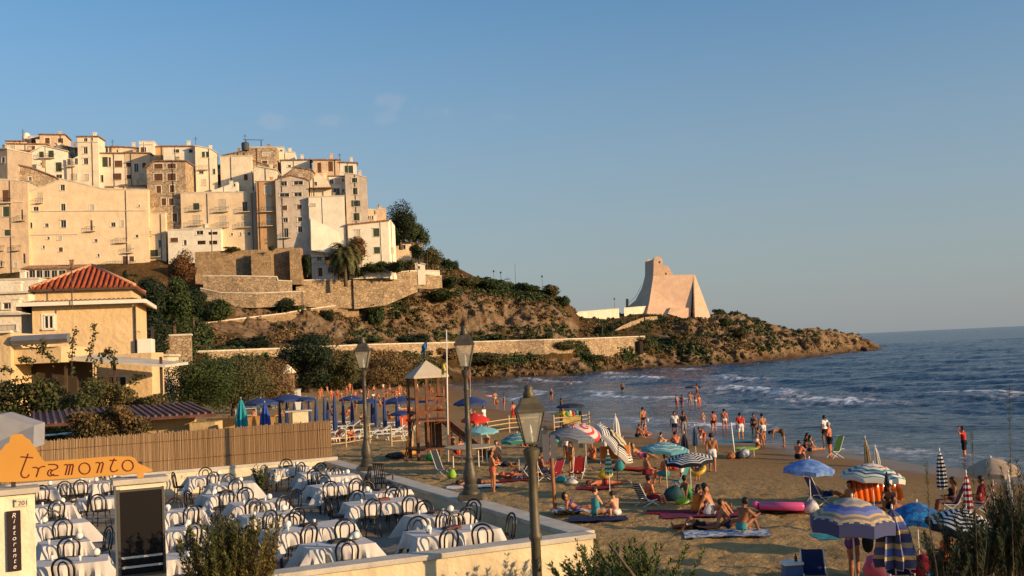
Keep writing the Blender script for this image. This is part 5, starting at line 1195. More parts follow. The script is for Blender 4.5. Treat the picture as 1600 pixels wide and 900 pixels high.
base_yaw=math.atan2(E2.y,E2.x)+math.pi
for ti,(px,py,k,dy,ch,nm,menu)in enumerate(TB):
 c=PZ(px,py,TZF+.75);yaw=base_yaw+R(dy+rnd.uniform(-8,8));w,d={'s':(.95,.80),'l':(1.25,.85),'x':(1.8,.95),'s2':(.9,.85),'l2':(1.3,.85)}[k]
 rel=c-TA;a_,b_=rel.dot(E1),rel.dot(E2);a_=min(max(a_,.30+d/2),LTER-.4-d/2);b_=max(b_,.75+w/2);c=TW(a_,b_,0)
 L3=Vector((c.x,c.y,TZF));te,cl=tables[k]
 put(te,L3,yaw,'table frame under the cloth of '+nm,'table','restaurant tables on the terrace');put(cl,L3,yaw,'white tablecloth hanging over '+nm,'tablecloth','white tablecloths on the terrace')
 rot=Matrix.Rotation(yaw,3,'Z');cnt={}
 for q in ch:
  i=cnt.get(q,0);cnt[q]=i+1;m2=ch.count(q)
  off=(0 if m2==1 else(-.27 if i==0 else.27)*w*.95)+rnd.uniform(-.05,.05)
  lo,r0={'f':((off,-d/2-.22,0),0),'b':((off,d/2+.22,0),math.pi),'l':((-w/2-.22,0,0),-math.pi/2),'r':((w/2+.22,0,0),math.pi/2)}[q]
  pos=L3+rot@Vector(lo)
  rl=pos-TA
  if rl.dot(E1)<.42 or rl.dot(E1)>LTER-.3:continue
  word={'f':'near side','b':'far side','l':'left end','r':'right end'}[q];side='' if m2==1 else('left ' if i==0 else 'right ')
  put(chair0,pos,yaw+r0+R(rnd.uniform(-30,30)),f'black chair at {side}{word} of '+nm.replace('the ','',1),'chair','black bentwood chairs around the tables')
 if ti not in(17,2):
  put(globe0,L3+rot@Vector((w*rnd.uniform(.2,.34)*(1 if ti%3 else-1),d*rnd.uniform(-.1,.25),.754)),0,'white candle globe on '+nm,'lamp','white candle globes on the tables')
 for q in range(2):
  put(glass0,L3+rot@Vector((w*(-.3+.45*q)+rnd.uniform(-.05,.05),d*rnd.uniform(-.3,.3),.754)),0,('left' if q==0 else 'right')+' clear glass tumbler on '+nm,'glass','glasses on the terrace tables')
 if menu:
  mb=MB();mb.box((0,0,.015),(.34,.26,.028));mb.box((.03,.02,.042),(.32,.24,.022),.12)
  o=mb.build('menu_folder',{'r':MENR,'d':MENB,'w':mat('menu_brown',(.10,.055,.03),.6)}[menu],loc=L3+rot@Vector((w*.02,d*.12,.754)),rot=(0,0,yaw+.2));tag(o,{'r':'dark red','d':'black','w':'brown'}[menu]+' menu folders lying on '+nm,'menu')
p=PZ(601,788,TZF);e=empty('high_chair',p,base_yaw+R(-50),'tall wooden slatted high chair by the beach ledge','high chair');DW=mat('dark_wood',(.07,.04,.025),.6,var=.3)
for sx,sy in((-1,-1),(1,-1),(-1,1),(1,1)):mb=MB();mb.bar((sx*.22,sy*.22,0),(sx*.18,sy*.16,.62),.04);mb.build('leg',DW,e)
mb=MB();mb.box((0,0,.63),(.42,.38,.03));mb.build('seat',DW,e);mb=MB()
for k in range(6):mb.bar((-.17+.068*k,-.17,.64),(-.17+.068*k,-.26,1.22),.022)
mb.bar((-.2,-.26,1.22),(.2,-.26,1.22),.04);mb.bar((-.2,-.19,.8),(.2,-.19,.8),.03);mb.build('backrest',DW,e)
mb=MB()
for sx in(-1,1):mb.bar((sx*.2,-.2,.86),(sx*.2,.2,.86),.03);mb.bar((sx*.2,.19,.64),(sx*.2,.19,.86),.03)
mb.bar((-.2,.2,.86),(.2,.2,.86),.03);mb.build('arm_rail',DW,e)
p=PZ(617,765,TZF);e=empty('waste_bin',TW((p-TA).dot(E1),.75,TZF),0,'small cream bin behind the high chair','bin');mb=MB();mb.lathe([(.13,0),(.19,.5)],12);mb.build('bucket',TRIM,e);mb=MB();mb.lathe([(.2,.5),(.2,.53)],12);mb.build('rim',COPING,e)
# gate pillars, menu board, sign
def GW(a,b,z):return TW(a,b,z)
gy=math.atan2(-E2.y,-E2.x)
GX=Plane.__new__(Plane);
def gate_plane(off):
 pl=Plane.__new__(Plane);pl.O=TW(off,0,0);pl.u=-E2.copy();pl.n=-E1.copy();pl.yaw=gy;return pl
gp=gate_plane(-.25)
def grect(pl,x0,y0,x1,y1):a=pl.hit(x0,y1);b_=pl.hit(x1,y0);return a[0],b_[0],a[1],b_[1]
def local_box(e,mb,x0,x1,z0,z1,y0,y1):mb.box(((x0+x1)/2,(y0+y1)/2,(z0+z1)/2),(x1-x0,y1-y0,z1-z0));return mb
u0,u1,z0,z1=grect(gp,-70,770,54,900)
e=empty('gate_wall',gp.O,gy,'cream gate wall at the left edge bearing a house number plate','wall');GWALL=plaster('gate_plaster',(.80,.69,.48),(.5,.36,.2),amt=.25)
mb=MB();local_box(e,mb,u0,u1,1.4,z1,0,.42);mb.build('masonry',GWALL,e,bevel=.01);mb=MB();local_box(e,mb,u0-.05,u1+.07,z1,z1+.09,-.08,.5);mb.build('coping',CAPM,e,bevel=.01)
def text(body,size,loc,parent,m,name='lettering',rx=90,ext=.006,shear=0.0,align='CENTER',rz=0):
 cu=bpy.data.curves.new(name,'FONT');cu.body=body;cu.size=size;cu.extrude=ext;cu.align_x=align;cu.align_y='CENTER';cu.shear=shear
 o=bpy.data.objects.new(name,cu);dg=bpy.context.evaluated_depsgraph_get();C.objects.link(o);dg.update()
 me=bpy.data.meshes.new_from_object(o.evaluated_get(dg));bpy.data.objects.remove(o)
 me.materials.clear();me.materials.append(m);return link(name,me,None,parent,loc,(R(rx),0,R(rz)))
u0,u1,z0,z1=grect(gp,22,778,44,792);e=empty('house_number',gp.O+gp.u*((u0+u1)/2)+gp.n*.02+Vector((0,0,(z0+z1)/2)),gy,'small marble plate with number 201 on the gate wall','sign')
mb=MB();mb.box((0,0,0),(u1-u0,.03,z1-z0));mb.build('plate',mat('marble',(.68,.60,.45),.5,var=.1,scale=8),e,bevel=.004)
ink=mat('ink_grey',(.16,.12,.08),.8);text('201',.10,(.025,-.017,-.01),e,ink);
mb=MB();mb.lathe([(.018,0),(.014,.006)],8);mb.build('emblem',ink,e,loc=(-.085,-.017,.03),rot=(R(90),0,0))
u0,u1,z0,z1=grect(gp,12,797,31,893);uc,zc=(u0+u1)/2,(z0+z1)/2
e=empty('restaurant_board',gp.O+gp.u*uc+gp.n*.025+Vector((0,0,zc)),gy,'narrow black board reading Ristorante downwards on the gate wall','sign');h_=z1-z0
mb=MB();mb.box((0,0,0),(.20,.04,h_));mb.build('board',mat('board_dark',(.030,.014,.012),.5),e,bevel=.004)
WL=mat('letter_white',(.75,.72,.65),.6)
for k,ch in enumerate('Ristorante'):text(ch,.105,(0,-.024,h_*.47-h_*.94*(k+.5)/10),e,WL,shear=.25)
gp2=gate_plane(-.10);u0,u1,z0,z1=grect(gp2,184,752,259,900)
e=empty('gate_pillar',gp2.O,gy,'cream gate pillar behind the tall black menu board','wall');mb=MB();local_box(e,mb,u0,u1-.03,1.4,z1,0,.4);mb.build('masonry',GWALL,e,bevel=.01);mb=MB();local_box(e,mb,u0-.05,u1+.04,z1,z1+.09,-.08,.46);mb.build('coping',CAPM,e,bevel=.01)
u0,u1,z0,z1=grect(gp2,185,759,255,903);e=empty('menu_board',gp2.O+gp2.n*.06,gy,'tall black menu board in a pale metal frame on the gate pillar','notice board')
mb=MB();local_box(e,mb,u0+.03,u1-.03,z0+.03,z1-.03,-.02,.05);mb.build('panel',mat('panel_black',(.010,.008,.008),.6,spec=.15),e)
mb=MB()
for q in((u0,u0+.04,z0,z1),(u1-.04,u1,z0,z1)):local_box(e,mb,q[0],q[1],q[2],q[3],-.035,.055)
for q in((z0,z0+.04),(z1-.04,z1)):local_box(e,mb,u0+.041,u1-.041,q[0],q[1],-.035,.055)
mb.build('frame',mat('frame_dark',(.10,.085,.07),.4,metal=.3),e)
for yy in(762,868,883):
 zz=gp2.hit(220,yy)[1];mb=MB();local_box(e,mb,u0+.05,u1-.05,zz-.018,zz+.018,-.03,-.021);mb.build('light_strip',TRIM,e)
gs=gate_plane(-.02);SP=[(-60,752),(-60,706),(0,704),(4,700),(8,694),(14,691),(16,681),(22,678),(34,678),(40,684),(47,688),(50,693),(55,700),(58,705),(62,712),(66,718),(70,721),(120,717),(170,713),(204,713),(210,716),(216,724),(228,729),(238,734),(238,736),(224,739),(224,751),(214,751),(214,739),(160,744),(100,748),(20,753)]
so=gs.hit(100,735);e=empty('restaurant_sign',gs.O+gs.u*so[0]+Vector((0,0,so[1])),gy,'orange mountain shaped board with tramonto in dark red script','sign')
def SL(px,py,y=0.0):a=gs.hit(px,py);return Vector((a[0]-so[0],y,a[1]-so[1]))
mb=MB();mb.prism([SL(x,y,-.02)for x,y in SP],(0,0,0),(0,.04,0));mb.build('board',mat('sign_orange',(.54,.26,.045),.55,var=.06,scale=1),e)
z_=lambda zx,zy:(zx*240/1600,670+zy*100/667)
def circ(cx,cy,r,a0=0,a1=360,n=20,sy=1.0):return[(cx+r*math.cos(R(a0+(a1-a0)*k/n)),cy+r*sy*math.sin(R(a0+(a1-a0)*k/n)))for k in range(n+1)]
ST={'t':[[(293,258),(225,440),(220,470),(232,497),(258,507),(285,500),(302,475)],[(215,290),(342,300)]],'r':[[(340,402),(370,400),(396,412),(400,425),(377,500)],[(396,425),(420,400),(450,390),(468,393)]],'a':[[(505,370),(560,370),(592,378),(600,398),(585,415),(548,432),(528,452),(540,478),(570,485),(607,484)],[(550,432),(520,425),(500,445),(497,470),(512,487),(535,487),(560,470)]],'m':[[(668,375),(690,370),(702,380),(700,395),(680,480)],[(700,385),(722,368),(733,378),(728,400),(710,480)],[(733,382),(750,368),(762,380),(758,400),(743,478)]],'o':[circ(879,412,58)],'n':[[(997,352),(1025,350),(1038,362),(1030,390),(1008,458)],[(1035,365),(1058,348),(1073,358),(1070,380),(1048,457)]],'t2':[[(1190,308),(1155,390),(1150,420),(1165,442),(1195,444),(1225,425)],[(1142,328),(1215,326)]],'o2':[circ(1329,382,57)]}
SRED=mat('sign_red',(.16,.015,.012),.5)
for k,strokes in ST.items():
 mb=MB()
 for st in strokes:
  pts=[Vector((*z_(*p_),0))for p_ in st]
  if len(pts)>3 and len(pts)<18:
   q=[]
   for i in range(len(pts)-1):
    p0,p1,p2,p3=pts[max(i-1,0)],pts[i],pts[i+1],pts[min(i+2,len(pts)-1)]
    for s_ in range(5):
     t_=s_/5;q.append(.5*((2*p1)+(p2-p0)*t_+(2*p0-5*p1+4*p2-p3)*t_*t_+(3*p1-p0-3*p2+p3)*t_**3))
   pts=q+[pts[-1]]
  mb.tube([SL(p_.x,p_.y,-.026)for p_ in pts],.0095,6)
 mb.build('letter',SRED,e)
mb=MB()
for px in(20,219):a=SL(px,745);mb.box((a.x,.05,a.z-.25),(.07,.05,1.0))
mb.build('bracket',IRON,e)
# people: one continuous skin grown from a smooth union of tapered limbs
def nets(f,lo,h):
 """surface nets of field f (negative inside)"""
 ins=f<0;nx,ny,nz=f.shape
 cs=[(i,j,k)for i in(0,1)for j in(0,1)for k in(0,1)]
 sub=lambda a,c:a[c[0]:nx-1+c[0],c[1]:ny-1+c[1],c[2]:nz-1+c[2]]
 cnt=np.zeros((nx-1,ny-1,nz-1));pos=np.zeros((nx-1,ny-1,nz-1,3))
 for a in range(8):
  for b in range(a+1,8):
   ca,cb=cs[a],cs[b]
   if sum(abs(ca[q]-cb[q])for q in range(3))!=1:continue
   fa,fb=sub(f,ca),sub(f,cb);m=(fa<0)!=(fb<0);t=np.where(m,fa/np.where(m,fa-fb,1),0)
   cnt+=m
   for q in range(3):pos[...,q]+=np.where(m,ca[q]+t*(cb[q]-ca[q]),0)
 act=cnt>0;idx=-np.ones(act.shape,int);idx[act]=np.arange(act.sum())
 ijk=np.stack(np.nonzero(act),1);V=(ijk+pos[act]/cnt[act][:,None])*h+lo
 Fs=[]
 for ax in range(3):
  o1,o2=[(1,2),(2,0),(0,1)][ax]
  s0=[slice(1,-1)]*3;s1=[slice(1,-1)]*3;s0[ax]=slice(0,-1);s1[ax]=slice(1,None)
  a,b=ins[tuple(s0)],ins[tuple(s1)]
  for flip,m in((False,a&~b),(True,~a&b)):
   q=np.stack(np.nonzero(m),1)
   if len(q)==0:continue
   q=q+np.array([0 if i==ax else 1 for i in range(3)]);d1=np.eye(3,dtype=int)[o1];d2=np.eye(3,dtype=int)[o2]
   g_=lambda c:idx[c[:,0],c[:,1],c[:,2]]
   quad=np.stack([g_(q-d1-d2),g_(q-d2),g_(q),g_(q-d1)],1)
   Fs.append(quad[:,::-1]if flip else quad)
 return V,np.concatenate(Fs)
def nv(v):v=np.array(v,float);return v/np.linalg.norm(v)
POSES={'stand':dict(),'stand2':dict(uaR=(.2,-.15,-1),faR=(.1,.35,-1),thL=(.1,.08,-1),t=(0,-.03,1)),'walk':dict(thL=(.04,.38,-1),shL=(.02,-.02,-1),thR=(.04,-.26,-1),shR=(.0,-.5,-1),uaL=(.12,-.38,-1),uaR=(.12,.35,-1),faL=(.05,-.05,-1),faR=(.03,.6,-1),t=(0,.05,1)),'hips':dict(ua=(.75,-.3,-.85),fa=(-.75,.4,-.45)),'look':dict(uaR=(.85,.3,.15),faR=(-.75,.25,.6),uaL=(.75,.35,.05),faL=(-.7,.3,.65)),'wave':dict(uaR=(.9,.1,.1),faR=(.55,.1,.5),uaL=(.85,.0,-.1),faL=(.8,.0,.1)),'hold':dict(ua=(.18,.25,-1),fa=(-.3,1,.25),t=(0,-.08,1)),'fold':dict(ua=(.25,.15,-1),fa=(-.85,.5,.05)),'bend':dict(t=(0,.97,.15),h=(0,.8,-.45),ua=(.08,.25,-1),fa=(0,.12,-1),th=(.1,-.15,-1),sh=(.0,.02,-1)),'stoop':dict(t=(0,.7,.7),h=(0,.7,.6),ua=(.1,.3,-1),fa=(-.1,.6,-.8),thL=(.1,.3,-1),shL=(0,-.3,-1)),'knees':dict(sit=1,t=(0,.22,1),th=(.14,.80,.52),sh=(.02,.42,-.92),ua=(.18,.75,-.65),fa=(-.35,.85,.05),h=(0,.35,1)),'long':dict(sit=1,t=(0,.02,1),th=(.10,1,.06),sh=(.04,1,-.07),ua=(.15,.35,-1),fa=(-.1,.9,-.35),ft=(0,.35,1)),'lean':dict(sit=1,t=(0,-.42,.9),th=(.12,.85,.42),sh=(.03,.6,-.8),ua=(.2,-.42,-.85),fa=(.12,-.25,-.95),h=(0,-.1,1)),'side':dict(sit=1,t=(-.35,.1,.95),thR=(.55,.8,.05),shR=(-.75,.4,-.06),thL=(-.2,.95,.03),shL=(-.9,-.15,.02),uaL=(.35,.0,-.95),faL=(.2,.1,-.95),uaR=(.12,.5,-.8),faR=(-.4,.8,-.3)),'chair':dict(seat=.40,t=(0,-.22,1),th=(.12,1,.06),sh=(.03,.3,-1),ua=(.2,.15,-1),fa=(-.15,.95,-.05),h=(0,.1,1)),'kneel':dict(t=(0,.25,1),th=(.14,.55,-.85),sh=(.02,-1,-.12),ua=(.15,.5,-.9),fa=(-.1,.8,-.5),ft=(0,-1,-.1)),'squat':dict(t=(0,.4,.9),th=(.22,.85,.12),sh=(.0,-.35,-.95),ua=(.15,.75,-.6),fa=(-.2,.7,-.6),h=(0,.4,1)),'prone':dict(t=(0,1,.03),h=(0,1,.12),th=(.09,-1,-.02),sh=(.04,-1,.03),ua=(.75,.75,-.12),fa=(-.65,.9,-.05),ft=(0,-1,-.1)),'elbows':dict(t=(0,.93,.38),h=(0,.4,.95),th=(.09,-1,-.02),sh=(.03,-1,.05),ua=(.12,.35,-.95),fa=(-.35,.95,-.1),ft=(0,-1,-.1)),'back':dict(t=(0,-1,.04),h=(0,-1,.12),thL=(.1,.78,.62),shL=(.02,.6,-.8),thR=(.12,1,.02),shR=(.05,1,-.02),ua=(.45,.8,-.05),fa=(-.2,.95,.1)),'recline':dict(sit=1,t=(0,-.75,.66),h=(0,-.35,1),th=(.12,.95,.25),sh=(.04,.85,-.45),ua=(.25,-.1,-.95),fa=(.0,.9,-.3)),}
def skeleton(pose,fem=False,belly=0.0,kid=False):
 p=POSES[pose];g=lambda k,d:p.get(k,p.get(k[:2],d))
 t=nv(p.get('t',(0,.02,1)));sd=np.array([1.,0,0]);sd=nv(sd-t*sd.dot(t));fr=np.cross(t,sd)
 hd=nv(p.get('h',t));hs_=nv(sd-hd*sd.dot(hd));hf=np.cross(hd,hs_)
 P0=np.zeros(3);sw,hw=(.165,.095)if fem else(.190,.088)
 caps=[]
 def cap(a,b,ra,rb,tagn):caps.append((np.array(a,float),np.array(b,float),ra,rb,tagn))
 ch=P0+t*.50
 cap(P0-sd*hw*.8+t*.02,P0+sd*hw*.8+t*.02,.108,.108,'pelvis')
 cap(P0+fr*.005+t*.06,P0+t*.26+fr*(.01+belly),.112,.108+belly*.6,'waist')
 for s in(-1,1):
  cap(P0+t*.22+sd*s*.045,ch-t*.10+sd*s*(sw-.095),.092,.100,'chest')
  cap(P0-fr*.055+sd*s*.07-t*.03,P0-fr*.05+sd*s*.065-t*.05,.082,.08,'seat')
  if fem:cap(ch-t*.15+sd*s*.075+fr*.085,ch-t*.16+sd*s*.075+fr*.09,.058,.056,'bust')
 cap(ch-t*.045-sd*(sw-.03),ch-t*.045+sd*(sw-.03),.062,.062,'shoulder')
 nk=ch+t*.005;cap(nk-t*.03,nk+hd*.09,.058,.052,'neck')
 hc=nk+hd*.185+hf*.02;HS=1.22 if kid else 1.0
 cap(hc-hd*.028*HS+hf*.012,hc+hd*.035*HS-hf*.008,.078*HS,.092*HS,'head')
 cap(hc-hd*.075*HS+hf*.055,hc-hd*.085*HS+hf*.045,.038,.036,'jaw')
 cap(hc-hd*.005+hf*.092*HS,hc-hd*.028+hf*.108*HS,.011,.016,'nose')
 for s in(-1,1):cap(hc+hs_*s*.083*HS+hd*.008,hc+hs_*s*.083*HS-hd*.024,.014,.012,'ear')
 tips=[];hands=[]
 for s,sf in((1,'R'),(-1,'L')):
  m=lambda v:nv((v[0]*s,v[1],v[2]))
  ua,fa=m(g('ua'+sf,(.17,-.03,-1))),m(g('fa'+sf,(.06,.2,-1)))
  S0=ch-t*.045+sd*s*sw;E=S0+ua*.285;W=E+fa*.25;Hd=W+fa*.085
  k=.86 if fem else 1
  cap(S0,S0+ua*.12,.058*k,.052*k,'upper_arm0');cap(S0+ua*.10,E,.050*k,.038*k,'upper_arm');cap(E,E+fa*.09,.039*k,.040*k,'forearm');cap(E+fa*.08,W,.040*k,.025*k,'forearm')
  cap(W+fa*.02,Hd,.026,.032,'hand');hands.append((Hd,fa,s));tips+=[Hd+fa*.09,E]
  th,sh=m(g('th'+sf,(.05,.02,-1))),m(g('sh'+sf,(.0,-.05,-1)))
  H0=P0+sd*s*hw*1.02-t*.03;K=H0+th*.42;A=K+sh*.41
  kk=1.06 if fem else 1
  cap(H0,H0+th*.2,.090*kk,.080*kk,'thigh0');cap(H0+th*.18,K,.080*kk,.056,'thigh');cap(K,K+sh*.15,.054,.056,'calf');cap(K+sh*.14,A,.055,.036,'calf')
  ftd=p.get('ft');fd=nv((ftd[0]*s,ftd[1],ftd[2]))if ftd else nv((s*.15,1,0)if abs(sh[2])>.4 else(0,sh[1]*.3,1))
  cap(A-fd*.03-(np.array([0,0,.03])if not ftd else 0),A+fd*.15-(np.array([0,0,.042])if not ftd else 0),.036,.026,'foot');tips+=[A,K]
 return caps,dict(hc=hc,hd=hd,hf=hf,hs=hs_,HS=HS,hands=hands,t=t,fr=fr,sd=sd,ch=ch)
def capd(Pn,a,b,ra,rb):
 d=b-a;L=max(d.dot(d),1e-9);u=np.clip(((Pn-a)@d)/L,0,1);q=Pn-a-u[...,None]*d
 return np.sqrt((q*q).sum(-1))-(ra+(rb-ra)*u),u
BODY={}
def body(pose,fem=False,belly=0.0,kid=False,h=.03):
 key=(pose,fem,belly,kid,h)
 if key in BODY:return BODY[key]
 caps,info=skeleton(pose,fem,belly,kid)
 A=np.array([c[0]for c in caps]+[c[1]for c in caps]);lo=A.min(0)-.16;hi=A.max(0)+.16
 n=np.ceil((hi-lo)/h).astype(int)+1
 gx=np.stack(np.meshgrid(*[lo[i]+h*np.arange(n[i])for i in range(3)],indexing='ij'),-1)
 acc=np.zeros(gx.shape[:3]);k=.012
 for a,b,ra,rb,tg in caps:d,u=capd(gx,a,b,ra,rb);acc+=np.exp(-np.clip(d,-1,.5)/k)
 f=-k*np.log(acc+1e-30)
 V,Fc=nets(f,lo,h)
 best=np.full(len(V),9.);tg=np.zeros(len(V),int);uu=np.zeros(len(V))
 for i,(a,b,ra,rb,_)in enumerate(caps):
  d,u=capd(V,a,b,ra,rb);m=d<best;best[m]=d[m];tg[m]=i;uu[m]=u[m]
 names=np.array([c[4]for c in caps])[tg]
 zmin=V[:,2].min();pz=0.0
 p=POSES[pose];off=p['seat']+.09 if 'seat' in p else-zmin
 V[:,2]+=off;O=np.array([0,0,off])
 N_=np.zeros_like(V);fn=np.cross(V[Fc[:,2]]-V[Fc[:,0]],V[Fc[:,3]]-V[Fc[:,1]])
 for q in range(4):np.add.at(N_,Fc[:,q],fn)
 N_/=np.linalg.norm(N_,axis=1)[:,None]+1e-9
 me=npmesh('body',V,Fc,True)
 if h<=.03:
  import bmesh
  mb=MB()
  for Hd,fa,s in info['hands']:
   Hd=Hd+O;lat=nv(np.cross(fa,info['fr']if abs(fa.dot(info['fr']))<.9 else info['t']));nrm=np.cross(lat,fa)
   for q,L in enumerate((.062,.072,.068,.052)):
    o=Hd+lat*(.024-.016*q)+fa*.012;mid=o+fa*L*.55;tip=mid+nv(fa+nrm*.6)*L*.5
    mb.tube([o,mid,tip],[.0085,.008,.006],5)
   o=Hd-fa*.03+lat*.026;mb.tube([o,o+nv(lat+fa*.5)*.03,o+nv(lat*.6+fa)*.058],[.011,.009,.007],5)
  nsk=len(mb.f);mb.mi=1;hc=info['hc']+O;HS=info['HS']
  for s in(-1,1):mb.ball(tuple(hc+info['hf']*.083*HS+info['hs']*s*.032+info['hd']*.012),.0105,6)
  mb.mi=2;c=hc+info['hf']*.088-info['hd']*.055;mb.bar(tuple(c-info['hs']*.02),tuple(c+info['hs']*.02),.010,.008)
  m2=bpy.data.meshes.new('x');m2.from_pydata(mb.v,[],mb.f);m2.polygons.foreach_set('material_index',mb.m)
  bm=bmesh.new();bm.from_mesh(me);bm.from_mesh(m2);bm.to_mesh(me);bm.free();bpy.data.meshes.remove(m2);me.shade_smooth()
 info['O']=O;BODY[key]=dict(me=me,V=V,F=Fc,N=N_,names=names,u=uu,info=info,cl={})
 return BODY[key]
def garment(B,kind):
 if kind in B['cl']:return B['cl'][kind]
 nm,u,V,N_,info=B['names'],B['u'],B['V'],B['N'],B['info']
 hip=np.isin(nm,['pelvis','seat']);tor=np.isin(nm,['waist','chest','bust']);rel=(V-info['O'])@info['t']
 th0=nm=='thigh0';th=nm=='thigh';off=.014
 if kind=='briefs':m=(hip&(rel<.10))|(th0&(u<.15)&(rel>-.09))|((nm=='waist')&(rel<.07))
 elif kind=='trunks':m=hip|th0|(th&(u<.30))|((nm=='waist')&(rel<.12));off=.02
 elif kind=='shorts':m=hip|th0|(th&(u<.75))|((nm=='waist')&(rel<.14));off=.026
 elif kind=='bra':m=(np.isin(nm,['chest','bust'])&(rel>.27)&(rel<.40))|((nm=='bust'))
 elif kind=='swimsuit':m=hip|(tor&(rel<.42))|(th0&(u<.1))
 elif kind=='tshirt':m=tor|hip&(rel>.0)|(nm=='shoulder')|(nm=='upper_arm0')|((nm=='upper_arm')&(u<.35));off=.022
 elif kind=='tank':m=(tor|hip&(rel>.0)|((nm=='shoulder')&(rel<.50)));off=.018
 elif kind=='skirt':m=hip|th0|(th&(u<.5));off=.035
 elif kind in('hair','hair_long','cap'):
  q=V-info['O']-info['hc'];a,b=q@info['hd'],q@info['hf'];hm=np.isin(nm,['head']if kind=='cap' else['head','neck','ear'])
  m=(hm&(a>.055))if kind=='cap' else hm&((a>.048)|((b<.015)&(a>-.07))|((b<.05)&(a>.02)));off=.017
 if not m.any():m=hip
 fm=m[B['F']].all(1);Fc=B['F'][fm];used=np.unique(Fc);mp=-np.ones(len(V),int);mp[used]=np.arange(len(used))
 W=V[used]+N_[used]*off;F1=mp[Fc];W2=V[used]-N_[used]*.006
 E={}
 for f in F1:
  for a,b in zip(f,np.roll(f,-1)):E[(a,b)]=E.get((a,b),0)+1
 rim=[(a,b)for(a,b)in E if(b,a)not in E];n=len(W)
 Fs=np.concatenate([F1,np.array([[b,a,a+n,b+n]for a,b in rim])])if rim else F1
 VV=np.concatenate([W,W2])
 if kind=='hair_long':
  hc=info['hc']+info['O'];mb=MB();c=hc-info['hf']*.075-info['hd']*.06
  mb.tube([tuple(hc-info['hf']*.06),tuple(c),tuple(c-info['t']*.10),tuple(c-info['t']*.17)],[.07,.075,.06,.03],8,cap=False)
  Fs=np.concatenate([Fs,np.array(mb.f)+len(VV)]);VV=np.concatenate([VV,np.array(mb.v)])
 me=npmesh(kind,VV,Fs,True);B['cl'][kind]=me
 return me
SKINS=[mat('skin_%d'%i,c,.5,var=.12,scale=6,spec=.3)for i,c in enumerate([(.46,.19,.085),(.36,.145,.065),(.24,.095,.045),(.58,.30,.17),(.52,.16,.07)])]
EYE=mat('eye_dark',(.02,.012,.01),.3);LIP=mat('lips',(.30,.07,.05),.5)
HAIRS={'k':mat('hair_black',(.014,.010,.009),.5),'b':mat('hair_brown',(.06,.03,.015),.5),'g':mat('hair_grey',(.35,.32,.28),.6),'y':mat('hair_fair',(.30,.17,.06),.6)}
COLS_={'black':(.014,.014,.018),'white':(.72,.70,.66),'red':(.50,.035,.025),'coral':(.62,.13,.09),'navy':(.02,.03,.09),'blue':(.04,.12,.40),'teal':(.05,.26,.27),'green':(.06,.28,.08),'pale':(.55,.50,.44),'orange':(.65,.20,.03),'pink':(.65,.12,.30),'maroon':(.20,.015,.03),'grey':(.22,.22,.23),'yellow':(.70,.45,.03),'brown':(.12,.06,.03),'purple':(.12,.05,.20),'lime':(.30,.50,.06)}
def cmat(c):return mat('cloth_'+c,COLS_[c],.85,var=.12,scale=5,spec=.15)
NAMES_={'briefs':'swim_briefs','trunks':'swim_trunks','shorts':'shorts','bra':'bikini_top','swimsuit':'swimsuit','tshirt':'t_shirt','tank':'tank_top','skirt':'skirt','hair':'hair','hair_long':'hair','cap':'cap'}
def setm(o,*ms):
 me=o.data
 while len(me.materials)<len(ms):me.materials.append(None)
 for i,m in enumerate(ms):o.material_slots[i].link='OBJECT';o.material_slots[i].material=m
def person(at,pose,yaw,skin,clothes,hair,label,size=1.0,fem=False,belly=0.0,kid=False,h=.03,group=None,z=0.0,cat='person',parts=True):
 B=body(pose,fem,belly,kid,h);e=empty('person',Vector(at)+Vector((0,0,z-.01)),R(yaw),label,cat,group,scale=size)
 o=bpy.data.objects.new('body',B['me']);C.objects.link(o);o.parent=e;setm(o,SKINS[skin],EYE,LIP)
 for k,c in clothes:
  q=bpy.data.objects.new(NAMES_[k],garment(B,k));C.objects.link(q);q.parent=e;setm(q,cmat(c))
 if hair:
  kk='hair_long' if len(hair)>1 else 'hair';q=bpy.data.objects.new('hair',garment(B,kk));C.objects.link(q);q.parent=e;setm(q,HAIRS[hair[0]])
 return e
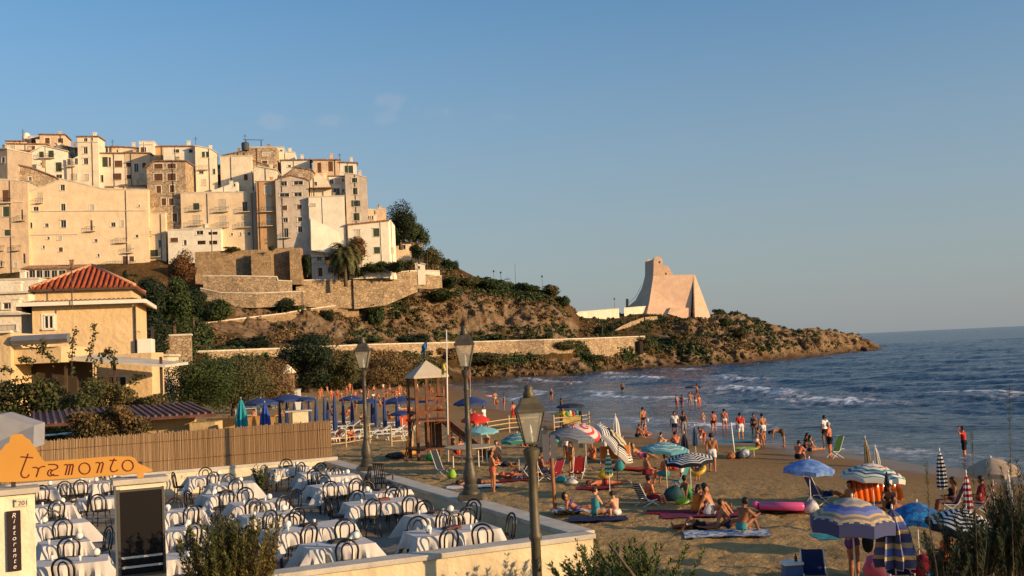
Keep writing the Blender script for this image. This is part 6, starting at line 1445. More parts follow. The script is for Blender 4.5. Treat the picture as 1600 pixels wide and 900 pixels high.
PEOPLE=[(771,768,'hold',-70,0,[('briefs','coral')],'k',.98,dict(fem=True),'standing woman in a coral swimsuit holding a baby'),(1006,672,'walk',10,0,[('briefs','black')],'k',1.03,{},'man in black briefs walking towards the water with a white bag'),(1055,682,'stand2',175,2,[('tshirt','white'),('trunks','navy')],'k',1.0,{},'man in white t-shirt and dark shorts at the water edge'),(1069,683,'stand',190,2,[('tank','black'),('shorts','grey')],'k',1.04,{},'man in black top and grey shorts beside the white t-shirt'),(1099,668,'stand',160,3,[('briefs','pale')],'y',.70,dict(kid=True),'small child standing in the shallows behind the dark closed umbrella'),(1101,694,'stoop',120,4,[('briefs','red')],'b',.72,dict(kid=True),'child in red stooping left of the man in white shorts'),(1094,690,'squat',-60,0,[('briefs','white')],'b',.66,dict(kid=True),'child squatting on the wet sand beside the stooping child'),(1116,677,'stand2',5,4,[('briefs','black')],'k',.95,dict(fem=True),'woman in black bikini bottom seen from behind at the water'),(1133,675,'stand',-8,4,[('briefs','white')],'k',1.0,{},'person in white swim briefs seen from behind at the water'),(1158,688,'stand2',8,0,[('tshirt','red'),('shorts','white')],'k',1.06,dict(belly=.03),'man in bright red shirt and white shorts facing the sea'),(1179,683,'stand2',160,2,[('briefs','black'),('bra','black')],'k',.95,dict(fem=True),'woman in dark bikini beside the man in white trunks'),(1193,690,'stand',20,1,[('trunks','white')],'k',1.06,{},'tall tanned man in white trunks near the bending man'),(1182,700,'kneel',-70,0,[('briefs','white'),('bra','pale')],'b',.96,dict(fem=True),'woman kneeling on the sand in front of the tall man'),(1192,702,'stand',170,0,[],'b',.66,dict(kid=True),'small child standing next to the kneeling woman'),(1223,698,'bend',75,1,[('trunks','brown')],'k',1.03,{},'man bending down to touch the sand by the water'),(1258,703,'knees',-80,2,[('briefs','black'),('bra','black')],'kl',.95,dict(fem=True),'dark haired woman seated left of the pair at the waterline'),(1266,705,'long',-75,0,[('briefs','navy'),('bra','white')],'kl',.97,dict(fem=True),'dark haired woman with outstretched legs right of the seated pair'),(1248,720,'knees',-35,4,[('trunks','black')],'k',1.0,{},'sunburnt man sitting above the plain blue umbrella'),(1290,694,'stand2',30,2,[('tshirt','white'),('trunks','black')],'k',1.03,{},'man in white shirt standing behind the green folding chair'),(1298,714,'fold',60,4,[('trunks','black')],'g',1.06,dict(belly=.04),'grey haired man in black trunks beside the green folding chair'),(1114,737,'walk',-12,1,[('trunks','white')],'k',1.04,{},'man in white shorts walking away behind the striped umbrella'),(996,685,'knees',-70,1,[('trunks','black')],'b',.95,{},'person sitting near the water beside the lying figure'),(1006,684,'side',-100,4,[('briefs','red')],'b',.9,dict(fem=True),'person lounging on the sand below the walking man'),(1058,702,'knees',10,4,[('trunks','navy')],'k',1.0,{},'man with orange sunlit back sitting behind the teal umbrella'),(1010,742,'long',-80,1,[('trunks','maroon')],'b',1.06,dict(belly=.05),'heavy man sitting with stretched legs left of the teal umbrella pole'),(1018,789,'chair',-62,4,[('trunks','maroon')],'k',1.02,dict(z=-.22,h=.025),'sunburnt man sitting in the low striped folding chair'),(932,810,'side',-70,3,[('swimsuit','teal')],'b',1.0,dict(fem=True,h=.022),'woman in a teal swimsuit sitting with her back turned'),(964,809,'knees',45,3,[('briefs','white')],'k',.86,dict(h=.022),'slim boy sitting bent forward beside the teal swimsuit'),(902,803,'recline',-95,1,[('bra','purple'),('briefs','purple')],'kl',.95,dict(fem=True,h=.022),'woman in patterned bikini reclining by the white towels'),(946,758,'prone',95,4,[('briefs','maroon')],'b',1.0,dict(fem=True),'sunburnt woman lying face down behind the green striped closed umbrella'),(1088,803,'knees',-50,1,[('swimsuit','orange')],'kl',.95,dict(fem=True,h=.022),'woman in orange swimsuit leftmost of the seated group of three'),(1101,799,'long',-100,1,[('briefs','black')],'k',1.03,dict(h=.022),'curly haired man at the back of the seated group of three'),(1114,805,'lean',-120,0,[('briefs','white')],'k',1.0,dict(h=.022),'bearded man with a white bag on the right of the seated group'),(1098,829,'back',82,2,[('trunks','black')],'k',1.03,dict(h=.022),'man lying on his back in black trunks with a book on his chest'),(1160,834,'knees',-55,2,[('briefs','teal')],'k',1.03,dict(h=.022),'man with dark back sitting on the blue and white towel'),(1140,829,'lean',-100,1,[('briefs','navy')],'b',.97,dict(h=.025),'person sitting behind the man on the blue and white towel'),(1078,782,'lean',-60,2,[('swimsuit','green')],'k',.95,dict(fem=True),'person in green reclining in shade under the black and white umbrella'),(1090,750,'stand',180,0,[('briefs','blue')],'b',.55,dict(kid=True),'toddler standing inside a yellow swim ring'),(893,737,'stand2',130,0,[('trunks','orange')],'k',.82,{},'boy in orange trunks standing under the grey blue umbrella'),(903,745,'recline',160,1,[('swimsuit','black')],'kl',.97,dict(fem=True,z=.12),'woman in black reclining in the red deck chair'),(866,748,'recline',40,2,[('swimsuit','red')],'k',.97,dict(fem=True,z=.1),'woman in red reclining behind the brown signpost'),(846,746,'chair',-50,1,[('trunks','navy')],'k',1.0,dict(z=-.12),'man sitting in shade right behind the nearest lamp post'),(742,757,'prone',100,1,[('trunks','black')],'k',1.02,dict(h=.025),'man in black trunks lying face down behind the middle lamp post'),(797,746,'back',-80,4,[('briefs','coral'),('bra','coral')],'b',.95,dict(fem=True),'woman in coral bikini lying beside the stroller'),(533,690,'knees',160,4,[('briefs','maroon'),('bra','maroon')],'b',.97,dict(fem=True),'left one of two red tanned people sitting by the reed fence end'),(548,690,'knees',200,4,[('trunks','brown')],'k',1.0,{},'right one of two red tanned people sitting by the reed fence end'),(774,634,'stand',20,0,[('briefs','pale')],'b',.98,dict(h=.045),'pale figure wading in shallow water behind the nearest lantern'),(862,627,'stand2',170,0,[('swimsuit','navy')],'y',.97,dict(fem=True,h=.045),'woman in dark swimsuit wading near the vendor cart'),(973,616,'stand',160,1,[('trunks','navy')],'k',1.0,dict(h=.045),'lone man wading far out in the middle of the surf'),(1090,622,'wave',40,1,[('trunks','brown')],'k',1.0,dict(h=.045),'man standing in the breakers with a surfboard'),(1058,639,'stand',30,0,[('briefs','pink')],'b',.85,dict(h=.045),'child leftmost of the group wading below the surfer'),(1066,639,'stand2',-30,1,[('briefs','purple')],'k',.85,dict(h=.045),'child second from left of the group wading below the surfer'),(1079,638,'hips',190,1,[('trunks','grey')],'k',.98,dict(h=.045),'man with hands on hips in the group wading below the surfer'),(1087,639,'hold',100,1,[('briefs','white')],'b',.9,dict(fem=True,h=.045),'woman in the wading group below the surfer'),(1093,640,'stand2',-150,4,[('briefs','red')],'k',.85,dict(h=.045),'rightmost of the group wading below the surfer'),(777,640,'stand',180,1,[('briefs','navy')],'k',.7,dict(kid=True,h=.045),'child standing left of the pair on the wet sand behind the lantern'),(788,641,'stand2',100,0,[('briefs','red')],'b',.97,dict(h=.045),'person bending over wet sand behind the nearest lantern'),(803,658,'stand',30,4,[('shorts','red')],'b',.97,dict(h=.04),'sunburnt person in red shorts standing left of the nearest lantern'),(878,650,'stand',100,2,[('tank','brown')],'k',1.0,dict(h=.04),'vendor standing behind the yellow cart'),(757,668,'stand2',-120,2,[('tshirt','white'),('shorts','white')],'k',1.0,dict(h=.04),'man in white shirt beside the red umbrella'),(1508,719,'look',60,4,[('tshirt','red'),('shorts','black')],'k',1.02,dict(h=.03),'man in red top wading at the right and shading his eyes'),(1287,789,'recline',-75,1,[('trunks','navy')],'k',1.0,dict(z=.18),'man reclining in a deck chair under the plain blue umbrella'),(1488,800,'chair',80,2,[('swimsuit','black')],'kl',.97,dict(fem=True,z=-.1),'woman with curly dark hair sitting left of the red striped closed umbrella'),(1532,800,'chair',60,1,[('tshirt','maroon')],'k',1.0,dict(z=-.1),'person in maroon top sitting right of the red striped closed umbrella'),(1336,912,'hold',-75,1,[('briefs','purple')],'k',1.03,dict(h=.022,belly=.03),'bare tanned man standing under the big patterned umbrella'),(1478,902,'chair',60,2,[('swimsuit','orange')],'kl',1.0,dict(fem=True,h=.022,z=-.05),'long haired woman sitting under the near black and white umbrella'),(1393,800,'knees',150,2,[('trunks','black')],'k',.95,dict(h=.03),'man sitting in shade behind the big patterned umbrella'),]
SEA_FEET={774,862,973,1090,1058,1066,1079,1087,1093,1099,1508}
for px,py,pose,yaw,sk,cl,hair,size,op,lb in PEOPLE:
 a=G(px,py)
 if px in SEA_FEET and a.z<.1:a=PZ(px,py,-.25)
 e=person(a,pose,yaw,sk,cl,hair,lb,size,**op)
 if px in(1087,1093,1079,1066,1058):e['group']='bathers wading below the surfer'
w=G(771,768);d=Vector((math.cos(R(20)),math.sin(R(20)),0))
person(w+Vector((.27,.10,1.02)),'knees',100,4,[('briefs','white')],'b','baby carried in the arms of the woman in coral',.42,kid=True,h=.03)
for k,(px,py)in enumerate([(882,601),(892,600),(1196,622),(762,619)]):
 person(PZ(px,py,0),'stand',40*k,1,[],'k',['left one of two swimmers in the white surf','right one of two swimmers in the white surf','lone swimmer in the breakers far right','child floating on a pink ring behind the lantern'][k],1.0,h=.045,z=-1.25)
g=np.random.default_rng(9);pool=[('stand',0),('stand2',30),('walk',90),('hips',200),('knees',180),('fold',150),('chair',120)]
CR=[]
for k in range(44):
 px=float(g.choice([g.uniform(494,560),g.uniform(560,640),g.uniform(640,712)],p=[.45,.35,.2]));py=float(615+g.uniform(-3,14)+(px<560)*g.uniform(0,6))
 if 606<py:CR.append((px,py))
CROWD=[('red',4),('coral',0),('white',4),('navy',1),('orange',4),('black',1)]
for k,(px,py)in enumerate(CR):
 pose,yw=pool[int(g.integers(0,len(pool)))];c,sk=CROWD[int(g.integers(0,len(CROWD)))];fem=bool(g.integers(0,2))
 person(G(px,py),pose,yw+float(g.uniform(-40,40)),sk,[('briefs',c)]+([('tshirt','white')]if k%7==0 else[]),'k' if k%3 else 'b','tiny '+{'stand':'upright','stand2':'upright','walk':'walking','hips':'hands on hips','knees':'crouched','fold':'arms folded','chair':'seated'}[pose]+' figure in '+c+' in the distant beach crowd',float(g.uniform(.86,1.05)),fem=fem,h=.05,group='distant crowd of bathers at the far end of the beach',cat='person')
ORD='first second third fourth fifth sixth seventh eighth ninth tenth eleventh twelfth thirteenth fourteenth fifteenth sixteenth seventeenth'.split()
for k,(px,py)in enumerate([(396,655),(410,654),(436,652),(466,638),(480,637),(520,655),(541,648),(556,645),(565,662),(595,640),(610,655),(622,652),(640,660),(668,655),(690,640),(735,672),(747,676)]):
 person(G(px,py),['knees','chair','recline','stand'][k%4],70*k,[4,1,0][k%3],[('briefs',['red','navy','coral','white'][k%4])],'k',['red','navy','coral','white'][k%4]+' clad bather '+['with raised knees','seated upright','leaning back','standing'][k%4]+' among the blue umbrellas, '+ORD[k]+' from the left',.98,fem=k%2==0,h=.05,group='bathers resting among the blue umbrellas')
MORE=[(706,700),(716,712),(728,704),(762,706),(776,716),(790,728),(824,700),(836,712),(856,726),(870,700),(884,716),(926,716),(940,706),(1002,716),(1030,700),(1052,736),(1040,758),(1066,760),(1330,792),(1345,800),(1416,812)]
ORD+='eighteenth nineteenth twentieth twenty-first'.split()
for k,(px,py)in enumerate(MORE):
 q=k*5%7;c=['black','red','teal','white','orange','navy','pink'][k%7];person(G(px,py),['knees','stand','recline','chair','prone','lean','long'][q],47*k,[1,4,2,0,3][k%5],[('swimsuit' if k%3==0 else 'trunks',c)],'kl' if k%3==0 else 'kb'[k%2],c+' clad bather '+['with raised knees','standing up','reclining','sitting','lying prone','leaning back','with stretched legs'][q]+' amid the middle umbrellas, '+ORD[k]+' from the left',[.96,1.03,.9][k%3],fem=k%3==0,h=.04,group='bathers amid the umbrellas in the middle of the beach')
# umbrellas
def canopy_mat(name,kind,cols,n=8,dens=7.0,rough=.75):
 """procedural cloth pattern: rings, wedges, spots or checks in the canopy's own object space (x, y / radius)"""
 if name in MATS:return MATS[name]
 m=bpy.data.materials.new(name);m.use_nodes=True;t=m.node_tree;b=t.nodes['Principled BSDF'];b.inputs['Roughness'].default_value=rough;b.inputs['Specular IOR Level'].default_value=.15
 tc=N(t,'ShaderNodeTexCoord');sp=N(t,'ShaderNodeSeparateXYZ');t.links.new(tc.outputs['Object'],sp.inputs[0])
 def mt(op,a,b_=None,c=None):
  x=N(t,'ShaderNodeMath',operation=op)
  for i,v_ in enumerate((a,b_,c)):
   if v_ is None:continue
   if isinstance(v_,(int,float)):x.inputs[i].default_value=v_
   else:t.links.new(v_,x.inputs[i])
  return x.outputs[0]
 ang=mt('ARCTAN2',sp.outputs[1],sp.outputs[0]);rad=mt('SQRT',mt('ADD',mt('MULTIPLY',sp.outputs[0],sp.outputs[0]),mt('MULTIPLY',sp.outputs[1],sp.outputs[1])))
 w=2*math.pi/n;loc=mt('SUBTRACT',mt('MODULO',mt('ADD',ang,4*math.pi+w/2),w),w/2)
 loc2=mt('SUBTRACT',mt('MODULO',mt('ADD',ang,4*math.pi),w),w/2)
 prad=mt('MULTIPLY',rad,mt('COSINE',loc2))
 rp=N(t,'ShaderNodeValToRGB');cr=rp.color_ramp;cr.interpolation='CONSTANT'
 if kind=='rings':src=mt('FRACT',mt('MULTIPLY',prad,dens))
 elif kind=='bands':src=prad
 elif kind=='zrings':src=mt('FRACT',mt('MULTIPLY',sp.outputs[2],dens))
 elif kind=='wedges':src=mt('FRACT',mt('MULTIPLY',mt('ADD',ang,2*math.pi),n/(4*math.pi)))
 elif kind=='spots':
  nz=N(t,'ShaderNodeTexVoronoi');nz.inputs['Scale'].default_value=dens;t.links.new(tc.outputs['Object'],nz.inputs['Vector']);src=nz.outputs['Distance']
 elif kind=='mottle':
  nz=N(t,'ShaderNodeTexNoise');nz.inputs['Scale'].default_value=dens;nz.inputs['Detail'].default_value=3;t.links.new(tc.outputs['Object'],nz.inputs['Vector']);src=nz.outputs['Fac']
 elif kind=='checks':
  nz=N(t,'ShaderNodeTexChecker');nz.inputs['Scale'].default_value=dens;cb=N(t,'ShaderNodeCombineXYZ');t.links.new(prad,cb.inputs[0]);t.links.new(mt('MULTIPLY',ang,.8),cb.inputs[1]);t.links.new(cb.outputs[0],nz.inputs['Vector']);src=nz.outputs['Fac']
 elif kind=='swirl':src=mt('FRACT',mt('ADD',mt('MULTIPLY',rad,dens),mt('MULTIPLY',ang,2/(2*math.pi))))
 t.links.new(src,rp.inputs[0])
 if isinstance(cols[0][0],(int,float))and len(cols[0])==3:stops=[(i/len(cols),c)for i,c in enumerate(cols)]
 else:stops=cols
 while len(cr.elements)<len(stops):cr.elements.new(.5)
 for e_,(p_,c)in zip(cr.elements,stops):e_.position=p_;e_.color=(*c,1)
 if kind=='mottle':cr.interpolation='LINEAR'
 out=rp.outputs[0]
 if name=='canopy_print':
  mk=mt('MULTIPLY',mt('GREATER_THAN',prad,.80),mt('GREATER_THAN',mt('FRACT',mt('MULTIPLY',mt('ADD',ang,7),24/(2*math.pi))),.55));mk=mt('MULTIPLY',mk,mt('LESS_THAN',prad,.905))
  mz=N(t,'ShaderNodeMix');mz.data_type='RGBA';t.links.new(mk,mz.inputs[0]);t.links.new(out,mz.inputs[6]);mz.inputs[7].default_value=(.46,.36,.22,1);out=mz.outputs[2]
 t.links.new(out,b.inputs['Base Color'])
 MATS[name]=m;return m
W_,K_,NV=(.66,.63,.58),(.016,.018,.024),(.03,.05,.22)
BWM=canopy_mat('canopy_black_white','rings',[(0,W_),(.5,K_)],dens=7.5)
BWZ=canopy_mat('canopy_black_white_folded','zrings',[(0,W_),(.5,K_)],dens=8)
TEALM=canopy_mat('canopy_teal','rings',[(0,(.10,.30,.32)),(.35,(.50,.58,.56)),(.6,(.04,.20,.20)),(.75,(.18,.36,.42))],dens=3.4)
BLUEM=canopy_mat('canopy_blue_mottled','mottle',[(.35,(.07,.16,.42)),(.6,(.20,.32,.58))],dens=4)
PRINTM=canopy_mat('canopy_print','bands',[(0,(.50,.42,.30)),(.18,(.30,.28,.28)),(.34,(.55,.40,.20)),(.42,(.10,.13,.36)),(.55,(.16,.20,.44)),(.66,(.55,.38,.18)),(.72,(.24,.20,.18)),(.80,(.58,.42,.22)),(.86,(.06,.07,.16))])
MULTIM=canopy_mat('canopy_multi','bands',[(0,(.62,.60,.54)),(.3,(.45,.10,.08)),(.36,(.62,.60,.54)),(.48,(.05,.25,.18)),(.56,(.62,.60,.54)),(.66,(.08,.10,.14)),(.74,(.62,.60,.54)),(.84,(.08,.28,.22)),(.90,(.62,.60,.54)),(.96,(.45,.12,.08))])
FLORM=canopy_mat('canopy_floral','spots',[(0,(.45,.50,.10)),(.12,(.03,.16,.40)),(.3,(.02,.22,.50)),(.55,(.03,.10,.28))],dens=4.5)
CREAMC=mat('canopy_cream',(.40,.30,.21),.8,var=.1);NAVYC=mat('canopy_navy',(.03,.055,.165),.75,var=.15,scale=2);DKC=mat('canopy_dark',(.02,.026,.04),.8)
GREYS=canopy_mat('canopy_grey_blue','rings',[(0,(.15,.155,.17)),(.5,(.09,.12,.21)),(.75,(.20,.21,.22))],dens=4.5)
SWIRL=canopy_mat('canopy_swirl','swirl',[(0,(.68,.55,.48)),(.6,(.55,.06,.06))],dens=2.2)
REDW=canopy_mat('canopy_red','spots',[(0,(.66,.60,.56)),(.2,(.58,.04,.03))],dens=3)
CHECK=canopy_mat('canopy_check','bands',[(0,(.50,.42,.26)),(.30,K_),(.36,(.50,.42,.26)),(.48,K_),(.62,W_),(.66,K_),(.70,W_),(.76,K_),(.80,W_),(.86,K_),(.90,W_),(.96,K_)])
GRNS=canopy_mat('canopy_green_stripe','rings',[(0,(.08,.24,.30)),(.4,(.50,.46,.22)),(.6,(.05,.28,.20)),(.8,(.10,.22,.36))],dens=3)
AQUA=canopy_mat('canopy_aqua','spots',[(0,(.04,.18,.22)),(.14,(.20,.44,.46))],dens=9)
RWZ=canopy_mat('folded_red_white','zrings',[(0,W_),(.5,(.45,.03,.03))],dens=6);GWZ=canopy_mat('folded_green_white','zrings',[(0,W_),(.5,(.05,.26,.10))],dens=6)
TEALZ=mat('folded_teal',(.02,.26,.32),.8,var=.3,scale=4);BLUZ=mat('folded_blue',(.03,.08,.32),.8,var=.4,scale=4);WHZ=mat('folded_white',(.66,.62,.56),.8,var=.1);PLZ=canopy_mat('folded_plaid','zrings',[(0,(.06,.07,.15)),(.35,(.55,.38,.16)),(.5,(.10,.13,.32)),(.8,(.5,.36,.2))],dens=1.8)
POLEW=mat('pole_white',(.70,.66,.58),.4);POLED=mat('pole_dark',(.05,.045,.04),.5);POLEB=mat('pole_brown',(.30,.12,.045),.7,var=.3,scale=5)
UM={}
def umbrella_mesh(depth=.30,val=.035,n=8):
 k=(depth,val,n)
 if k in UM:return UM[k]
 prof=[(0.02,0),(.22,-.035),(.45,-.10),(.68,-.19),(.86,-.265),(1.0,-.33),(1.0,-.33-val*3)]
 V=[];Fs=[]
 for r,z in prof:
  for i in range(n*4):
   a=2*math.pi*i/(n*4);loc=((i%4)/4-.5)if i%4 else-.5;f=math.cos(math.pi/n)/math.cos((i%4)/4*2*math.pi/n-math.pi/n)
   sag=1-.0*abs(loc);scal=.06*math.sin(math.pi*(i%4)/4)*r
   V.append((r*f*math.cos(a),r*f*math.sin(a),z*depth/.33+(scal if z>-.331*1 else scal*.6)))
 m_=n*4
 for j in range(len(prof)-1):
  for i in range(m_):Fs.append((j*m_+i,j*m_+(i+1)%m_,(j+1)*m_+(i+1)%m_,(j+1)*m_+i))
 Fs.append(tuple(range(m_)))
 b_=len(V);V+=[(x*.992,y*.992,z-.008)for x,y,z in V];Fs+=[tuple(b_+q for q in f[::-1])for f in Fs]
 me=bpy.data.meshes.new('canopy');me.from_pydata(V,[],Fs);me.shade_smooth();me.set_sharp_from_angle(angle=R(16))
 ribs=[]
 for i in range(n):
  a=2*math.pi*i/n;c,s_=math.cos(a),math.sin(a);q=MB()
  q.tube([(.02*c,.02*s_,-.03),(.45*c,.45*s_,(-.10*depth/.33)-.02),(.99*c,.99*s_,-.33*depth/.33-.015)],.007,4)
  q.tube([(.02*c,.02*s_,-.42),(.5*c,.5*s_,(-.12*depth/.33)-.03)],.006,4)
  mm=bpy.data.meshes.new('rib');mm.from_pydata(q.v,[],q.f);ribs.append(mm)
 UM[k]=(me,ribs);return UM[k]
def umbrella(at,H_,rad,m,label,tilt=(0,0),pole=None,rz=0.0,depth=.33,val=.035,name='beach_umbrella',cat='umbrella',group=None,ribs=True,pr=.016):
 e=empty(name,at,rz,label,cat,group);me,rb=umbrella_mesh(depth,val)
 top=Vector((0,0,H_));rot=Matrix.Rotation(R(tilt[0]),4,'X')@Matrix.Rotation(R(tilt[1]),4,'Y')
 o=bpy.data.objects.new('canopy',me);C.objects.link(o);o.parent=e;setm(o,m);o.scale=(rad,)*3;o.location=top;o.rotation_euler=rot.to_euler()
 mb=MB();hinge=H_-.45*rad;hv=rot@Vector((0,0,-.45*rad));mb.tube([(hv.x,hv.y,-.3),tuple(top+hv)],pr,8);mb.tube([tuple(top+hv),tuple(top+rot@Vector((0,0,.05)))],pr*.8,8)
 mb.build('pole',pole or POLEW,e,smooth=True)
 mb=MB();c=top+rot@Vector((0,0,.03));mb.tube([c,c+rot@Vector((0,0,.06))],[.03,.014],8);mb.build('tip',POLEW,e)
 if ribs:
  for q in rb:r_=bpy.data.objects.new('rib',q);C.objects.link(r_);r_.parent=o;setm(r_,POLEW)
 return e
def closed(at,H_,rad,m,label,ctop=None,cbot=None,pole=None,tilt=(0,0),group=None,name='closed_umbrella',pl=8,loose=1.0):
 """folded umbrella: pleated cone hanging from the top of its pole"""
 e=empty(name,at,0,label,'umbrella',group,rot=(R(tilt[0]),R(tilt[1]),0));ctop=ctop or H_-.03;cbot=cbot if cbot is not None else H_*.35
 mb=MB();n=pl*4;prof=[(0,.05),(.12,.45),(.35,.72),(.62,.86),(.85,1.0),(1.0,.92)];vs=[]
 for t_,w in prof:
  for i in range(n):
   a=2*math.pi*i/n;r_=rad*w*(1+.28*loose*math.cos(a*pl)*min(1,t_*3));vs.append((r_*math.cos(a),r_*math.sin(a),ctop-(ctop-cbot)*t_-.05*loose*rad*math.cos(a*pl+1)*t_))
 fs=[(j*n+i,j*n+(i+1)%n,(j+1)*n+(i+1)%n,(j+1)*n+i)for j in range(len(prof)-1)for i in range(n)]+[tuple(range(n-1,-1,-1)),tuple((len(prof)-1)*n+i for i in range(n))]
 mb.add(vs,fs);mb.build('canopy',m,e,auto=50)
 mb=MB();mb.tube([(0,0,-.3),(0,0,H_+.02)],.017,8);mb.build('pole',pole or POLEW,e);mb=MB();mb.tube([(0,0,H_),(0,0,H_+.08)],[.026,.012],8);mb.build('tip',POLEW,e)
 return e
def uh(px_base,py_base,px_top,py_top,off=Vector((0,0,0))):
 a=G(px_base,py_base);top=P(px_top,py_top,a.y);return a,top.z-a.z
def umb(bx,by,tx,ty,wpx,m,label,**k):
 a,h=uh(bx,by,tx,ty);t=P(tx,ty,a.y);a2=Vector((t.x,a.y,beach_z(t.x,a.y)));rad=wpx/2*a.y/F
 return umbrella(a2,t.z-a2.z,rad,m,label,**k)
umb(1075,780,1076,708,80,BWM,'open black and white striped umbrella beside the teal one',tilt=(4,-5),rz=.3,depth=.28)
umb(1037,772,1040,691,76,TEALM,'open teal and white ringed umbrella above the heavy seated man',tilt=(3,4),rz=.1,depth=.30)
umb(1263,800,1264,717,80,BLUEM,'open plain mottled blue umbrella near the pink air bed',tilt=(2,3),depth=.42)
umb(1342,925,1331,777,132,PRINTM,'large navy and ochre patterned umbrella nearest the camera',tilt=(3,2),rz=.2,depth=.50,val=.06,pr=.02)
umb(1522,925,1508,796,112,BWM,'big black and white striped umbrella at lower right',tilt=(10,6),rz=.25,depth=.46,pr=.02)
umb(1434,868,1432,785,92,FLORM,'blue umbrella with yellow green flowers behind the plaid folded one',tilt=(2,2),depth=.5)
umb(1365,792,1364,724,100,MULTIM,'white umbrella with red and green rings over the orange air bed',tilt=(2,6),rz=.2,depth=.40)
umb(1550,790,1548,716,84,CREAMC,'translucent cream umbrella at the right edge',tilt=(4,-4),depth=.46)
umb(985,722,972,684,84,CHECK,'strongly tilted black and white chequered umbrella with cream centre',tilt=(42,32),rz=.6,depth=.34)
umb(900,742,896,668,74,GREYS,'grey blue striped umbrella right of the nearest lamp',tilt=(4,10),rz=.2,depth=.40)
umb(922,730,918,667,52,SWIRL,'white umbrella with red spiral behind the grey blue one',tilt=(24,20),depth=.35)
umb(810,742,808,677,56,GRNS,'green and blue striped umbrella over the stroller',tilt=(4,-6),rz=.4,depth=.34)
umb(751,722,752,666,54,AQUA,'pale aqua patterned umbrella left of the woman in coral',tilt=(4,2),depth=.28)
umb(743,706,742,645,44,REDW,'red umbrella with white patches behind the aqua one',tilt=(3,0),depth=.5)
umb(736,676,735,620,54,NAVYC,'navy blue umbrella flying the red flag near the sea',tilt=(2,0),depth=.36)
umb(848,760,846,672,56,DKC,'dark umbrella leaning behind the nearest lamp post',tilt=(40,42),depth=.4,val=.1)
umb(878,670,880,642,34,mat('canopy_yellow',(.50,.42,.06),.8),'small yellow vendor umbrella over the beach cart',depth=.35)
BLU=[(450,672,450,616,60,'wide blue umbrella with pale teal top above the cream hut',TEALZ),(407,676,407,622,56,'leftmost open blue umbrella behind the reed fence',None),(549,664,549,618,40,'open blue umbrella left of the far lamp post',None),(574,668,574,623,38,'open blue umbrella just right of the far lamp post',None),(625,668,625,619,58,'flat blue umbrella left of the wooden tower',None),(668,664,668,620,44,'blue umbrella behind the wooden tower',None),(628,690,628,641,40,'low tilted blue grey umbrella above the sunbeds',None),(478,672,478,620,34,'small blue umbrella right of the teal topped one',None)]
for bx,by,tx,ty,w,lb,mm in BLU:umb(bx,by,tx,ty,w,NAVYC,lb,group='blue umbrellas of the beach club',depth=.30,ribs=False,pr=.03)
xs_=[(438,672,624),(449,672,625),(461,668,626),(473,670,624),(484,671,622),(495,672,622),(508,676,618),(524,678,614),(537,668,620),(583,666,618),(588,670,616),(602,674,616),(622,676,622),(551,668,622),(513,664,624)]
for k,(px,pb,pt)in enumerate(sorted(xs_)):
 a,h=uh(px,pb,px,pt);closed(a,h,.13+.02*(k%3),NAVYC,'slim folded blue umbrella, '+ORD[k]+' from the left in the beach club rows',cbot=.28,pole=NAVYC,group='folded blue umbrellas of the beach club',loose=.5)
def cl(bx,by,ty,wpx,m,label,cb=.35,tx=None,**k):
 a,h=uh(bx,by,tx or bx,ty);closed(a,h,wpx/2*a.y/F,m,label,cbot=h*cb,**k)
cl(1476,800,703,14,BWZ,'folded black and white striped umbrella left of the seated woman',.38,tilt=(0,-1));cl(1516,836,738,13,RWZ,'folded red and white striped umbrella between the two seated people',.32)
cl(1402,925,793,52,PLZ,'big folded plaid umbrella in front at lower right',.30,loose=1.2);cl(953,770,705,10,GWZ,'folded green and white striped umbrella near the yellow bag',.42);cl(965,720,648,11,WHZ,'folded white umbrella behind the chequered one',.45)
cl(1088,720,664,7,mat('folded_slate',(.05,.09,.16),.8),'slim folded slate blue umbrella on a white pole',.42);cl(1071,716,676,11,DKC,'dark folded umbrella right of the sunlit back',.1)
cl(1357,730,683,8,mat('folded_ochre',(.40,.30,.16),.8,var=.3),'tall pale folded umbrella behind the ringed umbrella',.1,tilt=(0,-3));cl(1371,730,697,9,WHZ,'short white folded umbrella behind the ringed umbrella',.1,tilt=(0,-3))
cl(1581,826,737,10,WHZ,'folded white umbrella at the right edge',.25);cl(1386,800,733,9,DKC,'black folded umbrella leaning before the orange air bed',.1,tilt=(0,3))
for px,py,pt,w,m_,lb in((274,716,636,17,canopy_mat('folded_teal_check','zrings',[(0,(.02,.16,.20)),(.5,(.08,.30,.34))],dens=5),'dark teal folded umbrella at the end of the brown metal roof'),(379,706,622,19,TEALZ,'bright turquoise folded umbrella behind the reed fence'),(416,704,628,17,BLUZ,'mottled blue folded umbrella behind the reed fence')):
 a=PZ(px,py,1.2);t_=P(px,pt,a.y);closed(a,t_.z-a.z,w/2*a.y/F,m_,lb,cbot=.5)
def stick(bx,by,tx,ty,r_,m,label,name='pole',cat='pole',bag=None):
 a=G(bx,by);t_=P(tx,ty,a.y)-a;e=empty(name,a,0,label,cat);mb=MB();mb.tube([(0,0,-.3),t_],r_,8);mb.build('shaft',m,e,smooth=True)
 if bag:mb=MB();mb.ball(tuple(t_*.5+Vector((.12,-.05,-.15))),.14,10,(.8,.6,1.4));mb.build('bag',WHZ,e,smooth=True)
 return e
stick(1149,716,1142,660,.04,POLEW,'leaning white pole behind the lime green mat');stick(944,716,938,664,.03,POLEW,'thin pale pole with a bag hanging beside the chequered umbrella',bag=1)
stick(964,752,966,694,.02,POLED,'thin black pole in front of the orange towel box')
e=stick(868,803,862,716,.065,POLEB,'brown wooden post carrying grey notice panels','sign_post','sign')
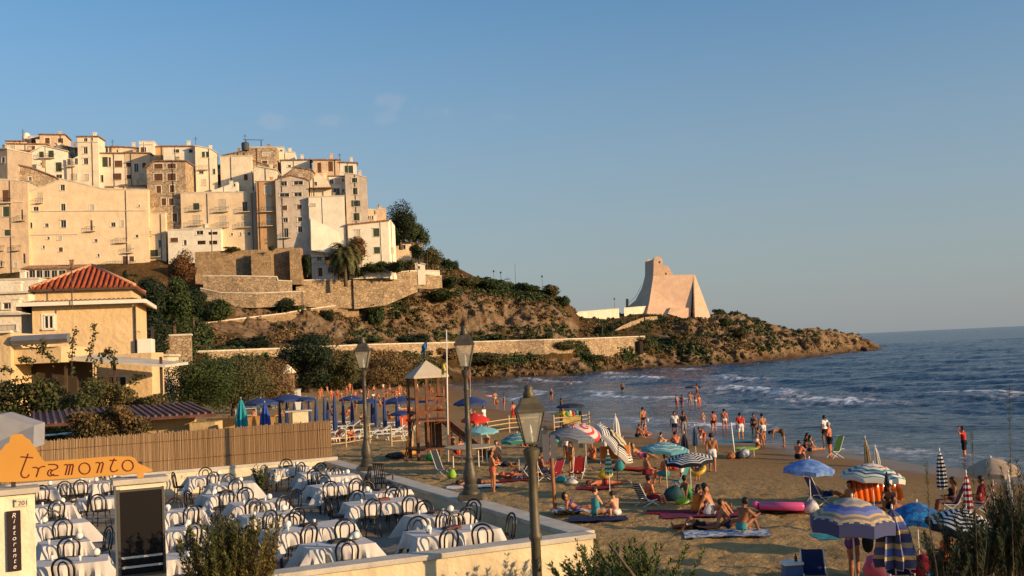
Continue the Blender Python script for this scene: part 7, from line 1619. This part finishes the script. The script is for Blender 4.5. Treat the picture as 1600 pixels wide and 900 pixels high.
a=G(868,803);t_=P(859,700,a.y)-a;mb=MB();mb.box(t_+Vector((-.13,0,0)),(.24,.05,.95));mb.box(t_+Vector((.12,.02,0)),(.18,.05,.9));mb.build('panel',mat('panel_grey',(.12,.12,.13),.5),e)
# wooden lookout and play tower
WOOD=mat('tower_wood',(.17,.065,.03),.8,var=.4,scale=4,bump=.3,bscale=20)
c0=G(672,716);e=empty('play_tower',c0,R(20),'tall brown wooden beach play tower under a white pyramid roof','tower');D1=1.75;Hh=P(672,586,c0.y).z-c0.z
for sx in(-1,1):
 for sy in(-1,1):mb=MB();mb.box((sx*D1/2,sy*D1/2,Hh/2-.2),(.15,.15,Hh+.4));mb.build('post',WOOD,e)
mb=MB();mb.box((-.3,-D1/2,Hh/2-.2),(.12,.12,Hh+.4));mb.build('post',WOOD,e)
z1,z2,z3=P(672,656,c0.y).z-c0.z,P(672,622,c0.y).z-c0.z,P(672,700,c0.y).z-c0.z
mb=MB();mb.box((0,0,z1),(D1+.3,D1+.3,.1));mb.build('platform',WOOD,e);mb=MB();mb.box((0,0,z3),(D1+.2,D1+.2,.09));mb.build('platform',WOOD,e)
for z in(z2,z1+.45):
 mb=MB()
 for s in(-1,1):mb.box((0,s*D1/2,z),(D1+.2,.06,.12));mb.box((s*D1/2,0,z),(.06,D1+.1,.12))
 mb.build('rail',WOOD,e)
for s in(-1,1):mb=MB();mb.bar((-D1/2,s*D1/2-.04,z1+.2),(D1/2,s*D1/2-.04,z2-.05),.05,.14);mb.build('brace',WOOD,e)
mb=MB()
for k in range(5):mb.box((-.1+.2*k,.2,(z1+z3)/2),(.17,.04,z1-z3-.1))
mb.build('panel',WOOD,e)
mb=MB();r_=D1*.80;ztop=P(670,563,c0.y).z-c0.z;mb.lathe([(r_*1.0,Hh-.14),(r_*1.0,Hh-.02),(.5*r_,Hh+(ztop-Hh)*.5),(.03,ztop)],4,phase=math.pi/4);mb.build('canopy',mat('roof_cloth',(.54,.45,.33),.8,var=.08),e)
q0=Vector((D1/2,-.2,z1-.1));pe=G(765,716);q1=Matrix.Rotation(-R(20),3,'Z')@(pe-c0);mb=MB()
for s in(-.3,.3):mb.bar(q0+Vector((0,s,0)),q1+Vector((0,s,.1)),.08,.32)
mb.bar(q0-Vector((0,0,.05)),q1,.56,.06);mb.build('slide',WOOD,e)
mb=MB()
for s in(-.22,.22):mb.bar((-D1/2-.1,s-.3,z1),(-D1/2-.6,s-.3,0),.06)
for k in range(5):t_=(k+.5)/5;mb.bar((-D1/2-.1-.5*t_,-.52,z1*(1-t_)),(-D1/2-.1-.5*t_,-.08,z1*(1-t_)),.04)
mb.build('ladder',WOOD,e)
def flagpole(bx,by,tx,ty,r_,m,label,flag=None,fm=None):
 a=G(bx,by);t_=P(tx,ty,a.y)-a;e=empty('flagpole',a,0,label,'flagpole');mb=MB();mb.tube([(0,0,-.3),t_],[r_,r_*.6],8);mb.build('pole',m,e,smooth=True)
 if flag:
  x0,y0,x1,y1=flag;A=P(x0,y0,a.y)-a;B=P(x1,y1,a.y)-a;V=[];Fs=[];nn=7;h_=B.z-A.z;dirx=B.x-A.x
  for i in range(nn):
   f_=i/(nn-1)
   for j in range(4):g_=j/3;V.append((A.x+dirx*f_*(1-.5*g_*0),A.y+.10*math.sin(f_*7+j),A.z+h_*(g_*.55+f_*.45)))
  for i in range(nn-1):
   for j in range(3):k=i*4+j;Fs.append((k,k+4,k+5,k+1))
  me=bpy.data.meshes.new('flag');me.from_pydata(V,[],Fs);me.shade_smooth();o=link('flag',me,fm,e);md=o.modifiers.new('s','SOLIDIFY');md.thickness=.012
 return e
flagpole(700,722,697.5,515,.05,POLEW,'tall white flagpole beside the play tower with a small yellow flag',(697,562,690,590),mat('flag_yellow',(.60,.42,.08),.8))
flagpole(668,690,667,528,.03,POLED,'thin pole above the play tower with a drooping blue flag',(667,530,659,556),mat('flag_blue',(.03,.12,.26),.8))
flagpole(736,668,734,560,.03,mat('pole_grey',(.35,.33,.30),.5),'slender grey mast with a narrow red flag by the shore',(734,572,731,604),mat('flag_red',(.45,.03,.02),.8))
a=G(735,728);e=empty('picnic_table',a,0,'round pale topped table on white legs behind the middle lamp post','table');mb=MB();mb.lathe([(1.28,.92),(1.32,.95),(1.28,.99)],28);mb.build('tabletop',mat('table_beige',(.46,.36,.22),.7,var=.15),e)
for k in range(4):mb=MB();aa=k*math.pi/2+.5;mb.tube([(math.cos(aa)*.95,math.sin(aa)*.95,-.1),(math.cos(aa)*.95,math.sin(aa)*.95,.92)],.035,8);mb.build('leg',POLEW,e)
# rail fence of the beach club
RAILM=mat('rail_wood',(.52,.38,.20),.8,var=.2,scale=6)
def railfence(pts,label,rails=(.35,.7,1.0),r_=.035,big=0):
 A=[G(x,y)for x,y in pts];e=empty('rail_fence',A[0],0,label,'fence')
 for i,p_ in enumerate(A):mb=MB();q=p_-A[0];mb.tube([q-Vector((0,0,.3)),q+Vector((0,0,1.25))],r_*1.7,8);mb.build('post',RAILM,e)
 for h_ in rails:
  mb=MB()
  for p_,q_ in zip(A[:-1],A[1:]):mb.tube([p_-A[0]+Vector((0,0,h_)),q_-A[0]+Vector((0,0,h_))],r_,6)
  mb.build('rail',RAILM,e)
railfence([(762,682),(796,676),(845,672),(866,675),(921,668),(939,690),(945,700)],'pale pole rail fence running from the umbrellas to the sea')
railfence([(512,702),(541,699),(578,692),(612,697),(645,694)],'white low rail fence in front of the sunbeds',(.3,.6),.03)
# sunbeds
PLW=mat('plastic_white',(.70,.68,.62),.4);CLB=mat('sling_blue',(.05,.08,.20),.8)
def make_bed():
 e=empty('sunbed');mb=MB()
 for s in(-.29,.29):mb.bar((s,-.95,.32),(s,.45,.32),.05)
 for y in(-.95,.45):mb.bar((-.29,y,.32),(.29,y,.32),.05)
 mb.build('frame',PLW,e)
 for sx,y in((-1,-.8),(1,-.8),(-1,.35),(1,.35)):mb=MB();mb.bar((sx*.29,y,.32),(sx*.30,y+.05,0),.05);mb.build('leg',PLW,e)
 mb=MB()
 for k in range(9):mb.box((0,-.85+k*.15,.335),(.52,.11,.02))
 mb.build('slats',PLW,e);mb=MB();mb.bar((-.26,.45,.33),(-.26,.95,.68),.045);mb.bar((.26,.45,.33),(.26,.95,.68),.045)
 for k in range(4):y=.52+.13*k;mb.box((0,y,.37+.7*(y-.45)),(.5,.09,.02))
 mb.build('backrest',PLW,e);return e
bed0=make_bed();gg=np.random.default_rng(2)
BEDS=[(516,682),(530,676),(545,671),(558,678),(520,692),(536,688),(553,686),(590,680),(606,684),(622,688),(600,674),(616,677),(632,680),(583,668),(611,666),(640,673),(512,670),(528,664),(570,688),(556,664)]
for k,(px,py)in enumerate(sorted(BEDS)):
 put(bed0,G(px,py),R(-70+float(gg.uniform(-18,18))),'white slatted sunbed, '+ORD[k]+' from the left in the club rows','sunbed','white sunbeds in rows at the beach club')
for k,px in enumerate(range(386,430,5)):
 o=copy_tree(bed0);o.location=G(px,640)+Vector((0,0,.95));o.rotation_euler=(R(88),R(float(gg.uniform(-4,4))),R(160+float(gg.uniform(-20,20))));tag(o,'white sunbed stored upright, '+ORD[k]+' from the left beside the kiosk','sunbed','white sunbeds stored upright')
def boxhut(px,py,w,d,h_,m,label,rz=0,name='beach_cabin',cat='cabin',top=None):
 a=G(px,py);e=empty(name,a,R(rz),label,cat);mb=MB();mb.box((0,0,h_/2-.1),(w,d,h_+.2));mb.build('wall',m,e,bevel=.01);mb=MB();mb.box((0,0,h_+.03),(w+.12,d+.12,.06));mb.build('roof',top or COPING,e);return e
a=PZ(467,700,.9);e=empty('beach_cabin',a,R(16),'cream painted counter box behind the reed fence','cabin');hh=P(467,643,a.y).z-a.z;mb=MB();mb.box((.15,.3,hh/2),(1.0,1.1,hh));mb.build('wall',plaster('cabin',(.72,.62,.40),amt=.1),e);mb=MB();mb.box((.05,.3,hh+.03),(1.7,1.3,.06));mb.build('counter_top',COPING,e)
for k,(px,py,ty,lb)in enumerate([(466,630,603,'small white lifeguard box on a stand behind the teal topped umbrella')]):boxhut(px,640,.7,.6,2.3,PLW,lb,10)
boxhut(633,668,1.2,.05,1.5,mat('orange_cloth',(.62,.10,.03),.8),'bright orange cloth screen left of the play tower',10,'cloth_screen','screen')
a=G(344,672);e=empty('sand_bank_screen',a,R(5),'ochre boarded screen among the folded umbrellas','screen');mb=MB();mb.box((1.2,0,.4),(4.6,.1,1.2));mb.box((3.9,.3,.3),(1.3,.1,1.1));mb.build('boards',mat('ochre_board',(.48,.27,.09),.9,var=.2,scale=2),e)
a=G(385,665);e=empty('beach_frame',a,0,'white tube frame behind the turquoise folded umbrella','frame');mb=MB()
for x in(-.9,.9):mb.bar((x,0,0),(x,0,1.5),.06)
mb.bar((-.93,0,1.5),(.93,0,1.5),.06);mb.bar((-.9,0,.9),(.9,0,.9),.05);mb.build('bars',PLW,e)
# vendor cart, stroller, deck chairs, cooler, toys, towels
a=G(893,672);e=empty('vendor_cart',a,R(10),'vendor cart hung with black and yellow goods near the water','cart')
mb=MB();mb.box((0,0,.75),(1.5,.7,.5));mb.build('body',mat('cart_yellow',(.5,.36,.10),.7,var=.4,scale=5),e)
for sx in(-1,1):
 for sy in(-1,1):mb=MB();mb.bar((sx*.75,sy*.35,0),(sx*.75,sy*.35,1.75),.06);mb.build('post',POLED,e)
mb=MB();mb.lathe([(1.15,1.72),(1.0,1.86),(.5,1.98),(.05,2.02)],10);mb.build('roof',DKC,e)
for s in(-1,1):mb=MB();mb.T=Matrix.Translation((s*.55,-.4,.25))@Matrix.Rotation(R(90),4,'X');mb.lathe([(.24,0),(.26,.03),(.24,.06)],16);mb.build('wheel',POLED,e)
for k in range(6):mb=MB();mb.ball((-.65+k*.26,-.4,1.35-.1*(k%2)),.12,8,(1,.6,1.5));mb.build('hanging_goods',[cmat('yellow'),cmat('green'),cmat('white'),cmat('red'),cmat('teal'),cmat('black')][k],e)
a=G(822,752);e=empty('stroller',a,R(-30),'folded out baby stroller with white straps below the striped umbrella','stroller')
mb=MB();
for s in(-.2,.2):mb.tube([(-.4,s,.15),(.1,s,.55),(.45,s,1.0)],.02,6);mb.tube([(.35,s,.12),(0,s,.5),(-.25,s,.75)],.02,6)
mb.tube([(.45,-.2,1.0),(.45,.2,1.0)],.022,6);mb.build('frame',PLW,e)
mb=MB();mb.box((-.05,0,.42),(.4,.36,.05));mb.bar((-.05,0,.42),(.2,0,.85),.34,.05);mb.build('seat',DKC,e)
for sx in(-.42,.38):
 for s in(-.24,.24):mb=MB();mb.T=Matrix.Translation((sx,s,.11))@Matrix.Rotation(R(90),4,'X');mb.lathe([(.07,-.02),(.11,-.015),(.11,.015),(.07,.02)],14);mb.build('wheel',cmat('grey'),e)
def deckchair(at,rz,m,label,low=.22,back=1.0,name='folding_chair'):
 e=empty(name,at,R(rz),label,'chair');sc=1
 for s in(-.26,.26):
  mb=MB();mb.tube([(s,.32,0),(s,-.25,low+.1),(s,-.45,low+.1)],.014,6);mb.build('leg',PLW,e);mb=MB();mb.tube([(s,-.38,0),(s,.25,low+.02)],.014,6);mb.build('leg',PLW,e)
  mb=MB();mb.tube([(s,.25,low),(s,-.15,low-.02),(s,-.48,low+.62*back)],.015,6);mb.build('side_rail',PLW,e)
 mb=MB();V=[(-.25,.24,low),(.25,.24,low),(.25,-.14,low-.05),(-.25,-.14,low-.05),(.25,-.47,low+.60*back),(-.25,-.47,low+.60*back)]
 mb.add(V+[(x,y-.012,z_-.012)for x,y,z_ in V],[(0,1,2,3),(3,2,4,5),(6,9,8,7),(9,11,10,8),(0,6,7,1),(4,10,11,5)]);mb.build('sling',m,e)
 return e
STR=canopy_mat('sling_stripe','zrings',[(0,W_),(.35,K_)],dens=12)
deckchair(G(1012,790),-62,STR,'low folding chair with black and white striped sling');deckchair(G(1284,792),-75,CLB,'white framed deck chair with dark blue sling under the blue umbrella',.36,back=1.15)
deckchair(G(903,748),160,cmat('red'),'red framed deck chair under the grey blue umbrella',.3);deckchair(G(866,750),40,cmat('maroon'),'deck chair with maroon sling behind the signpost',.28)
deckchair(G(845,750),-50,cmat('red'),'red deck chair in the shade behind the nearest lamp',.3);deckchair(G(1487,806),80,cmat('maroon'),'maroon beach chair under the curly haired woman',.4);deckchair(G(1533,806),60,cmat('maroon'),'maroon beach chair behind the red striped folded umbrella',.4)
deckchair(G(1304,716),110,cmat('lime'),'lime green folding chair behind the grey haired man',.38,back=1.2);deckchair(G(1274,912),170,cmat('navy'),'dark folding chair draped with a turquoise towel at lower right',.25,back=.75)
deckchair(G(1408,925),175,cmat('navy'),'navy folding chair with white frame in front of the plaid umbrella',.42,back=1.2);deckchair(G(1470,925),60,cmat('teal'),'teal beach chair of the long haired woman',.42,back=1.1)
deckchair(G(692,744),-120,DKC,'black folding lounger propped up beside the play tower',.35,back=1.4);deckchair(G(1060,764),60,cmat('teal'),'teal folding chair in the shade of the teal umbrella',.34)
def towel(px,py,w,d,m,label,rz=0,name='beach_towel',cat='towel',lump=.03,seed=1):
 a=G(px,py);nx,ny=16,10;g_=np.random.default_rng(seed);X_,Y_=np.meshgrid(np.linspace(-w/2,w/2,nx),np.linspace(-d/2,d/2,ny))
 Z_=.045+lump*fbm(X_*4+seed,Y_*4,3)*2;e_=.03*(fbm(X_*3+seed,Y_*3+9,2)-.5)*2;V=np.stack([X_+e_,Y_+e_,Z_],-1).reshape(-1,3);n_=len(V);Fc=grid_faces(ny,nx)
 V2=V-[0,0,.02];me=npmesh(name,np.concatenate([V,V2]),np.concatenate([Fc,Fc[:,::-1]+n_]),True);o=link(name,me,m,loc=a+Vector((0,0,-.01)),rot=(0,0,R(rz)));return tag(o,label,cat)
TWB=canopy_mat('towel_blue_white','mottle',[(.42,(.62,.60,.56)),(.56,(.10,.18,.34))],dens=7);TWR=canopy_mat('towel_red','mottle',[(.4,(.28,.03,.05)),(.6,(.06,.03,.08))],dens=6);TWW=canopy_mat('towel_white','mottle',[(.45,(.66,.62,.56)),(.62,(.16,.18,.28))],dens=5)
towel(1135,836,2.5,1.2,TWB,'blue and white patterned towel under the reading man',-6,seed=2);towel(1100,806,2.9,1.2,TWR,'dark red towel under the seated group of three',-4,seed=3);towel(893,803,1.3,1.1,TWW,'crumpled white towels beside the reclining woman',10,lump=.12,seed=4);towel(935,813,1.9,.9,cmat('navy'),'navy towel under the teal swimsuit',0,seed=5)
towel(985,735,2.4,.8,cmat('red'),'crumpled red towel left of the heavy man',-25,lump=.09,seed=6);towel(930,764,1.6,.8,cmat('maroon'),'maroon towel under the sunburnt woman',0,seed=7);towel(1045,802,1.5,.8,cmat('maroon'),'thin maroon towel beside the green bag',-8,seed=8);towel(740,762,2.3,.9,cmat('white'),'white towel under the man lying behind the lamp post',0,seed=9)
towel(802,752,2.0,.9,cmat('maroon'),'maroon towel beside the stroller',4,seed=10);towel(1070,824,.8,.5,TWW,'dark flip flops and cloth beside the lying man',0,seed=11);towel(1148,691,2.2,1.4,cmat('teal'),'teal mat lying flat near the man in white shorts',0,seed=12);towel(885,752,.9,.7,TWW,'white crumpled towel under the red deck chair',0,lump=.12,seed=14);towel(1255,712+12,1.2,.5,cmat('navy'),'navy towel beside the sunburnt man',0,seed=15)
def blob(px,py,sc,m,label,name='beach_bag',cat='bag',rz=0,dz=.0,handle=True,seed=0):
 a=G(px,py);e=empty(name,a,R(rz),label,cat);g_=np.random.default_rng(seed+int(px));mb=MB();mb.ball((0,0,sc[2]*.45),1,14,(sc[0]/2,sc[1]/2,sc[2]/2));mb.v=[(x*(1+.14*math.sin(7*z_/sc[2]+y*9)),y*(1+.12*math.sin(x*8)),z_*(1+.08*math.sin(x*11)))for x,y,z_ in mb.v];mb.build('bag_body',m,e,smooth=True)
 if handle:mb=MB();mb.tube([(-sc[0]*.25,0,sc[2]*.85),(0,0,sc[2]*1.18),(sc[0]*.25,0,sc[2]*.85)],.015,6);mb.build('handle',m,e)
 return e
blob(1053,784,(.75,.5,.62),mat('bag_teal',(.015,.06,.075),.7),'big dark teal beach bag beside the sunburnt man in the striped chair');blob(1066,788,(.5,.4,.26),cmat('lime'),'lime green and white bag next to the dark teal bag');blob(1109,806,(.42,.2,.42),WHZ,'square white cloth bag on the towel of the seated group')
blob(677,720,(.85,.5,.42),mat('net_green',(.01,.26,.05),.4),'bright green bag of beach toys under the play tower');blob(617,716,(1.1,.6,.35),mat('heap_dark',(.05,.06,.06),.8,var=.8,scale=8),'dark heap of clothes left of the play tower',handle=False);blob(706,748,(.42,.38,.45),cmat('lime'),'lime green ball bag before the middle lamp post',handle=False)
blob(946,748,(.62,.4,.42),cmat('yellow'),'yellow bag behind the green striped folded umbrella');blob(968,748-12,(.5,.4,.5),cmat('teal'),'teal bag behind the yellow bag');blob(1142,717,(.5,.4,.35),mat('bag_mix',(.4,.15,.05),.7,var=.8,scale=9),'orange flecked bag by the leaning white pole');blob(1163,716,(.8,.5,.5),TWW,'white patterned bag below the lime green mat');blob(1155,717,(.45,.4,.42),DKC,'black bag between the two bags by the leaning pole')
blob(876,754,(.55,.4,.3),cmat('teal'),'pale teal bag right of the signpost');blob(894,757,(.5,.35,.22),WHZ,'small white bag by the red deck chair');blob(948,690,(.8,.5,.5),DKC,'dark bag left of the chequered umbrella');blob(1268,804,(.5,.4,.5),TWW,'patterned bag hanging by the blue umbrella pole')
blob(1380,906,(.9,.6,.7),mat('bag_pink',(.55,.14,.26),.6,var=.3,scale=3),'large pink beach bag behind the bare man');blob(1440,906,(.6,.5,.6),cmat('maroon'),'dark red bag at the bottom right by the plaid umbrella');blob(753,712,(.6,.4,.4),cmat('red'),'red bag under the aqua umbrella');blob(640,700,(.5,.4,.6),mat('net_toys',(.5,.3,.1),.6,var=.8,scale=9),'net of orange toys left of the play tower')
a=G(962,724);e=empty('towel_box',a,R(5),'orange red windbreak cloth on sticks behind the black pole','windbreak');mb=MB();mb.box((0,0,.55),(1.5,.03,.65));mb.build('cloth',cmat('orange'),e)
for s in(-.76,.0,.76):mb=MB();mb.tube([(s,.03,-.2),(s,.03,1.0)],.02,6);mb.build('stick',POLEW,e)
a=G(1167,714);e=empty('camp_table',a,R(10),'small lime green folding table standing by the leaning pole','table');mb=MB();mb.lathe([(.62,.42),(.64,.45),(.60,.48)],20);mb.build('tabletop',cmat('lime'),e)
for k in range(3):mb=MB();mb.tube([(.4*math.cos(k*2.1),.4*math.sin(k*2.1),0),(.4*math.cos(k*2.1),.4*math.sin(k*2.1),.43)],.02,6);mb.build('leg',POLEW,e)
def torus(at,R0,r0,m,label,cat='swim ring',name='swim_ring',rot=(0,0,0)):
 mb=MB();pts=[(R0*math.cos(a_),R0*math.sin(a_),0)for a_ in[k*math.pi/12 for k in range(25)]];mb.tube(pts,r0,10,cap=False);return tag(mb.build(name,m,loc=at,rot=rot,smooth=True),label,cat)
SHY=mat('vinyl_yellow',(.62,.36,.03),.3,spec=.5);torus(G(1090,750)+Vector((0,-.05,.45)),.30,.10,SHY,'yellow swim ring round the toddler',rot=(R(25),R(-20),0));torus(G(636,710)+Vector((0,0,.1)),.42,.12,mat('vinyl_orange',(.60,.26,.03),.35),'orange yellow inflatable ring left of the play tower');torus(PZ(762,619,.05),.5,.13,mat('vinyl_pink',(.65,.28,.30),.4),'pink swim ring floating behind the nearest lantern')
def airbed(at,rot,w,l,m,label,n=7,pillow=True,name='air_bed'):
 e=empty(name,at,0,label,'air bed',rot=rot)
 for k in range(n):mb=MB();x=-w/2+w*(k+.5)/n;mb.tube([(x,-l/2,0),(x,-l/2+.05,0),(x,l/2-.05,0),(x,l/2,0)],[.03,w/n*.56,w/n*.56,.03],10);mb.build('air_tube',m,e,smooth=True)
 if pillow:mb=MB();mb.tube([(-w/2,l/2+.1,.03),(-w/2+.05,l/2+.1,.03),(w/2-.05,l/2+.1,.03),(w/2,l/2+.1,.03)],[.05,.12,.12,.05],10);mb.build('pillow',m,e,smooth=True)
 return e
PINKV=bpy.data.materials.new('vinyl_clear_pink');PINKV.use_nodes=True;b=PINKV.node_tree.nodes['Principled BSDF'];b.inputs['Base Color'].default_value=(.66,.09,.26,1);b.inputs['Roughness'].default_value=.18;b.inputs['Specular IOR Level'].default_value=.7
ORV=bpy.data.materials.new('vinyl_clear_orange');ORV.use_nodes=True;b=ORV.node_tree.nodes['Principled BSDF'];b.inputs['Base Color'].default_value=(.80,.16,.02,1);b.inputs['Roughness'].default_value=.15;b.inputs['Specular IOR Level'].default_value=.7
airbed(G(1225,802)+Vector((0,0,.2)),(R(0),R(14),R(66)),1.0,1.5,PINKV,'shiny pink air bed lying on the sand left of the blue umbrella pole',4)
a=G(1372,788);e=airbed(a+Vector((0,.1,.55)),(R(80),0,R(95-90)),1.85,.95,ORV,'shiny orange air bed standing on edge under the ringed umbrella',9,False)
a=G(1239,912);e=empty('cooler',a,R(8),'blue cooler with white lid at the bottom right','cooler');mb=MB();mb.box((0,0,.22),(.42,.30,.44),taper=1.05);mb.build('body',mat('cooler_blue',(.04,.11,.28),.4),e,bevel=.02);mb=MB();mb.box((0,0,.475),(.47,.34,.07));mb.build('lid',PLW,e,bevel=.02);mb=MB();mb.tube([(-.24,0,.36),(-.24,0,.55),(0,0,.60),(.24,0,.55),(.24,0,.36)],.012,6);mb.build('handle',PLW,e,smooth=True)
mb=MB();mb.tube([(0,0,0),(0,0,.10),(0,0,.13),(0,0,.17)],[.035,.035,.012,.012],10);tag(mb.build('bottle',mat('bottle_dark',(.03,.05,.04),.2),loc=a+Vector((.1,0,.515)),smooth=True),'small dark bottle standing on the cooler lid','bottle')
towel(1290,890,.5,.9,cmat('teal'),'turquoise towel hanging over the dark folding chair',0,seed=20).location.z+=.75
a=G(1360,912);e=empty('hanging_bag',a+Vector((0,0,.95)),0,'black bag hanging from the frame of the big patterned umbrella','bag');mb=MB();mb.ball((0,0,0),.2,12,(.7,.5,1.3));mb.build('bag_body',DKC,e,smooth=True);mb=MB();mb.tube([(-.05,0,.2),(0,0,.62),(.05,0,.2)],.01,6);mb.build('strap',DKC,e)
blob(1008,660,(.2,.15,.3),WHZ,'white plastic bag in the hand of the man in black briefs',handle=False).location=G(1006,672)+Vector((.32,-.1,.62))
mb=MB();mb.box((0,0,0),(.30,.22,.03));mb.bar((0,-.11,.0),(0,.11,.0),.02);tag(mb.build('book',mat('paper',(.66,.45,.33),.8),loc=G(1098,829)+Vector((-.38,-.05,.30)),rot=(R(50),0,.3)),'open pale book on the chest of the lying man','book')
mb=MB();mb.tube([(-1.1,0,0),(-.8,0,.02),(0,0,.05),(.8,0,.02),(1.1,0,0)],[.03,.16,.24,.17,.03],10);mb.v=[(x,y*.25,z_)for x,y,z_ in mb.v];tag(mb.build('surfboard',mat('board_dark_blue',(.04,.06,.10),.4),loc=PZ(1088,622,-.25)+Vector((-.3,-.2,1.35)),rot=(R(30),0,.1),smooth=True),'dark surfboard carried by the man in the breakers','surfboard')
# plants close to the camera
def tuft(at,h,w,n,m,label,seed,leafw=.02,leafl=.10,stems=26,droop=.15,name='shrub',cat='shrub',lean=(0,0)):
 """bushy plant: many upright stems set with narrow leaves"""
 g=np.random.default_rng(seed);e=empty(name,at,0,label,cat);sb=MB();V=[];per=n//stems;P_=[];D_=[]
 for k in range(stems):
  a_=g.uniform(0,6.28);r_=w*g.uniform(0,.5)**.8;d=Vector((math.cos(a_)*r_/h*1.1+lean[0],math.sin(a_)*r_/h*1.1+lean[1],1));L=h*g.uniform(.62,1.0);b0=Vector((math.cos(a_)*r_*.3,math.sin(a_)*r_*.3,0));pts=[]
  for j in range(6):t_=j/5;pts.append(b0+d*L*t_+Vector((math.sin(k+j)*.02,math.cos(k*2+j)*.02,-droop*t_*t_*r_)))
  sb.tube(pts,[.010,.008,.007,.005,.004,.002],4)
  u=g.uniform(.18,1.0,per)**.8*4.999;i=u.astype(int);f_=(u-i)[:,None];A=np.array([tuple(q)for q in pts]);P_.append(A[i]*(1-f_)+A[i+1]*f_);D_.append(np.tile(np.array(d.normalized()),(per,1)))
 Pn=np.concatenate(P_);Dn=np.concatenate(D_);n_=len(Pn);o=g.normal(size=(n_,3));o-=(o*Dn).sum(1)[:,None]*Dn;o/=np.linalg.norm(o,axis=1)[:,None]
 ld=Dn*.75+o*.8;ld/=np.linalg.norm(ld,axis=1)[:,None];s=np.cross(ld,o);s=s/(np.linalg.norm(s,axis=1)[:,None]+1e-6)*leafw;L=leafl*g.uniform(.6,1.2,(n_,1))
 Vv=np.stack([Pn,Pn+ld*L*.5+s,Pn+ld*L,Pn+ld*L*.5-s],1).reshape(-1,3);link('foliage',npmesh('foliage',Vv,np.arange(4*n_).reshape(-1,4)),m,e);sb.build('stems',BARK,e);return e
ROSE=leafmat('leaf_rosemary',(.07,.085,.018),(.24,.15,.035),.5);PITT=leafmat('leaf_glossy',(.03,.065,.012),(.13,.16,.03),.4);TAMK=leafmat('leaf_tamarisk',(.022,.042,.016),(.06,.075,.026),.4)
q=P(360,905,17.6);tuft(Vector((q.x,q.y,1.62)),2.55,1.15,30000,ROSE,'feathery olive green shrub with orange tips in front of the street wall',31,.013,.10,200)
q=P(425,905,17.8);tuft(Vector((q.x,q.y,1.62)),1.5,.6,1500,leafmat('leaf_tan',(.16,.10,.03),(.26,.15,.05),.4),'small dry tan shoots at the right of the feathery shrub',32,.006,.09,16)
q=P(20,905,16.5);tuft(Vector((q.x,q.y,2.05)),.42,.5,500,ROSE,'few grass blades at the bottom left corner',33,.008,.2,14)
for k,(px,py,h_,w_,n_,lb)in enumerate([(930,905,1.95,1.1,5600,'dark glossy leaved bush nearest the corner of the ochre wall'),(985,905,1.95,1.7,8000,'bright glossy leaved bush with a bare branch at bottom centre'),(1050,912,1.25,1.3,5500,'low glossy leaved bush at the right of the bottom centre plants')]):
 q=P(px,py,19.0+k*.5);tuft(Vector((q.x,q.y,1.2)),h_,w_,n_,PITT,lb,41+k,.016,.11,70)
mb=MB();q=P(952,850,18.8);mb.tube([(0,0,0),P(985,893,18.8)-q,P(1000,912,18.9)-q],[.02,.03,.035],6);tag(mb.build('branch',BARK,loc=q,smooth=True),'bare pale branch rising through the glossy bushes','branch')
for k,(px,ty,w_,n_,lb)in enumerate([(1492,830,.7,2600,'thin tamarisk shoots left of the dark tamarisk mass'),(1530,790,.9,6500,'dark tamarisk bush in front of the big black and white umbrella'),(1576,752,.9,7500,'dense dark tamarisk bush at the right edge'),(1610,715,.8,5000,'tall tamarisk bush cut by the right edge'),(1470,850,.5,900,'lowest wispy tamarisk sprigs at bottom right')]):
 q=P(px,915,15.5);t_=P(px,ty,15.5);tuft(q-Vector((0,0,.1)),t_.z-q.z+.1,w_,n_,TAMK,lb,51+k,.0055,.10,46 if k else 22)
for k,(pts,lb)in enumerate([([(1466,905),(1452,820),(1450,760),(1446,726)],'long thin tamarisk wand left of the folded striped umbrella'),([(1528,905),(1524,800),(1520,720),(1519,676)],'long thin tamarisk wand in the middle right'),([(1584,905),(1580,760),(1578,660),(1577,600)],'tallest thin tamarisk wand against the sea')]):
 A=[P(x,y,15.2)for x,y in pts];e=empty('tamarisk_wand',A[0],0,lb,'branch');mb=MB();mb.tube([a_-A[0]for a_ in A],[.008,.006,.004,.002],5);mb.build('stem',BARK,e)
 g=np.random.default_rng(k);V=[]
 for q in range(150):
  u=g.uniform(0,2.99);i=int(u);c=A[i].lerp(A[i+1],u-i)-A[0];d=Vector((g.normal()*.5,g.normal()*.3,.8)).normalized()*g.uniform(.04,.10);s=Vector((.003,0,.001));V+=[c,c+d*.5+s,c+d,c+d*.5-s]
 link('leaves',npmesh('leaves',[tuple(v)for v in V],np.arange(600).reshape(-1,4)),TAMK,e)
p=TW(16.8,4.0,TZF);q=PZ(410,752,TZF+.6);tuft(Vector((q.x,q.y,TZF)),1.15,.9,1500,leafmat('leaf_pale',(.05,.07,.02),(.16,.15,.05),.4),'leafy potted shrub between the tables near the reed fence',61,.018,.11,26)
q=PZ(268,772,TZF);tuft(q,.8,.6,700,PITT,'dark grassy plant beside the pillar on the terrace',62,.01,.30,16,droop=.8)
